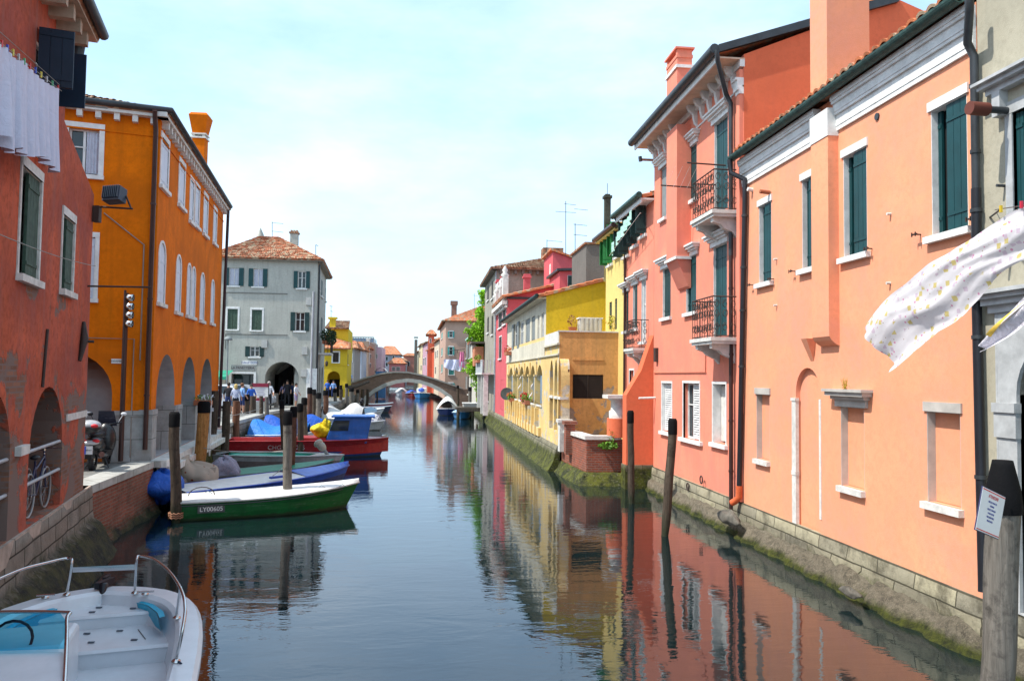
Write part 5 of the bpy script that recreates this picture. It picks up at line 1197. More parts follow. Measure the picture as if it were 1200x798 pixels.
# drainpipes
pipe(b,[G.p(G.L-.12,ZO+.1,.35),G.p(G.L-.1,ZO-.35,.1),G.p(G.L-.1,1.6,.1)],.06,brownpipe,(8,5.5,3))
pipe(b,[F.p(F.L-.1,ZO,.2),F.p(F.L-.1,1.4,.08)],.06,basic('dark_pipe2',(.03,.015,.02),.5))
a=G.px(148,400)[0]; pipe(b,[G.p(a,G.px(148,345)[1],.35),G.p(a,1.35,.35)],.06,brownpipe,name='lamp_post_pipe')
q=MB(); a2=G.px(165,400)[0]; zt=G.px(165,287)[1]; q.tube([G.p(G.px(122,250)[0],G.px(122,250)[1],.03),G.p(a2,zt,.03),G.p(a2,3.9,.03)],.018,6); q.tube([G.p(-1+aG[1],4.45,.03),G.p(G.px(157,405)[0],4.45,.03),G.p(G.px(157,405)[0],1.4,.03)],.015,6); q.build('conduit',basic('grey_conduit',(.25,.2,.17),.5),b)
# stack of four small lamps
b=thing('lamp_cluster','vertical stack of four small chrome spotlights on the brown post by the orange corner','spotlights',G.p(a,G.px(150,380)[1],.35)); 
MB().tube([G.p(a-.02,G.px(148,385)[1],.45),G.p(a-.02,G.px(148,342)[1],.45)],.03,6).build('mounting_bar',brownpipe,b)
for y in (351,361,371,381):
    z=G.px(157,y)[1]; q=MB(); c=G.p(a+.16,z,.5); q.lathe(c,[(.02,-.16),(.08,-.12),(.1,0),(.085,.02)],12,M=Matrix.Rotation(R(95),3,'Y')); q.tube([G.p(a,z,.45),c],.015,5); q.build('spotlight',steel,b)
# street plate
b=thing('street_sign','small white street name plate left of the brown post on the orange wall','sign',G.p(G.px(137,422)[0],G.px(137,422)[1],.02))
r=G.rect(130.5,144.5,420.5,426); MB().fb(G,r[0],r[1],r[2],r[3],.004,.02).build('plate',white,b)
text('FONDAMENTA',.06,frameM(G.p((r[0]+r[1])/2,(r[2]+r[3])/2,.021),G.d,(0,0,1)),basic('letter_black',(.02,.02,.03),.6),b)
# --- grey shop house G
gm=stucco('pale_grey_plaster',(.43,.43,.385),var=.13,streak=.5,fade=(.17,.17,.15),bump=.3)
GA=Vector((-15.2,57));GB=Vector((-7.85,57)); GC=Vector((-8.5,67))
b,Fs=building('grey_shop_house','pale grey corner house with dark green shutters, a bakery front and round archway',[tuple(GA),tuple(GB),tuple(GC),(-15.8,67)],1.3,11.8,gm); G=Fs[0]; F=Fs[1]
for x0,x1,y0,y1,st in ((268.5,280,314,335,'flat'),(297,308,315,336,'flat'),(349,358.5,318,338,'flat')):
    window(b,G,G.rect(x0,x1,y0,y1),st,gshut,depth=.15,curtain=fabric('sheer_curtain',(.5,.52,.6)) if x0<340 else None)
window(b,G,G.rect(266.5,278.5,362,386),'shut',oldsh,depth=.12,trim=.12,hood='flat'); window(b,G,G.rect(295,307,363,387),'shut',oldsh,depth=.12,trim=.12,hood='flat')
window(b,G,G.rect(346,357,366,388),'flat',gshut2,depth=.2); window(b,G,G.rect(293,304,406,418),'flat',gshut2,depth=.15)
for x0,x1,y0,y1 in ((373.2,374.5,320,340),(376.2,378,328,348),(381,382,337,353),(371,372,0,0),(371.8,373.2,368,388),(376,378,372,392)):
    if y1: window(b,F,F.rect(x0,x1,y0,y1),'shut',gshut2,depth=.1)
r=G.rect(310.5,350,424,470); G.holes.append((rpoly((r[0],r[1],1.31,r[3]),1,16),4.0,True))
r2=G.rect(271,297,438,470); G.holes.append((rpoly((r2[0],r2[1],1.31,r2[3])),.5,True))
for x0,x1 in ((365,368.5),(369.5,372.0),(374,377)):
    s0=F.px(x0+8 if False else 373+(x0-365)*.8,450)[0]; 
for s0 in (.6,3.6,6.6): F.holes.append((rpoly((s0,s0+2.1,1.31,4.2),1,12),1.5,True))
wall=close_building(b,Fs,1.3,11.7,[gm])
w=MB().fb(G,r[0]+.02,r[0]+.25,1.32,r[3]-.9,-3.9,-3.6).build('archway_dark_strip',dark,b)  # near-black strip darkening the left of the archway's back
c=(r[0]+r[1])/2; q=MB(); q.fprism(G,rpoly((c+.15,r[1]+.0,1.35,3.75),1,10),-3.98,-3.9); q.build('bright_courtyard_panel',white,b)  # white panel painted for the brightness of the courtyard beyond
q=MB(); q.fprism(G,[(r[0],1.33),(c+.1,1.33),(c+.1,4.3),(r[0],3.4)],-3.97,-3.6); q.build('archway_dark_panel',dark,b)  # near-black panel painted for the dark half of the passage
q=MB(); q.fb(G,r2[0]-.16,r2[0],1.31,r2[3]+.14,-.1,.04); q.fb(G,r2[1],r2[1]+.16,1.31,r2[3]+.14,-.1,.04); q.fb(G,r2[0],r2[1],r2[3],r2[3]+.14,-.1,.04); sf=q.build('shop_surround',white,b)
MB().fb(G,r2[0]+.05,r2[1]-.05,1.35,r2[3]-.05,-.48,-.42).build('door',glass,b)
MB().fb(G,r2[0]-.05,r2[1]+.05,r2[3]+.22,r2[3]+.62,.0,.035).build('sign_board',basic('grey_sign',(.25,.26,.25),.7),b)
text('LA PANETTERIA',.27,frameM(G.p((r2[0]+r2[1])/2,r2[3]+.42,.038),G.d,(0,0,1)),basic('letter_brown',(.03,.01,.01),.6),b,sx=.82)
rs=G.rect(284,301,422.5,427.5); sb=MB().fb(G,rs[0],rs[1],rs[2],rs[3],.0,.02).build('street_plate',white,b); text('CALLE DOSE',.2,frameM(G.p((rs[0]+rs[1])/2,(rs[2]+rs[3])/2,.023),G.d,(0,0,1)),basic('letter_blue',(.05,.08,.3),.6),sb)
q=MB()
for y in (344,392.5):
    z=G.px(300,y)[1]; q.fb(G,G.px(264,y)[0],G.px(337,y)[0],z,z+.05,-.01,.04); q.fb(G,G.px(264,y)[0],G.px(264,y)[0]+.04,z-1.0,z,-.01,.04)
q.build('cable_run',basic('cable_grey',(.15,.15,.14),.8),b)
q=MB()
for x,y in ((362,353),(357,411),(356,437),(310,403)):
    a,z=G.px(x,y); q.fb(G,a-.2,a+.2,z-.28,z+.28,0,.12)
q.build('meter_box',basic('box_grey',(.42,.42,.4),.7),b)
a=G.px(366,400)[0]; pipe(b,[G.p(a,9.5,.08),G.p(a-.05,1.4,.08)],.07,basic('pale_pipe',(.4,.4,.42),.5)); MB().fb(G,a-.35,a+.38,1.31,4.0,-.01,.05).build('corner_pier',white,b)
a=.4; pipe(b,[F.p(.3,11.5,.1),F.p(.3,1.4,.1)],.07,zinc)
q=MB(); q.fb(G,-.2,G.L+.35,11.62,11.74,-.1,.35); q.fb(F,-.3,F.L+.2,11.62,11.74,-.1,.35); q.build('cornice',basic('eaves_grey',(.25,.24,.2),.8),b)
e=.45; z=11.76; P=[(-15.2-e,57-e,z),(-7.85+e,57-e,z),(-8.5+e,67+e,z),(-15.8-e,67+e,z)]; T=[(-12.6,60.2,13.9),(-11.3,60.2,13.9),(-11.6,64,13.9),(-12.6,64,13.9)]
rs=[roof(b,P[i],P[(i+1)%4],T[i],T[(i+1)%4],terra,pitch=.2) for i in range(4)]
c=gy(345,280,60); q=MB(); q.box((c.x,60,13.0),(.55,.55,2.4)); ch=q.build('chimney',gm,rs[0]); q=MB(); q.box((c.x,60,14.2),(.7,.7,.12))
for i in (-1,0,1): q.box((c.x+i*.2,60,14.32),(.12,.5,.16))
q.build('chimney_cap',terra3,ch)
c=gy(305,277,60.4); q=MB(); q.lathe((c.x,60.4,13.6),[(.35,0),(.25,.5),(.02,1.0)],4); q.build('ridge_finial',gm,rs[0])
# balcony with plants on G side
b2=thing('balcony_plant','dark bushy plants filling the balcony on the side of the grey shop house','plant',gy(379,400,61))
c=F.p(3.8,6.0,.5); q=MB(); leaves(q,c+Vector((.2,-.3,.55)),.6,1.5,.55,600,.1); leaves(q,c+Vector((.3,0,.2)),.4,1.7,.4,250,.1); q.build('foliage',basic('dark_leaf',(.02,.05,.015),.7,bump=0),b2); MB().box(c,(.3,2.6,.25)).build('box',pot,b2)
q=MB(); q.fb(F,2.4,5.3,5.05,5.2,0,.95); bl=q.build('balcony',istria,b); q=MB()
for i in range(20): q.tube([F.p(2.45+i*.148,5.2,.9),F.p(2.45+i*.148,6.1,.9)],.02,4)
q.tube([F.p(2.4,6.1,.9),F.p(5.3,6.1,.9)],.025,4)
for o_ in (.2,.45,.7): q.tube([F.p(2.42,5.2,o_),F.p(2.42,6.1,o_)],.02,4)
q.build('railing',iron,bl)
antenna('tv_antenna','rooftop antenna above the tiled ridge of the grey shop house',319,284,260,61,((261,0,13),(271,0,13)))
antenna('tv_antenna','small bent antenna at the right roof corner of the grey shop house',370,302,287,58,((287,0,3),))
# ================================================================== BOATS
def hp(name,c,r=.35):
    """boat paint: scuffs, dirt runs and a weed line at the water"""
    if name in MATS: return MATS[name]
    s=NT(name); p=s.pos(); z=s.xyz(p)[2]
    q=s.mix(s.ramp(s.noise(2,5,.7,p),.3,.7),k(c,.75),k(c,1.25))
    q=s.mix(s.math('MULTIPLY',s.ramp(s.noise(1,6,.75,s.map(p,(3,3,22))),.56,.66),.5),q,tuple(min(1,x*.5+.14) for x in c))
    q=s.mix(s.math('MULTIPLY',s.ramp(s.noise(1,5,.7,s.map(p,(9,9,.8))),.52,.75),.4),q,k(c,.35))
    m=s.math('ADD',s.math('MULTIPLY',s.math('SUBTRACT',.09,z),7),s.noise(9,4,.7,p)); q=s.mix(s.math('MULTIPLY',s.ramp(m,.5,.8),.8),q,(.03,.035,.018))
    s.bsdf(q,r,0,s.bump(s.noise(20,4,.6,p),.12,.01),.5); MATS[name]=s.m; return s.m
gel=basic('white_gelcoat',(.68,.71,.75),.25,var=.06,scale=4,bump=.03,spec=.5); gelb=basic('cream_boat_paint',(.70,.69,.66),.4,var=.14,scale=5,bump=.15,spec=.5)
gun_dk=hp('dark_rub_rail',(.03,.03,.035)); 
def beam(t,B,full=.45,pw=2.0,st=.8):
    b=B/2*(st+(1-st)*min(1,t/.35)); 
    if t>full: b*=max(0,1-((t-full)/(1-full))**pw)
    return b
def hull(name,label,cat,stern,bow,B,h,hb,mats,rail=None,deck=None,open_=None,full=.45,pw=2.2,band=None,group='boats moored along the canal',z0=0,crown=.06,st=.8,rake=.35):
    """stern/bow: (x,y) world; h stern freeboard, hb bow freeboard; open_: inner material, deck: deck material"""
    s_=Vector((*stern,0)); e_=Vector((*bow,0)); L=(e_-s_).length; rz=math.atan2(e_.y-s_.y,e_.x-s_.x); c=(s_+e_)/2
    b=thing(name,label,cat,(0,0,0),0,group); local(b); W[b.name]=Matrix.Identity(4)
    n=26; sh=lambda t:h+(hb-h)*t**2.3; mb=MB(); P=[]
    prof=[(0,-.25),(.55,-.16),(.82,.0),(.92,.35),(.97,.65),(1,1)]
    for i in range(n+1):
        t=i/n; bb=beam(t,B,full,pw,st); z=sh(t); row=[]
        for w,f in prof:
            zz=f*z if f>=0 else f*(1-t**3); x=-L/2+L*t-rake*(t**5)*(1-max(0,f)); row.append((x,max(bb,.015)*w*(1 if f>=.9 else 1-.25*t**2),zz))
        P.append(row)
    m=len(prof)
    for sg in(1,-1):
        vs=[(x,y*sg,z) for r in P for x,y,z in r]
        for j in range(m-1):
            mi=0
            if band and prof[j][1]>=band: mi=1
            mb.add([],[]); base=len(mb.v) 
            v2=[(r[j][0],r[j][1]*sg,r[j][2]) for r in P]+[(r[j+1][0],r[j+1][1]*sg,r[j+1][2]) for r in P]
            mb.add(v2,[(i,i+1,n+2+i,n+1+i) for i in range(n)],mi,True)
    r0=P[0]; mb.add([(x,y,z) for x,y,z in r0]+[(x,-y,z) for x,y,z in r0[::-1]],[tuple(range(2*m))],0)
    mb.build('hull',mats,b)
    rim=[Vector(P[i][-1]) for i in range(n+1)]
    q=MB(); q.tube([v+Vector((0,.01,0)) for v in rim]+[Vector((v.x,-v.y-.01,v.z)) for v in rim[::-1]],.028,6); q.build('rub_rail',rail or gun_dk,b)
    if deck:
        q=MB(); q.grid(lambda u,v:(lambda i:(rim[i]+Vector((0,-2*rim[i].y*v,crown*math.sin(pi*v)+.015))))(min(n,int(round(u*n)))),n,8); q.build('deck',deck,b)
    if open_:
        q=MB(); k0,k1=0,n-5
        R1=[];R2=[]
        for i in range(n+1):
            v=rim[i]; w=max(0,v.y-.12); R1.append(Vector((v.x,w,v.z))); R2.append(Vector((v.x,w*.85,.12+.25*max(0,i/n-.7))))
        for sg in(1,-1):
            f=lambda V:[Vector((a.x,a.y*sg,a.z)) for a in V]
            a=f(rim);bq=f(R1);cq=f(R2); q.add(a+bq,[(i,i+1,n+2+i,n+1+i) for i in range(n)],0)
            q.add(bq+cq,[(i,i+1,n+2+i,n+1+i) for i in range(n)],1)
        q.add([Vector((a.x,a.y,a.z)) for a in R2]+[Vector((a.x,-a.y,a.z)) for a in R2],[(i,i+1,n+2+i,n+1+i) for i in range(n)],1)
        for i0 in (0,n-6): # end decks
            i1=i0+2 if i0==0 else n; q.add([v+Vector((0,0,.012)) for v in rim[i0:i1+1]]+[Vector((v.x,-v.y,v.z+.012)) for v in rim[i0:i1+1]],[(i,i+1,(i1-i0+1)+1+i,(i1-i0+1)+i) for i in range(i1-i0)],0)
        q.build('interior',[mats[0] if len(mats)<3 else mats[2],open_],b)
        for x in (-L*.22,L*.1):
            i=int((x/L+.5)*n); MB().box((x,0,.12+(rim[i].z-.12)*.62),(.26,2*rim[i].y-.3,.04)).build('thwart',open_,b)
    b.location=(c.x,c.y,z0); b.rotation_euler=(0,0,rz)
    return b,L,rim
def cover(b,L,rim,mat,h=.45,i0=1,i1=None,name='cover',ridge=.5):
    n=len(rim)-1; i1=i1 or n-3; q=MB(); rn=random.Random(int(L*100))
    def f(u,v):
        i=i0+(i1-i0)*u; a=rim[min(n,int(i))]; c_=rim[min(n,int(i)+1)]; t=i-int(i); r=a.lerp(c_,t); y=(r.y+.05)*(1-2*v)
        return Vector((r.x,y,r.z+.02-.06*(abs(1-2*v)>.95)+h*(1-abs(1-2*v)**1.6)*(.75+.25*math.sin(u*9+1))+.03*mnoise.noise(Vector((u*9,v*6,L)))))
    q.grid(f,30,14); return q.build(name,mat,b)
def outboard(b,x,z,mat,tilt=0,up=True,name='outboard_motor'):
    M=Matrix.Rotation(tilt,3,'Y'); q=MB(); q.ell(Vector((x,0,z))+M@Vector((0,0,.2)),.16,.14,.24,0,12,M); q.ell(Vector((x,0,z))+M@Vector((-.02,0,.36)),.19,.15,.13,0,12,M)
    o=q.build(name,mat,b); q=MB(); q.tube([Vector((x,0,z)),Vector((x,0,z))+M@Vector((-.02,0,-.55))],[.07,.05],8); q.box(Vector((x,0,z))+M@Vector((-.05,0,-.55)),(.3,.05,.1),M=M); q.build('leg',greysh,o); return o
def fender(b,x,y,z,mat=None): MB().ell((x,y,z),.1,.1,.2).build('fender',mat or hp('fender_red',(.5,.03,.02)),b)
# green boat
green=hp('green_hull_paint',(.006,.10,.02),.3); 
b,L,rim=hull('rowing_boat','slim green boat with a closed white deck and a dark registration plate','boat',(-6.15,20.35),(-1.78,21.95),1.75,.46,.66,[green,green],rail=hp('cream_rail',(.5,.5,.48)),deck=gelb,crown=.09)
q=MB(); q.tube([Vector((v.x,-v.y-.03,v.z-.07)) for v in rim[:-3]],.014,5); q.build('trim_line',gun_dk,b)
i=3; P0=rim[3]; pm=Vector((P0.x+.25,-P0.y*.985-.035,P0.z*.62)); ln=MB().box(pm,(.62,.02,.17)).build('plate',hp('plate_dark',(.05,.05,.05)),b); text('LY00605',.15,frameM(pm+Vector((0,-.014,0)),(1,0,0),(0,0,1)),white,ln)
q=MB(); 
for x in(-1.6,1.2,1.75): q.tube([Vector((x-.1,-.45,.62)),Vector((x,-.45,.68)),Vector((x+.1,-.45,.62))],.012,5)
q.tube([(L/2-.45,-.05,.7),(L/2-.1,0,.72),(L/2-.45,.05,.7)],.015,5); q.build('deck_fitting',steel,b)
q=MB(); q.tube([(-1.75+.3*math.cos(w*pi/8),-.55,.6+.2*math.sin(w*pi/8)) for w in range(9)],.012,5); q.build('hoop',iron,b)
# blue boat
blue=hp('blue_hull_paint',(.012,.03,.16),.3); blue2=hp('bright_blue_paint',(.02,.09,.5),.35)
b,L,rim=hull('rowing_boat','blue boat with white deck, bright blue foredeck and tarpaulin wrapped stern motor','boat',(-6.6,21.6),(-2.45,26.0),1.75,.5,.66,[blue,blue2],rail=blue2,deck=gelb,band=.6)
q=MB(); n=len(rim)-1
f0=int(n*.62); V=[v+Vector((0,0,.03)) for v in rim[f0:]]; q.add(V+[Vector((v.x,-v.y,v.z)) for v in V]+[Vector((v.x,0,v.z+.11)) for v in V],[(i,i+1,2*len(V)+i+1,2*len(V)+i) for i in range(len(V)-1)]+[(len(V)+i,len(V)+i+1,2*len(V)+i+1,2*len(V)+i) for i in range(len(V)-1)]); q.build('foredeck',blue2,b)
MB().box((-.3,-.8,.66),(.5,.12,.06)).build('oarlock',blue2,b)
tarpb=fabric('blue_tarpaulin',(.012,.085,.42),.45,wr=.9,sc=4)
q=MB(); 
def blob(q,c,r,seed,mi=0,nn=14):
    q.grid(lambda u,v:Vector(c)+Vector((math.cos(2*pi*u)*math.sin(pi*v)*r[0],math.sin(2*pi*u)*math.sin(pi*v)*r[1],-math.cos(pi*v)*r[2]))*(1+.34*mnoise.noise(Vector((math.cos(2*pi*u)*1.6,math.sin(2*pi*u)*1.6,v*3+seed)))+.20*mnoise.ridged_multi_fractal(Vector((math.cos(2*pi*u)*1.1,math.sin(2*pi*u)*1.1,v*1.5+seed*2)),1,2.2,3,1,2)-.2),nn*4,nn*2,mi)
blob(q,(-L/2-.3,.1,.62),(.62,.5,.42),1); blob(q,(-L/2-.95,.55,.42),(.42,.42,.5),4); blob(q,(-L/2-1.25,.75,.2),(.3,.3,.35),9); q.build('motor_cover',tarpb,b)
# green decked boat
b,L,rim=hull('rowing_boat','low boat with a plain teal green deck squeezed behind the blue boat','boat',(-7.05,25.1),(-3.2,28.4),1.5,.42,.55,[hp('teal_dark_paint',(.01,.12,.07)),blue],rail=gun_dk,deck=hp('teal_green_deck',(.012,.2,.11),.5),crown=.05)
# turquoise open boat with raised motor
b,L,rim=hull('rowing_boat','open boat with turquoise inside, pale grey gunwales and a tilted grey outboard motor','boat',(-7.95,31.0),(-3.0,29.9),1.7,.55,.6,[hp('warm_grey_hull',(.2,.17,.16)),hp('pale_grey_rail',(.45,.47,.48)),hp('pale_grey_rail',(.45,.47,.48))],rail=hp('pale_grey_rail',(.45,.47,.48)),open_=hp('turquoise_inside',(.03,.36,.25),.5),band=.6)
MB().grid(lambda u,v:Vector((-L*.38+L*.78*u,(1-2*v)*.62*(1-.5*u*u),.50)),6,3).build('bottom_boards',MATS['turquoise_inside'],b)
outboard(b,L/2-.75,.75,hp('motor_grey_cowl',(.38,.36,.3),.4),-.7)
# red and blue work boat
redh=hp('red_hull_paint',(.3,.012,.018)); cabb=hp('cabin_blue_paint',(.01,.10,.42),.35)
b,L,rim=hull('fishing_boat','large work boat with red sides, blue waterline and a blue cabin near the bow','boat',(-9.0,35.2),(-1.62,35.6),2.3,.72,.80,[hp('blue_waterline',(.012,.06,.25)),redh,redh],rail=redh,open_=hp('red_deck',(.35,.02,.02)),band=.34,full=.6,pw=3)
Fq=[(1.9,.62),(3.35,.62),(3.55,.62)]
q=MB(); vs=[(x,y,z) for y in(-.72,.72) for x,z in ((.95,.6),(2.75,.6),(2.95,1.72),(1.35,1.72))]; q.add(vs,[(0,1,2,3),(7,6,5,4),(0,4,5,1),(1,5,6,2),(2,6,7,3),(3,7,4,0)]); cab=q.build('cabin',cabb,b,bev=.03)
MB().box((2.15,0,1.76),(1.85,1.62,.07)).build('cabin_roof',cabb,cab)
q=MB(); q.add([(1.15,-.728,1.15),(1.95,-.728,1.15),(2.0,-.728,1.6),(1.32,-.728,1.6)],[(0,1,2,3)]); q.add([(1.12,-.5,1.2),(1.12,.5,1.2),(1.30,.5,1.62),(1.30,-.5,1.62)],[(0,1,2,3)]); q.build('cabin_window',glass,cab)
MB().box((.35,0,.72),(1.3,1.5,.25)).build('engine_box',hp('red_deck',(.35,.02,.02)),b)
text('CHG07 0227S',.26,frameM(Vector((-.6,-1.12,.46)),(1,0,0),(0,0,1)),hp('faded_white_letter',(.45,.4,.4)),b)
q=MB(); q.tube([(L/2-.3,-.25,.88),(L/2-.1,0,.9),(L/2-.3,.25,.88)],.03,6); q.build('bow_cleat',steel,b)
c=b
yl=fabric('yellow_oilcloth',(.65,.5,.01),.5); q=MB(); blob(q,(-4.55,35.0,1.15),(.42,.3,.3),8); blob(q,(-4.3,35.0,1.35),(.2,.2,.3),3); tag(q.build('tarpaulin',yl),'crumpled yellow tarpaulin lying by the blue cabin of the red boat','tarpaulin')
# dark punt with bundles
b,L,rim=hull('rowing_boat','old dark wooden boat moored across the foot of the orange house','boat',(-6.75,22.9),(-5.1,24.9),1.3,.45,.5,[hp('black_tar_hull',(.015,.015,.014),.6)],rail=hp('tar_rail',(.06,.055,.05)),open_=hp('tar_inside',(.05,.045,.04),.8))
def printed(name,base,dots,sc=5,th=.22):
    s=NT(name); p=s.pos(); c=base
    cc=s.mix(.0,base,base)
    for i,(d,sca,t_) in enumerate(dots):
        vo=s.n('ShaderNodeTexVoronoi',{'Vector':s.n('ShaderNodeMapping',{'Vector':p,'Location':(i*3.3,i*1.7,i*.9)}).outputs[0],'Scale':sca,'Randomness':.9},feature='F1' if i%2==0 else 'F1',distance='EUCLIDEAN' if i%2==0 else 'CHEBYCHEV')
        cc=s.mix(s.ramp(vo.outputs['Distance'],t_,t_+.03,(1,1,1),(0,0,0)),cc,d)
    bs=s.bsdf(cc,.9,0,s.bump(s.noise(3,4,.6,p),.3,.05),.1)
    t=s.n('ShaderNodeBsdfTranslucent',{'Color':cc}); m=s.n('ShaderNodeMixShader',{0:.3,1:bs.outputs[0],2:t.outputs[0]}); s.t.links.new(m.outputs[0],s.o.inputs[0]); return s.m
q=MB(); blob(q,(-6.75,23.6,.65),(.75,.45,.45),3); blob(q,(-7.2,23.3,.45),(.5,.35,.25),5); tag(q.build('cloth_bundle',printed('striped_cloth',(.52,.44,.36),[((.3,.08,.05),4,.16),((.35,.3,.25),3,.2)])),'brownish cream cloth bundle heaped on the dark boat below the orange house','bundle')
q=MB(); blob(q,(-6.2,25.2,.55),(.5,.4,.42),6); tag(q.build('cloth_bundle',fabric('lilac_grey_cloth',(.28,.28,.36))),'blue grey cloth heap just right of the cream bundle','bundle')
# mid distance moored row
tarp2=fabric('light_blue_tarpaulin',(.02,.17,.55),.45,wr=.9,sc=4)
def mid(label,stern,bow,B,hm,cov=None,ch=.4,h=.5,hb=.65,rail=None,cat='boat',deck=None,ins=None,name='motor_boat',**kw):
    b,L,rim=hull(name,label,cat,stern,bow,B,h,hb,[hm],rail=rail or gel,deck=deck,open_=ins,**kw)
    if cov: cover(b,L,rim,cov,ch)
    return b,L,rim
mid('boat under a long sky blue tarpaulin in front of the archway quay',(-8.9,41.4),(-5.5,41.0),1.9,gel,tarp2,.75)
mid('white edged boat half covered by a second blue tarpaulin, nearer the red boat',(-8.7,38.4),(-4.6,38.0),1.8,hp('cream_hull',(.45,.43,.38)),None,deck=gelb)
mid('third boat under blue tarpaulin, behind the yellow tarpaulin',(-8.9,44.7),(-5.2,44.3),1.8,gel,tarpb,.8)
mid('small white open boat beyond the blue tarpaulins',(-8.9,48.0),(-4.9,47.4),1.9,gel,deck=gelb)
spotc=printed('spotted_cover',(.6,.6,.62),[((.1,.1,.18),3.2,.28),((.25,.25,.35),2.1,.2)])
mid('grey boat under a black and white patterned cover at the end of the row',(-5.6,52.6),(-2.6,51.6),1.8,hp('grey_hull',(.3,.33,.34)),spotc,.55)
mid('boat with a peaked white canopy before the bridge',(-7.3,57.5),(-4.0,56.8),2.0,gel,fabric('white_canvas',(.62,.62,.6)),1.0)
mid('white speedboat with a blue bow cover left of the arch',(-6.4,64),(-3.6,64.4),1.9,gel,fabric('pale_blue_canvas',(.35,.5,.62)),.4)
mid('white open boat moored furthest before the bridge arch',(-6.6,70),(-3.6,70.6),2.0,gel,deck=gelb)
b,L,rim=mid('dark inflatable boat with a raised motor left of the bridge arch',(-6.2,76),(-3.2,76.3),1.9,hp('navy_hull',(.02,.03,.07)),deck=hp('navy_deck',(.05,.05,.08))); outboard(b,-1.5,.9,hp('black_cowl',(.015,.015,.02)),.6)
b,L,rim=mid('red and white boat deep in the shade under the left side of the arch',(-6.0,84),(-3.4,84.4),1.8,hp('dull_red_hull',(.3,.05,.06)),deck=gelb)
# right side boats
b,L,rim=mid('white covered cruiser with a dark blue hull moored on the right before the bridge',(2.1,75),(2.0,70.6),2.0,hp('dark_blue_hull',(.01,.03,.14)),fabric('white_cover',(.68,.68,.66)),1.15,full=.7,pw=4)
b,L,rim=mid('small sky blue boat with a pale stripe on the right before the landing stage',(3.3,68.6),(2.9,64.6),1.6,hp('sky_blue_hull',(.04,.22,.5)),fabric('blue_white_cover',(.3,.5,.7)),.3,full=.5)
b,L,rim=mid('blue and white boat with canopy seen through the arch beyond the bridge',(-.3,129),(-.9,122.5),2.6,hp('sea_blue_hull',(.03,.2,.5)),None,deck=gelb,h=.7,hb=.9); MB().box((-.6,0,1.2),(2.2,1.4,.8)).build('cabin',white,b,bev=.1); MB().ell((.5,0,1.3),.5,.5,.35).build('blue_bag',blue2,b)
b,L,rim=mid('white boat far beyond the bridge at the left',(-4.6,150),(-4.2,143),2.4,gel,fabric('white_canvas',(.62,.62,.6)),.7)
b,L,rim=mid('dark red boat far beyond the bridge beside the blue and white one',(-2.6,140),(-2.2,134),2.2,hp('dull_red_hull',(.3,.05,.06)),tarpb,.5)
# --- white motorboat in the foreground
hd=Vector((-.228,.974,0)).normalized(); sd_=Vector((hd.y,-hd.x,0)); tip=gz(124,687,.8); ZR=.8
b=thing('motor_boat','white open motorboat with steel bow rails and a tinted windscreen in the bottom left corner','boat',(tip.x-hd.x*2.7,tip.y-hd.y*2.7,0))
def hb_(d):
    K=[(0,.05),(.05,.24),(.15,.47),(.35,.74),(.65,.96),(1.0,1.1),(1.6,1.2),(2.6,1.25),(4,1.22),(5.4,1.12)]
    for (a,v),(c,w) in zip(K[:-1],K[1:]):
        if d<=c: t=(d-a)/(c-a); return v+(w-v)*t
    return K[-1][1]
LW=lambda d,y,z:tip-hd*d+sd_*y+Vector((0,0,z-ZR))
ds=[0,.02,.05,.1,.17,.26,.38,.52,.7,.9,1.15,1.45,1.8,2.3,3,3.8,4.6,5.4]
def ring(off,z,dsh=0,rise=0):
    return [LW(min(5.4,d+dsh*(1-d/5.4)),max(.0,hb_(d)-off)*sg,z-rise*d) for sg,dl in((1,ds),) for d in dl],[LW(min(5.4,d+dsh*(1-d/5.4)),-max(.0,hb_(d)-off),z-rise*d) for d in ds]
q=MB()
def skin(A,B_,mi=0,sm=True):
    n=len(A); q.add(list(A)+list(B_),[(i,i+1,n+1+i,n+i) for i in range(n-1)],mi,sm)
rings=[ring(.55,-.2,.9),ring(.25,.05,.5),ring(.07,.5,.15),ring(.02,.66,.03),ring(-.03,.68,0),ring(-.03,.76,0),ring(.01,.80,.0)]
for s_ in(0,1):
    for a,c in zip(rings[:-1],rings[1:]): skin(a[s_],c[s_])
q.add([rings[k_][0][-1] for k_ in range(7)]+[rings[k_][1][-1] for k_ in range(6,-1,-1)],[tuple(range(14))]); q.build('hull',gel,b)
q=MB(); rr=[ring(.01,.80),ring(.2,.815,.22),ring(.24,.78,.27),ring(.31,.3,.4)]
for s_ in(0,1):
    for a,c in zip(rr[:-1],rr[1:]): skin(a[s_],c[s_])
fl=ring(.30,.3,.38); skin(fl[0],fl[1],0,False); q.build('deck',gel,b)
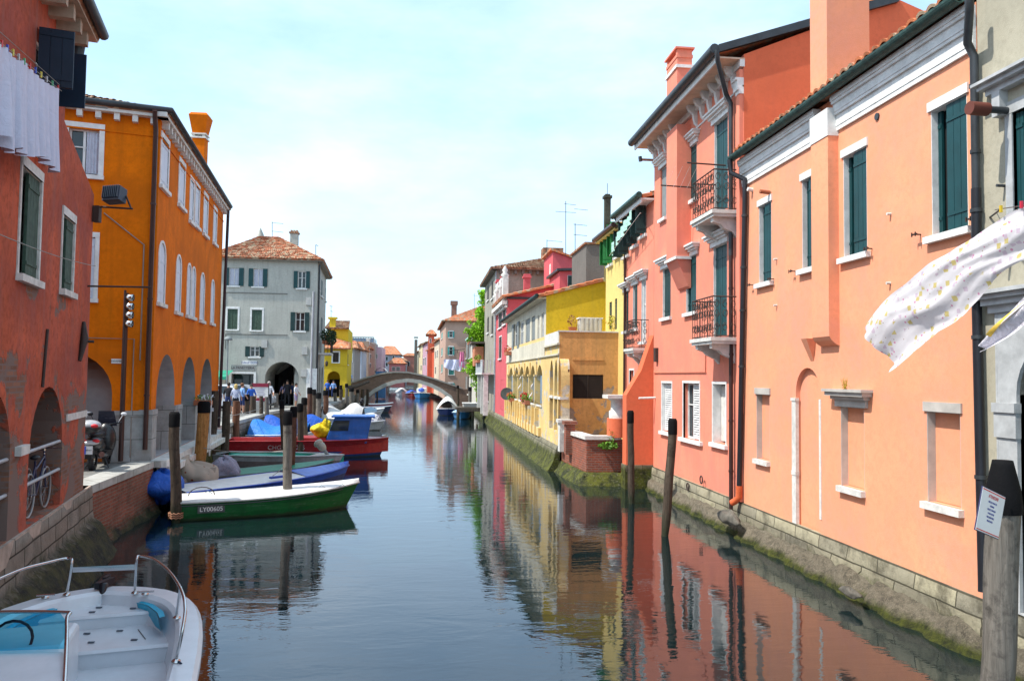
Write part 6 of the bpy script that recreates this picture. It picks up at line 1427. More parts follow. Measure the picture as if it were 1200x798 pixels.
# stepped seats in bow
def platform(d0,d1,z,name,mat=gel,edge=.03):
    q=MB(); dd=[d0+(d1-d0)*i/10 for i in range(11)]; n=11
    w=lambda d:max(.02,hb_(max(0,d-.3*(1-d/5.4)))-.26)
    T=[LW(d,w(d),z) for d in dd]+[LW(d,-w(d),z) for d in dd]; q.add(T,[(i,i+1,n+1+i,n+i) for i in range(n-1)])
    q.add([LW(d1,w(d1),z),LW(d1,-w(d1),z),LW(d1,-w(d1),.3),LW(d1,w(d1),.3)],[(0,1,2,3)]); q.add([LW(d1+.025,w(d1),z-.03),LW(d1+.025,-w(d1),z-.03),LW(d1,-w(d1),z+.003),LW(d1,w(d1),z+.003)],[(0,1,2,3)])
    return q.build(name,mat,b)
platform(.3,.80,.66,'anchor_locker'); platform(.8,1.62,.50,'bow_seat')
q=MB()
for d,y in ((.5,.0),(.68,-.05),(.66,.4),(1.0,-.05),(1.0,.3),(1.35,.05),(1.4,.5)): q.box(LW(d,y,.672 if d<.8 else .512),(.07,.03,.012)); 
q.build('hatch_latch',basic('latch_grey',(.08,.1,.13),.4),b)
q=MB(); q.tube([LW(.5,.5,.668),LW(.72,.62,.668)],.006,4); q.tube([LW(1.0,.5,.508),LW(1.4,.62,.508)],.006,4); q.build('hatch_seam',greysh,b)
cy=basic('cyan_cushion',(.03,.42,.62),.45,var=.1)
for sg in(1,-1):
    q=MB(); q.grid(lambda u,v:LW(.62+.75*u,sg*(hb_(.62+.75*u-.15)-.33-.015-.05*v),.52+.21*v),12,3); q.grid(lambda u,v:LW(.62+.75*u,sg*(hb_(.62+.75*u-.15)-.38+.06*v),.73+.012*v),12,2); q.build('cushion',cy,b)
q=MB(); q.tube([LW(.06,0,.84),LW(.25,0,.86),LW(.3,0,.74)],[.045,.05,.03],8); q.box(LW(.1,0,.87),(.07,.32,.08),rz=-.23); q.box(LW(-.06,0,.9),(.05,.16,.05)); q.build('anchor_roller',blackpipe,b)
# rails
def rail(pts,r=.016): q.tube(pts,r,8)
zt=1.36
q=MB(); rgt=[gz(158,694,.82),gz(160,657,zt-.03),gz(164,651.5,zt),gz(180,655,zt),gz(198,669,zt),(gz(212,690,zt)),gz(217,712,zt-.05),gz(213,742,1.12),gz(206,774,.82)]
def smooth(P,n=6):
    o=[]; 
    for i in range(len(P)-1):
        p0,p1,p2,p3=P[max(i-1,0)],P[i],P[i+1],P[min(i+2,len(P)-1)]
        for k_ in range(n): t=k_/n; o.append(.5*((2*p1)+(-p0+p2)*t+(2*p0-5*p1+4*p2-p3)*t*t+(-p0+3*p1-3*p2+p3)*t**3))
    return o+[P[-1]]
rail(smooth(rgt)); rail([gz(207,723,.82),gz(211.5,688,zt)])
lft=[gz(78,696,.82),gz(84,661,zt-.03),gz(80,654,zt),gz(55,659,zt),gz(25,667,zt),gz(-10,682,zt),gz(-60,705,zt),gz(-110,760,.9)]
rail(smooth(lft)); rail([gz(-40,728,.82),gz(-35,692,zt)]); q.build('bow_rail',steel,b)
q=MB(); q.add([gz(85,664.5,zt-.05),gz(158,661,zt-.05),gz(158,666,zt-.1),gz(85,668.5,zt-.1),gz(85,666.5,zt-.09),gz(158,663,zt-.09),gz(158,667.5,zt-.13),gz(85,670.5,zt-.13)],[(0,1,2,3),(7,6,5,4),(0,4,5,1),(3,2,6,7)]); q.build('rail_step',steel,b)
q=MB()
for p_ in (gz(53,700,.82),gz(170,696,.82),gz(207,724,.82),gz(206,775,.82),gz(158,695,.82),gz(78,697,.82)): q.lathe(p_,[(.045,0),(.045,.012),(.02,.03)],10); 
for p_ in (gz(53,700,.84),gz(170,696,.84)): q.tube([p_+Vector((-.1,0,.03)),p_+Vector((.1,.02,.03))],.013,6)
q.build('cleat',steel,b)
# windscreen + console
tin=NT('tinted_screen'); tt=tin.n('ShaderNodeBsdfTransparent',{'Color':(.22,.72,.90,1)}); gg=tin.n('ShaderNodeBsdfGlossy',{'Roughness':.02}); f_=tin.n('ShaderNodeFresnel',{'IOR':1.45}); m_=tin.n('ShaderNodeMixShader',{0:.05,1:tt.outputs[0],2:gg.outputs[0]}); tin.t.links.new(m_.outputs[0],tin.o.inputs[0])
A=gz(-60,719,1.22);B=gz(70,717,1.22);C=gz(78,728,1.2);D=gz(75,812,1.0); 
q=MB(); q.tube(smooth([gz(-140,800,1.0),gz(-110,730,1.2),A,B,C,D]),.018,8); wf=q.build('windscreen_frame',steel,b)
q=MB(); q.add([A,B,C,D,gz(-120,812,1.0),gz(-105,730,1.2)],[(0,1,2,3,4,5)]); q.add([A-Vector((0,.0,.02)),B-Vector((0,0,.02)),gz(73,790,.92),gz(-110,790,.92)],[(0,1,2,3)],0); 
bpy_ws=MB().add([A,B,C,C.lerp(D,.42),gz(-118,766,1.1),gz(-105,730,1.2)],[(0,1,2,3,4,5)]).build('windscreen',tin.m,wf,rec=False)
q=MB(); q.box(LW(2.35,-.45,.62),(.95,.8,.62),rz=.23); cn=q.build('console',gel,b,bev=.05)
MB().add([gz(-100,766,1.08),gz(74,764,1.08),gz(76,815,1.0),gz(-100,815,1.0),gz(-100,775,.8),gz(74,773,.8)],[(0,1,2,3),(0,1,5,4)]).build('console_top',gel,cn)
q=MB(); q.box(LW(3.6,0,.5),(1.6,.5,.45),rz=.23); q.build('seat',gel,b,bev=.05)
q=MB(); q.tube([LW(2.62+.0,-.45+.17*math.cos(w*pi/8),1.0+.17*math.sin(w*pi/8)) for w in range(17)],.014,6); q.build('steering_wheel',blackpipe,cn)
outb=MB(); outb.box(LW(5.5,0,.95),(.4,.5,.6),rz=.23); outb.build('outboard_motor',blackpipe,b,bev=.08)
q=MB(); q.tube(smooth([gz(207,774,.83),gz(213,778,.8),gz(218,788,.6),gz(219,800,.4)]),.011,6); q.build('mooring_line',basic('navy_rope',(.02,.03,.06),.8),b); q=MB(); q.ell(gz(222,797,.4),.07,.07,.14); q.build('fender',blue2,b)
# ================================================================== PILES
pw=wood('weathered_pile',(.105,.08,.06)); pw2=wood('fresh_pile',(.42,.21,.07),.55); pw3=wood('brown_pile',(.17,.085,.055)); pw4=wood('grey_pile',(.20,.18,.155),.45)
def pile(label,xt,yt,xb,yb,w,mat,cap=True,Y=None,capm=None,group='mooring posts in the canal'):
    base=gz(xb,yb,0) if Y is None else gy(xb,yb,Y); base.z=0; Yb=base.y; top=gy(xt,yt,Yb); r=w/2*(Yb/F0)*.9
    b=thing('mooring_post',label,'mooring post',(base.x,base.y,0),0,group)
    rn=random.Random(int(xt*7+yt)); d=(top-base)/top.z; z0=-1.7
    def P(z): return base+d*z
    zc=top.z-(.28 if cap else 0); n=12; lv=[z0+(zc-z0)*i/14 for i in range(15)]
    q=MB(); vs=[]
    for z in lv:
        for j in range(n):
            a=2*pi*j/n; rr=r*(1.06-.1*(z-z0)/(zc-z0))*(1+.1*mnoise.noise(Vector((math.cos(a)*1.2,math.sin(a)*1.2,z*1.6+xt)))); rr*=(.8 if abs(z-.12)<.18 else 1)
            vs.append(P(z)+Vector((math.cos(a)*rr,math.sin(a)*rr,0))+Vector((.04*r*10*mnoise.noise(Vector((z*.8,xt,0))),0,0)))
    q.add(vs,[(i*n+j,i*n+(j+1)%n,(i+1)*n+(j+1)%n,(i+1)*n+j) for i in range(14) for j in range(n)],0,True); q.add(vs[-n:],[tuple(range(n))],0); q.build('shaft',mat,b)
    if cap:
        off=vs[-n:]; c0=sum(off,Vector())/n; q=MB(); V=[c0+(p-c0)*1.07-Vector((0,0,.03)) for p in off]; V2=[v+Vector((0,0,.30))+d*0 for v in V]; c1=c0+Vector((0,0,.33)); V3=[c1+(v-c0)*.82 for v in off]
        q.add(V+V2+V3,[(i*n+j,i*n+(j+1)%n,(i+1)*n+(j+1)%n,(i+1)*n+j) for i in range(2) for j in range(n)]+[tuple(range(2*n,3*n))],0,True); q.build('painted_top',capm or blacktop,b)
    return b,P,r
PL=[('rough grey post with a black top at the stern of the green boat',205,485,206,612,13,pw,True),
('warm orange brown post of fresh wood beside the blue boat',240,472,232,574,15,pw2,True),
('thin dark post nearest the right corner of the orange house',253,458,247,550,9,pw,False),
('dark post in front of the man in black on the quay',266,470,263,546,10,pw,False),
('dark post in front of the blond woman',277,470,275.5,527,9,pw3,False),
('short dark post with a crimson rimmed top',289,463,288,511,7,pw,True),
('post close right of the crimson topped one',297,464,296,510,7.5,pw,False),
('slim grey post in front of the man in the white shirt',313,465,313,512,5.5,pw4,False),
('pale slim post in front of the blue tarpaulin',324,461,324,500,6,pw4,False),
('tall grey brown post with a red rope loop in front of the green boat',337,484,336.5,600,11.5,pw4,True),
('brown post just behind the post with the red rope loop',344,478,342,563,9,pw3,True),
('brown post, third back in the tight cluster',352,474,352,537,8,pw,True),
('brown post with a black top, rearmost in the tight cluster',357,467,356.5,526,7.5,pw,True),
('reddish brown post with a pale cloth right of the tight cluster',363,455,362.5,513,6.5,pw3,True),
('grey post left of the yellow tarpaulin',373,461,372.5,508,6.5,pw4,True),
('reddish post right above the yellow tarpaulin',381,458,383,498,6.5,pw3,True),
('slim grey post left of the wooden bridge rail',406,450,406,485,4,pw4,True),
('thick grey post before the left foot of the bridge',412,455,412,484,6,pw4,True),
('post right of the thick grey one near the peaked canopy',419,457,418.5,480,4,pw4,True),
('dark thin post close to the left side of the arch',442,449,442,468,2.4,pw,False),
('slim dark post with a black top in front of the brick terrace',739,483,740,590,9,pw,True),
('leaning grey post with a black top before the louvred windows',789,493,779,628,12,pw,True),
('grey post left of the landing stage',551,454,550.5,489,4.6,pw4,True),
('taller post with a black top in front of the vine',568.5,447,568.5,490,4.6,pw4,True),
('dark post at the right foot of the bridge',536.5,452,536.5,477,3.2,pw,True),
('thin dark post between the poster stand and the white shirted man',306,464,306,512,5,pw,False),
('slim brown post at the left end of the blue tarpaulins',284,460,283.5,505,6,pw,True),
('thin dark post between the reddish post and the yellow tarpaulin',368,457,368,506,5,pw,True),
('slim grey post just right of the blue cabin roof',393,456,393,488,4.5,pw4,True),
('thin post between the cabin post and the slim grey one',399.5,452,399.5,486,4,pw,True),
('slim dark post behind the red rope post, leaning slightly left',330,470,333,540,6.5,pw,True),
('slim post against the right shoulder of the arch',528.7,447,528.7,464,2.2,pw,True)]
PP={}
for L_ in PL: PP[L_[1]]=pile(*L_)
b,P_,r_=PP[337]
q=MB(); c=P_(.45); q.tube([c+Vector((math.cos(w*pi/10)*(r_+.05),math.sin(w*pi/10)*(r_+.05),-.0-.22*(1-math.sin(w*pi/10))*.5)) for w in range(21)],.028,6); q.build('rope_loop',basic('red_rope',(.6,.03,.03),.7),b)
b,P_,r_=PP[205]
q=MB(); c=P_(.12)
for k_ in range(3): q.tube([c+Vector((math.cos(w*pi/10)*(r_+.03),math.sin(w*pi/10)*(r_+.03),.05*k_+.02*math.sin(w*3))) for w in range(21)],.02,5)
q.build('rope_coil',basic('rust_rope',(.3,.14,.08),.8),b)
# ropes between posts
ropem=basic('old_rope',(.3,.29,.26),.9)
def rope(label,A,B,sag=.12,r=.012):
    q=MB(); q.tube([A.lerp(B,i/10)+Vector((0,0,-sag*4*(i/10)*(1-i/10))) for i in range(11)],r,5); tag(q.build('rope',ropem),label,'rope')
rope('pale rope strung level from the fresh orange post towards the red boat',PP[240][1](1.3),PP[337][1](1.6)+Vector((0,0,.0)),.1)
rope('mooring rope from the near grey post down to the green boat stern',PP[205][1](.25),Vector((-5.7,20.0,.5)),.1,.014)
rope('rope from the grey post cluster to the blue boat side',PP[344][1](.9),Vector((-4.4,23.3,.62)),.1)
rope('upper rope linking the dark posts before the people',PP[253][1](1.9),PP[324][1](1.7),.15)
# big post and notice board
b,P_,r_=pile('large weathered grey post with a black tapered top carrying a notice, at the right edge',1176,601,1163,800,43,pw4,False,Y=6.4,group=None)
top=P_((gy(1177,601,6.4)).z); rr=r_
q=MB(); n=16; V=[]
for z,f in ((0,1.08),(.05,1.1),(.2,1.02),(.42,.66),(.46,.6)):
    V+=[top+Vector((math.cos(2*pi*j/n)*rr*f,math.sin(2*pi*j/n)*rr*f,z)) for j in range(n)]
q.add(V,[(i*n+j,i*n+(j+1)%n,(i+1)*n+(j+1)%n,(i+1)*n+j) for i in range(4) for j in range(n)]+[tuple(range(4*n,5*n))],0,True); q.build('painted_top',blacktop,b)
b=thing('notice_board','small white enamel notice with red heading and blue lines fixed to the large post','sign',gy(1161,600,6.2))
Q=[gy(1149,570.5,6.02),gy(1175.5,581,6.22),gy(1171,632.5,6.22),gy(1145,619,6.02)]
cu=((Q[0]+Q[3])/2+(Q[1]+Q[2])/2)/2; rt=((Q[1]+Q[2])-(Q[0]+Q[3])).normalized(); up=((Q[0]+Q[1])-(Q[3]+Q[2])).normalized(); up=(up-rt*up.dot(rt)).normalized(); wd=((Q[1]+Q[2])-(Q[0]+Q[3])).length/2; hg=((Q[0]+Q[1])-(Q[3]+Q[2])).length/2
nn=rt.cross(up); M=Matrix((rt,nn,up)).transposed()
q=MB(); q.box(cu,(wd,.012,hg),M=M); q.build('plate',gel,b); q=MB(); q.box(cu-nn*.001-rt*0,(wd+.012,.008,hg+.012),M=M)
q.build('edge',basic('navy_edge',(.02,.02,.08),.5),b)
sgn=1 if nn.dot(CAM-cu)>0 else -1; o_=nn*sgn*.0075
redp_=basic('sign_red',(.6,.02,.03),.5); blup=basic('sign_blue',(.04,.06,.3),.5)
q=MB()
for s_ in(1,-1): q.box(cu+o_+up*s_*(hg/2-.012),(wd-.01,.002,.008),M=M)
q.build('red_border',redp_,b)
text('ATTENZIONE!',.040,frameM(cu+o_*1.05+up*(hg/2-.05),rt,up),redp_,b,ext=.0005,sx=.72)
for i,l in enumerate(('PERICOLO CONDOTTA','FOGNARIA','VIETATO L\'ORMEGGIO','CAVALLI VAPORE','PARCHEGGIO DELLE','IMBARCAZIONI')):
    text(l,.022,frameM(cu+o_*1.05+up*(hg/2-.095-.031*i),rt,up),blup,b,ext=.0005,sx=.68)
# ================================================================== LAUNDRY
sheetp=printed('printed_sheet',(.72,.70,.74),[((.62,.3,.45),14,.15),((.62,.52,.22),9,.19),((.4,.33,.28),17,.10),((.6,.5,.6),10,.17)])
top_e=[(1206,243),(1175,253),(1130,278),(1095,305),(1060,330),(1030,352),(1011,384)]; bot_e=[(1206,300),(1170,325),(1145,345),(1120,375),(1095,395),(1075,412),(1050,437)]
XS=4.5
TE=smooth([gx(x,y,XS-.07*i/6) for i,(x,y) in enumerate(top_e)],5); BE=smooth([gx(x,y,XS-.014*i) for i,(x,y) in enumerate(bot_e)],5)
q=MB(); n=len(TE)-1
def sh(u,v):
    i=u*n; a=int(min(n-1,i)); t=i-a; A=TE[a].lerp(TE[a+1],t); B=BE[a].lerp(BE[a+1],t); p=A.lerp(B,v)
    fold=.05*math.sin(v*pi*2.6+u*2.5)*(.35+u)+.008*math.sin(v*31+u*9)+.012*mnoise.noise(Vector((u*14,v*12,4)))+.035*math.sin(v*11+u*6)*(1-u*.5)+.035*mnoise.noise(Vector((u*5,v*4,1)))
    return p+Vector((fold,0,.02*math.sin(u*14+v*5)))
q.grid(sh,70,26); tag(q.build('bed_sheet',sheetp),'white sheet printed with pink and yellow dots blowing out over the canal','laundry')
te2=[(1212,335),(1185,360),(1165,382),(1150,403)]; be2=[(1212,365),(1190,388),(1172,402),(1152,413)]
A2=smooth([gx(x,y,4.3) for x,y in te2],5);B2=smooth([gx(x,y,4.27) for x,y in be2],5); q=MB(); n2=len(A2)-1
q.grid(lambda u,v:(lambda a,t:A2[a].lerp(A2[a+1],t).lerp(B2[a].lerp(B2[a+1],t),v)+Vector((.03*math.sin(v*8+u*3),0,0)))(int(min(n2-1,u*n2)),u*n2-int(min(n2-1,u*n2))),30,10)
yw=fabric('white_yellow_cloth',(.68,.66,.72)); tag(q.build('towel',yw),'folded white towel with a yellow edge blowing below the printed sheet','laundry')
q=MB(); q.grid(lambda u,v:(lambda a,t:A2[a].lerp(A2[a+1],t).lerp(B2[a].lerp(B2[a+1],t),.25+.18*v)+Vector((-.02+.03*math.sin((.25+.18*v)*8+u*3),0,0)))(int(min(n2-1,u*.75*n2)),u*.75*n2-int(min(n2-1,u*.75*n2))),24,2); q.build('yellow_border',basic('border_yellow',(.75,.5,.08),.8),bpy.data.objects['towel'])
b=thing('clothes_line','taut line with small coloured pegs above the printed sheet','clothes line',gx(1180,248,6.55)); q=MB(); q.tube([gx(1166,246,7.38),gx(1200,241,4.6),gx(1260,225,4.2)],.005,4); q.tube([gx(1160,255,7.4),gx(1172,246,6.9)],.012,5); q.build('line',zinc,b)
for x,y,m in ((1173,245,'yellow'),(1197,240,'red')): MB().box(gx(x,y,4.5),(.018,.016,.055)).build('peg',basic('peg_'+m,(.6,.4,.02) if m=='yellow' else (.6,.02,.05),.5),b)
# left laundry on the red wall
DR=(RB-RA).normalized(); Fw=Fr(tuple(RA-DR*3),tuple(RA+DR*6)); sheetw=fabric('lilac_white_cloth',(.60,.60,.72),.85,.04,.25)
LT=lambda x:50+(x)*(55/70.)
def hang(x0,x1,yb0,yb1,seed,label,fold=9):
    s0,z0=Fw.px(x0,LT(x0),.42); s1,z1=Fw.px(x1,LT(x1),.42); zb0=Fw.px(x0,yb0,.42)[1]; zb1=Fw.px(x1,yb1,.42)[1]; q=MB()
    def f(u,v):
        a=s0+(s1-s0)*u; zt=z0+(z1-z0)*u-.05*math.sin(pi*u); zb=zb0+(zb1-zb0)*u+.05*math.sin(u*7+seed)
        return Fw.p(a+.03*v*math.sin(seed+v*3),zt+(zb-zt)*v,.42+.055*math.sin(u*fold*2*pi+seed+v)*(.25+v)+.04*math.sin(u*fold*3.1+seed*2)*v)
    q.grid(f,90,14); tag(q.build('bed_sheet',sheetw),label,'laundry')
hang(-60,8,150,170,1,'white sheet at the far left end of the washing line, cut by the frame',6)
hang(8,27,178,182,2.2,'white folded sheet in the middle of the washing line on the red house',4)
hang(26,70,178,203,4.1,'longest white sheet hanging nearest the corner of the red house',7)
b=thing('clothes_line','washing line with pegs stretched across the upper red wall','clothes line',Fw.p(3,8,.42)); q=MB(); q.tube([Fw.p(*Fw.px(-60,LT(-60),.42),.42),Fw.p(*Fw.px(72,107,.42),.42)],.006,4); q.tube([Fw.p(*Fw.px(-20,20,.42),.42),Fw.p(*Fw.px(70,100,.42),.42)],.005,4); q.tube([Fw.p(*Fw.px(70,121,0),0),Fw.p(*Fw.px(70,121,0),.7)],.015,5); q.build('line',ropem,b)
cols=[(.6,.05,.05),(.05,.1,.5),(.7,.6,.1),(.5,.5,.5),(.1,.4,.2)]
for i in range(11):
    x=2+i*6.6; P=Fw.p(*Fw.px(x,LT(x),.42),.42); MB().box(P+Vector((0,0,.0)),(.02,.02,.075)).build('peg',basic('peg%d'%(i%5),cols[i%5],.5),b)
# green/white cloth strings on the pink house
F4=Fr((7.42,28.55),(7.42,24.97)); F5=Fr((7.42,31.9),(7.42,24.97))
mint=fabric('mint_cloth',(.42,.68,.58))
for i,(x,y,w,h,lb) in enumerate(((718,291,.2,.28,'mint green cloth lowest on the slanting line by the green shutters'),(724,280,.2,.25,'mint green cloth second on the slanting line'),(731,268,.28,.3,'mint green cloth third on the slanting line between yellow and pink houses'),(738,258,.2,.25,'mint green cloth highest on the slanting line near the dark shutters'))):
    c=gx(x,y,6.9); q=MB(); q.grid(lambda u,v:c+Vector((.05*math.sin(u*9+i),(u-.5)*2*w,(-.5+u)*-.2-h*v*1.3+.2)),8,4); tag(q.build('cloth',mint),lb,'laundry','cloths on the slanting line')
b=thing('clothes_line','slanting line from the pink house to the yellow house','clothes line',gx(730,268,6.9)); q=MB(); q.tube([gx(714,300,6.9),gx(750,250,6.9)],.01,4); q.tube([gx(750,250,6.9),gx(752,250,7.42)],.012,4); q.build('line',white,b)
# ================================================================== PEOPLE
skin_=basic('skin',(.45,.24,.16),.6,bump=0); 
def person(label,x,Y,z0,shirt,pants,hair=(.03,.02,.015),h=1.72,rz=0,arm=.15,skirt=None,long=False):
    P=gy(x,440,Y); k_=h/1.72
    b=thing('person',label,'person',(0,0,0),0,'people on the quay'); W[b.name]=Matrix.Identity(4)
    sk=[('pel',(0,0,.95),.15,None),('che',(0,.01,1.25),.16,0),('nek',(0,.0,1.44),.06,1),('hd1',(0,-.01,1.54),.085,2),('hd2',(0,-.01,1.66),.085,3)]
    V=[v[1] for v in sk];Rr=[v[2] for v in sk];E=[(0,1),(1,2),(2,3),(3,4)]
    def ch(par,pts):
        for p,r in pts: V.append(p);Rr.append(r);E.append((par,len(V)-1));par=len(V)-1
    for s_ in(1,-1):
        ch(1,[((.17*s_,0,1.38),.075),((.22*s_+arm*.2*s_,-.02,1.12),.05),((.23*s_+arm*.3*s_,-.12-arm*.4,.90),.035),((.22*s_+arm*.3*s_,-.16-arm*.4,.82),.035)])
        ch(0,[((.10*s_,0,.86),.10),((.11*s_,-.02+.08*s_*arm*3,.48),.065),((.11*s_,.02+.1*s_*arm*3,.09),.045),((.12*s_,-.1+.1*s_*arm*3,.04),.045)])
    me=bpy.data.meshes.new('body'); me.from_pydata(V,E,[]); o=bpy.data.objects.new('body',me); COL.objects.link(o)
    sm=o.modifiers.new('s','SKIN'); sm.use_smooth_shade=True; ly=me.skin_vertices[0].data
    for i,r in enumerate(Rr): ly[i].radius=(r,r*.8 if i in(0,1) else r)
    ly[0].use_root=True
    ss=o.modifiers.new('u','SUBSURF'); ss.levels=1; ss.render_levels=1
    dg=bpy.context.evaluated_depsgraph_get(); nm=bpy.data.meshes.new_from_object(o.evaluated_get(dg)); bpy.data.objects.remove(o)
    nm.name='body'; nm.materials.clear()
    for m in (skin_,shirt,pants,blackpipe): nm.materials.append(m)
    for f in nm.polygons:
        c=f.center; f.use_smooth=True
        f.material_index=3 if c.z<.09 else (0 if c.z<.5 and not long else (2 if c.z<.98 and abs(c.x)<.2 else (1 if c.z<1.44 and not(c.z<1.08 and abs(c.x)>.2) else 0)))
    o=bpy.data.objects.new('body',nm); COL.objects.link(o); o.parent=b
    hm=basic('hair_%02d'%int(hair[0]*100),hair,.7); q=MB(); q.ell((0,.02,1.64),.10,.11,.10); 
    if long or hair[0]>.2: q.ell((0,.06,1.55),.09,.06,.12)
    q.build('hair',hm,b)
    b.scale=(k_,)*3; b.location=(P.x,Y,z0); b.rotation_euler=(0,0,rz); return b
blk=fabric('black_cloth',(.02,.02,.025)); nav=fabric('navy_cloth',(.03,.05,.15)); wht=fabric('white_cloth',(.62,.62,.66)); ltb=fabric('light_blue_cloth',(.2,.35,.65)); roy=fabric('royal_blue_cloth',(.03,.12,.5)); lil=fabric('lilac_cloth',(.3,.25,.4)); flo=printed('floral_cloth',(.5,.55,.7),[((.1,.2,.5),14,.25)])
person('man in a black shirt and navy shorts standing left of the blond woman',268.5,45,1.3,blk,nav,h=1.78,rz=pi)
person('blond woman in a blue patterned top and black shorts on the quay',277,44,1.3,flo,blk,(.5,.36,.12),h=1.7,rz=pi)
person('brown haired woman in blue turned towards the blond woman',284.5,46,1.3,ltb,nav,(.15,.06,.02),h=1.74,rz=2.2)
person('person in a bright blue shirt next to the poster stand',295,47.5,1.3,roy,nav,h=1.66,rz=.5)
person('man in a white shirt and dark trousers facing the canal by the poster stand',315.5,51,1.3,wht,blk,(.35,.3,.28),h=1.8,long=True,arm=.3)
person('tall man in dark clothes walking through the round archway',337,57.8,1.3,blk,blk,h=1.85,long=True)
person('person in a lilac top left inside the round archway',333,58.6,1.3,lil,blk,h=1.65,long=True)
person('woman in a white top at the right side of the archway',347.5,55.5,1.3,wht,lil,h=1.66,rz=1.2)
person('dark haired man in the shade at the right jamb of the archway',343,59,1.3,nav,blk,h=1.72,long=True)
person('person in dark navy half hidden behind the right corner of the orange house',254.5,41,1.3,nav,nav,h=1.7,long=True)
person('person in bright blue in front of the yellow house archway',384,78,1.3,roy,nav,h=1.72,long=True)
person('person in pale blue beside the yellow house archway',391,77.5,1.3,ltb,nav,h=1.7,long=True)
person('person in a light blue shirt at the top of the bridge steps',410.5,92.5,2.1,ltb,nav,h=1.75,long=True)
person('dark clad person near the foot of the bridge steps',399,86,1.35,nav,blk,h=1.7,long=True)
# ================================================================== STREET THINGS
# poster stand
b=thing('poster_stand','poster stand with dark red bands and a white sheet on the quay','poster stand',(gy(305,455,48.5).x,48.5,1.3)); x=b.location.x
q=MB()
for s_ in(-1,1): q.tube([(x+.5*s_,48.5,1.3),(x+.5*s_,48.5,3.05)],.03,6)
q.build('frame',zinc,b); MB().box((x,48.47,2.5),(.95,.03,1.0)).build('poster',white,b); q=MB(); q.box((x,48.44,2.9),(.96,.02,.22)); q.box((x,48.44,2.05),(.96,.02,.18)); q.build('band',hp('dark_red_band',(.25,.02,.05)),b)
q=MB()
for i in range(5): q.box((x,48.45,2.7-.1*i),(.6-.08*(i%3),.008,.02))
q.build('text_lines',hp('lilac_ink',(.3,.25,.4)),b)
MB().box((x,48.5,1.6),(.9,.25,.6)).build('base',basic('concrete_base',(.3,.3,.28),.9),b)
# car
def car(label,x,Y,rz,col):
    b=thing('parked_car',label,'car'); W[b.name]=Matrix.Identity(4)
    side=[(-2.1,.35),(-2.15,.8),(-2.0,1.0),(-1.75,1.05),(-1.35,1.5),(-1.0,1.58),(.3,1.56),(.6,1.48),(1.2,1.02),(1.9,.9),(2.12,.75),(2.15,.4),(1.75,.3),(-1.8,.3)]
    q=MB(); n=len(side)
    for wv in (.82,):
        vs=[(a,(-.82+(.14 if z>1.05 else 0)),z) for a,z in side]+[(a,(.82-(.14 if z>1.05 else 0)),z) for a,z in side]
        tri=tessellate_polygon([[Vector((a,z,0)) for a,z in side]])
        q.add(vs,[tuple(t) for t in tri]+[tuple(i+n for i in t) for t in tri]+[(i,(i+1)%n,n+(i+1)%n,n+i) for i in range(n)])
    q.build('body',col,b,bev=.04)
    q=MB()
    for sg in(-1,1):
        y=lambda z:sg*(.835 if z<1.1 else .70)
        for P in ([(-1.55,1.08),(-1.25,1.46),(-.5,1.5),(-.5,1.08)],[(-.42,1.08),(-.42,1.5),(.3,1.49),(.95,1.08)]): q.add([(a,y(z)+0,z) for a,z in P],[(0,1,2,3)])
    q.add([(1.2,-.6,1.05),(1.2,.6,1.05),(.64,.55,1.48),(.64,-.55,1.48)],[(0,1,2,3)]); q.build('window',glass,b)
    for a in(-1.35,1.35):
        for sg in(-1,1):
            w=MB().tube([(a,sg*.68,.33),(a,sg*.86,.33)],.33,20).build('wheel',blackpipe,b); MB().tube([(a,sg*.861,.33),(a,sg*.875,.33)],.2,14).build('rim',steel,w)
    for sg in(-1,1): MB().box((2.1,sg*.6,.72),(.08,.3,.14)).build('headlight',gel,b); MB().box((-2.12,sg*.65,.85),(.06,.2,.16)).build('tail_light',redp_,b)
    P=gy(x,440,Y); b.location=(P.x,Y,1.3); b.rotation_euler=(0,0,rz); return b
car('white parked car partly hidden by the right corner of the orange house',262,50,.1,gel)
car('grey parked car just right of the white one behind the standing group',283,53,.05,hp('car_silver',(.3,.32,.35)))
# green awning + white pole sign
b=thing('awning','small green awning over a stall left of the bakery','awning',(gy(256,440,56).x,56,1.3)); x=b.location.x-.4
q=MB(); q.add([(x-1.2,55.0,3.35),(x+1.2,55.0,3.35),(x+1.2,56.8,3.8),(x-1.2,56.8,3.8),(x-1.2,55.0,3.15),(x+1.2,55.0,3.15)],[(0,1,2,3),(0,1,5,4)]); q.build('canopy',hp('awning_green',(.02,.3,.18)),b); q=MB()
for s_ in(-1,1): q.tube([(x+1.15*s_,55.05,1.3),(x+1.15*s_,55.05,3.3)],.03,6)
q.build('post',zinc,b)
b=thing('street_sign','small planter box on a white pole rising behind the fresh orange post','sign',gz(246,508,1.3)); c=gz(246,530,1.25); Yq=27.5; c=gy(248,440,Yq); X=c.x
q=MB(); q.tube([(X,Yq,.8),(X,Yq,gy(248,466,Yq).z)],.035,8); q.build('pole',white,b); zz=gy(244,472,Yq).z; MB().box((X-.25,Yq,zz),(.55,.3,.16)).build('box',pot,b); q=MB(); leaves(q,(X-.25,Yq,zz+.16),.3,.18,.12,60,.05); q.build('foliage',greenleaf,b); q=MB(); leaves(q,(X-.2,Yq,zz+.2),.3,.18,.1,50,.05); q.build('blossoms',gel,b)
MB().box((X+.05,Yq-.05,gy(250,480,Yq).z),(.12,.02,.12)).build('plate',gel,b)
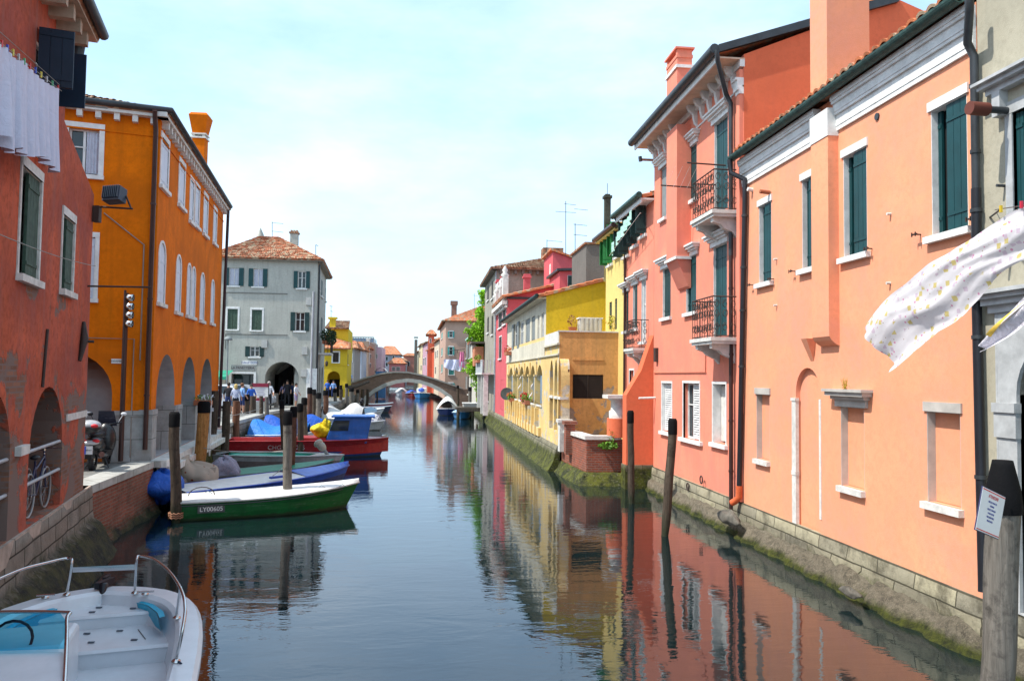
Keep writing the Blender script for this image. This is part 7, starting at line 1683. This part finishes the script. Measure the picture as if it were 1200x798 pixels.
# street lamps on quay
b=thing('street_lamp','thin street lamp with a grey hood in front of the bakery wall','street lamp',(gy(266,440,54).x,54,1.3)); x=b.location.x
MB().tube([(x,54,1.3),(x,54,5.9)],[.06,.04],8).build('pole',greysh,b); MB().lathe((x,54,5.8),[(.28,0),(.3,.05),(.18,.2),(.03,.26)],14).build('lamp_head',greysh,b)
# wooden rail at bridge foot
b=thing('railing','dark wooden handrail with rough bark along the left foot of the bridge','railing',(-8,84,1.3)); q=MB(); q.tube([gy(399,455,80),gy(418,452.5,84),gy(432,447.5,88)],[.16,.2,.14],8); q.build('beam',pw,b)
for x,Y in ((400,80),(406,81.5),(425,86),(431,88)): P=gy(x,456,Y); MB().tube([(P.x,Y,-.5),P],.16,8).build('post',pw,b)
# stones by the right wall
for x,y,lb,m in ((862,606,'pointed grey boulder lying against the ledge below the drainpipes',1),(1000,684,'small grey stone stuck on the ledge below the middle niche',.5),(520,632,None,1)):
    if lb is None: continue
    X0=6.98 if m==1 else 6.85; c=gx(x-8*m,y,X0); c.z=max(c.z,.12) if m==1 else .2
    q=MB(); blob(q,c,(.16*m,.55*m,.15*m),x*.01,0,8); b=tag(q.build('boulder',basic('boulder_grey',(.12,.11,.09),.9,var=.5,bump=.9)),lb,'stone')
# floating twig rope near 
# scooter
def scooter(label,loc,rz,main):
    b=thing('scooter',label,'scooter'); W[b.name]=Matrix.Identity(4); bk_=hp('scooter_black',(.012,.012,.014),.3)
    for a in(-.62,.68):
        w=MB().lathe((a,0,.24),[(.13,-.06),(.24,-.055),(.262,0),(.24,.055),(.13,.06)],20,M=Matrix.Rotation(pi/2,3,'X')).build('wheel',blackpipe,b); MB().lathe((a,0,.24),[(.02,-.05),(.13,-.04),(.13,.04),(.02,.05)],14,M=Matrix.Rotation(pi/2,3,'X')).build('rim',steel,w)
    q=MB(); q.ell((-.55,0,.62),.42,.19,.2); q.ell((-.2,0,.5),.35,.15,.16); q.box((.15,0,.32),(.6,.36,.12)); q.ell((.52,0,.62),.16,.24,.42); q.ell((.68,0,.5),.24,.1,.12); q.build('body',bk_,b)
    q=MB(); q.ell((-.35,0,.82),.45,.16,.09); q.build('seat',blackpipe,b)
    q=MB(); q.ell((-.95,0,1.0),.24,.25,.15); q.build('top_case',hp('case_black',(.015,.015,.018),.3),b); q=MB(); q.ell((-.95,0,1.06),.235,.245,.13); tc=q.build('case_lid',hp('silver_lid',(.45,.47,.5),.25),b)
    for s_ in(-1,1): MB().ell((-1.13,s_*.13,1.06),.05,.09,.045).build('reflector',redp_,tc); MB().ell((-.93,s_*.13,.7),.06,.08,.05).build('tail_light',redp_,b)
    MB().ell((-.9,0,.66),.12,.2,.06).build('tail_panel',hp('silver_lid',(.45,.47,.5),.25),b)
    pl=MB().box((-1.0,0,.5),(.015,.17,.19)).build('number_plate',gel,b); MB().box((-1.01,.065,.5),(.012,.03,.18)).build('plate_band',blue2,pl); text('BX 4271',.045,frameM(Vector((-1.012,-.01,.5)),(0,-1,0),(0,0,1)),blackpipe,pl,sx=.8)
    MB().box((-.85,0,.42),(.3,.14,.25)).build('rear_mudguard',bk_,b)
    q=MB(); q.tube([(.58,-.33,1.05),(.5,-.1,1.0),(.5,.1,1.0),(.58,.33,1.05)],.02,6); q.tube([(.6,0,.4),(.5,0,1.0)],.03,8); q.build('handlebar',blackpipe,b)
    for s_ in(-1,1): q=MB(); q.tube([(.52,s_*.27,1.05),(.56,s_*.36,1.22)],.008,5); q.ell((.57,s_*.38,1.25),.03,.07,.045); q.build('mirror',gel if s_<0 else blackpipe,b)
    q=MB(); q.grid(lambda u,v:Vector((.64-.16*v,(-.22+.44*u)*(1-.2*v),.95+.38*v)),6,4); q.build('windscreen',hp('smoke_screen',(.04,.045,.07),.15),b)
    q=MB(); q.tube([(-.2,-.2,.3),(-.75,-.22,.38)],[.03,.065],10); q.build('exhaust',steel,b); q=MB(); q.tube([(-.1,.12,.28),(-.2,.25,.01)],.015,5); q.tube([(-.1,-.12,.28),(-.2,-.25,.01)],.015,5); q.build('stand',zinc,b)
    b.location=loc; b.rotation_euler=(0,0,rz); return b
c=gz(121,541,1.3); scooter('dark scooter with a silver top case parked between the red and orange houses',(-7.78,19.9,1.3),R(98),None)
s2=scooter('second scooter with a grey cover, parked deeper behind the dark one',(-8.65,20.05,1.3),R(100),None)
# bicycles in the niche
def bicycle(label,loc,rz,frm):
    b=thing('bicycle',label,'bicycle'); W[b.name]=Matrix.Identity(4)
    for a in(-.52,.52):
        w=MB().tube([(a+.33*math.cos(t*pi/16),0,.34+.33*math.sin(t*pi/16)) for t in range(33)],.017,6,cap=False).build('wheel',basic('tyre_grey',(.3,.3,.3),.6),b); q=MB()
        for t in range(12): q.tube([(a,0,.34),(a+.31*math.cos(t*pi/6),0,.34+.31*math.sin(t*pi/6))],.003,3)
        q.tube([(a,-.04,.34),(a,.04,.34)],.02,6); q.build('spokes',steel,w)
    q=MB()
    for A,B in (((-.52,0,.34),(-.1,0,.3)),((-.1,0,.3),(-.2,0,.85)),((-.1,0,.3),(.38,0,.78)),((-.17,0,.7),(.36,0,.86)),((.36,0,.95),(.52,0,.34)),((-.52,0,.34),(-.19,0,.75))): q.tube([A,B],.018,6)
    q.build('frame',frm,b); MB().ell((-.22,0,.9),.13,.07,.04).build('saddle',blackpipe,b)
    q=MB(); q.tube([(.3,-.28,1.0),(.38,0,1.0),(.3,.28,1.0)],.014,6); q.tube([(.36,0,.9),(.38,0,1.0)],.014,6); q.build('handlebar',steel,b); MB().ell((-.85,0,.55),.02,.04,.03).build('reflector',redp_,b)
    q=MB(); q.tube([(-.1,.06,.3),(-.02,.1,.16)],.01,5); q.tube([(-.1,-.06,.3),(-.18,-.1,.44)],.01,5); q.build('crank',steel,b)
    b.location=loc; b.rotation_euler=(0,0,rz); return b
bb=bpy.data.objects['red_house']; Fn=Fr(tuple(N0),tuple(N2)); hz=math.atan2(DR.y,DR.x)
p1=Fn.p(2.2+s0_,1.33,-.36); bicycle('blue bicycle standing behind the dark one inside the arched niche',p1,hz,hp('bike_blue',(.02,.06,.35)))
p2=Fn.p(2.47+s0_,1.33,-.15); bicycle('dark bicycle in the niche with its front wheel against the far jamb',p2,hz,hp('bike_navy',(.03,.03,.08)))
# wire across left
rope('thin cable sagging across the red wall below its windows',Fw.p(*Fw.px(-30,262,.5),.5),Fw.p(*Fw.px(112,312,.5),.5),.05,.006)
# ---- one mesh per countable piece
def split_pieces(names,gap=.02):
    for o in [o for o in S.objects if o.type=='MESH' and o.parent and o.name.split('.')[0] in names]:
        me=o.data; n=len(me.vertices); par=list(range(n))
        def fd(i):
            while par[i]!=i: par[i]=par[par[i]]; i=par[i]
            return i
        for e in me.edges:
            a,b_=fd(e.vertices[0]),fd(e.vertices[1])
            if a!=b_: par[a]=b_
        isl={}
        for i in range(n): isl.setdefault(fd(i),[]).append(i)
        cl=[]
        for ids in isl.values():
            co_=[me.vertices[i].co for i in ids]; lo=[min(c[j] for c in co_)-gap for j in range(3)]; hi=[max(c[j] for c in co_)+gap for j in range(3)]; new=[set(ids),lo,hi]
            again=True
            while again:
                again=False
                for c in cl:
                    if all(c[1][j]<=new[2][j] and c[2][j]>=new[1][j] for j in range(3)):
                        new=[new[0]|c[0],[min(a,b_) for a,b_ in zip(new[1],c[1])],[max(a,b_) for a,b_ in zip(new[2],c[2])]]; cl.remove(c); again=True; break
            cl.append(new)
        if len(cl)<2: continue
        for c in cl:
            idx={v:i for i,v in enumerate(sorted(c[0]))}; m2=bpy.data.meshes.new(me.name); fs=[p for p in me.polygons if p.vertices[0] in idx]
            m2.from_pydata([me.vertices[v].co for v in sorted(c[0])],[],[[idx[v] for v in p.vertices] for p in fs])
            for m in me.materials: m2.materials.append(m)
            m2.polygons.foreach_set('material_index',[p.material_index for p in fs]); m2.polygons.foreach_set('use_smooth',[p.use_smooth for p in fs])
            q=bpy.data.objects.new(o.name.split('.')[0],m2); COL.objects.link(q); q.parent=o.parent
            for md in o.modifiers:
                b_=q.modifiers.new('bevel','BEVEL'); b_.width=md.width; b_.segments=2; b_.limit_method='ANGLE'
        bpy.data.objects.remove(o)
split_pieces({'stone_dado','eaves_bracket','shutter_catch','pier','stone_band','mooring_ring','wall_hook','wall_tie','meter_box','colonnette','cleat','hatch_latch','deck_fitting','arcade_post','niche_rail','clothes_rail','reflector','stub_pipe','coping'})
# ================================================================== LIGHT
w=bpy.data.worlds.new('World'); S.world=w; w.use_nodes=True; nt=w.node_tree; nt.nodes.clear()
SUN=Vector((-.55,-.13,.82)).normalized()
el=math.asin(SUN.z); az=math.atan2(SUN.x,SUN.y)
o=nt.nodes.new('ShaderNodeOutputWorld'); bg=nt.nodes.new('ShaderNodeBackground'); sk=nt.nodes.new('ShaderNodeTexSky'); sk.sky_type='NISHITA'; sk.sun_disc=False
sk.sun_elevation=el; sk.sun_rotation=az; sk.air_density=1.0; sk.dust_density=1.2; sk.ozone_density=1.6
tc=nt.nodes.new('ShaderNodeTexCoord'); mp=nt.nodes.new('ShaderNodeMapping'); mp.inputs['Scale'].default_value=(1.2,1.2,3.2); nt.links.new(tc.outputs['Generated'],mp.inputs[0])
no=nt.nodes.new('ShaderNodeTexNoise'); no.inputs['Scale'].default_value=1.7; no.inputs['Detail'].default_value=8; no.inputs['Roughness'].default_value=.58; nt.links.new(mp.outputs[0],no.inputs['Vector'])
rp=nt.nodes.new('ShaderNodeValToRGB'); rp.color_ramp.elements[0].position=.36; rp.color_ramp.elements[1].position=.68; nt.links.new(no.outputs['Fac'],rp.inputs[0])
mm=nt.nodes.new('ShaderNodeMath'); mm.operation='MULTIPLY_ADD'; mm.inputs[1].default_value=.30; mm.inputs[2].default_value=.50; nt.links.new(rp.outputs[0],mm.inputs[0])
mx=nt.nodes.new('ShaderNodeMix'); mx.data_type='RGBA'; nt.links.new(mm.outputs[0],mx.inputs[0]); nt.links.new(sk.outputs[0],mx.inputs[6]); cm=nt.nodes.new('ShaderNodeMix'); cm.data_type='RGBA'; cm.inputs[6].default_value=(2.5,3.9,5.0,1); cm.inputs[7].default_value=(4.2,5.0,5.6,1); nt.links.new(rp.outputs[0],cm.inputs[0]); nt.links.new(cm.outputs[2],mx.inputs[7])
nt.links.new(mx.outputs[2],bg.inputs[0]); bg.inputs[1].default_value=.15; nt.links.new(bg.outputs[0],o.inputs[0])
sd=bpy.data.lights.new('sun','SUN'); sd.energy=3.0; sd.angle=R(.6); sd.color=(1,.95,.87); so=bpy.data.objects.new('sun',sd); COL.objects.link(so)
so.rotation_euler=(-SUN).to_track_quat('-Z','Y').to_euler()
S.view_settings.view_transform='Standard'; S.view_settings.look='None'; S.view_settings.exposure=1.0; S.view_settings.gamma=1; S.view_settings.use_curve_mapping=False
S.cycles.max_bounces=8; S.cycles.diffuse_bounces=3; S.cycles.glossy_bounces=4; S.cycles.transparent_max_bounces=8; S.cycles.use_denoising=True
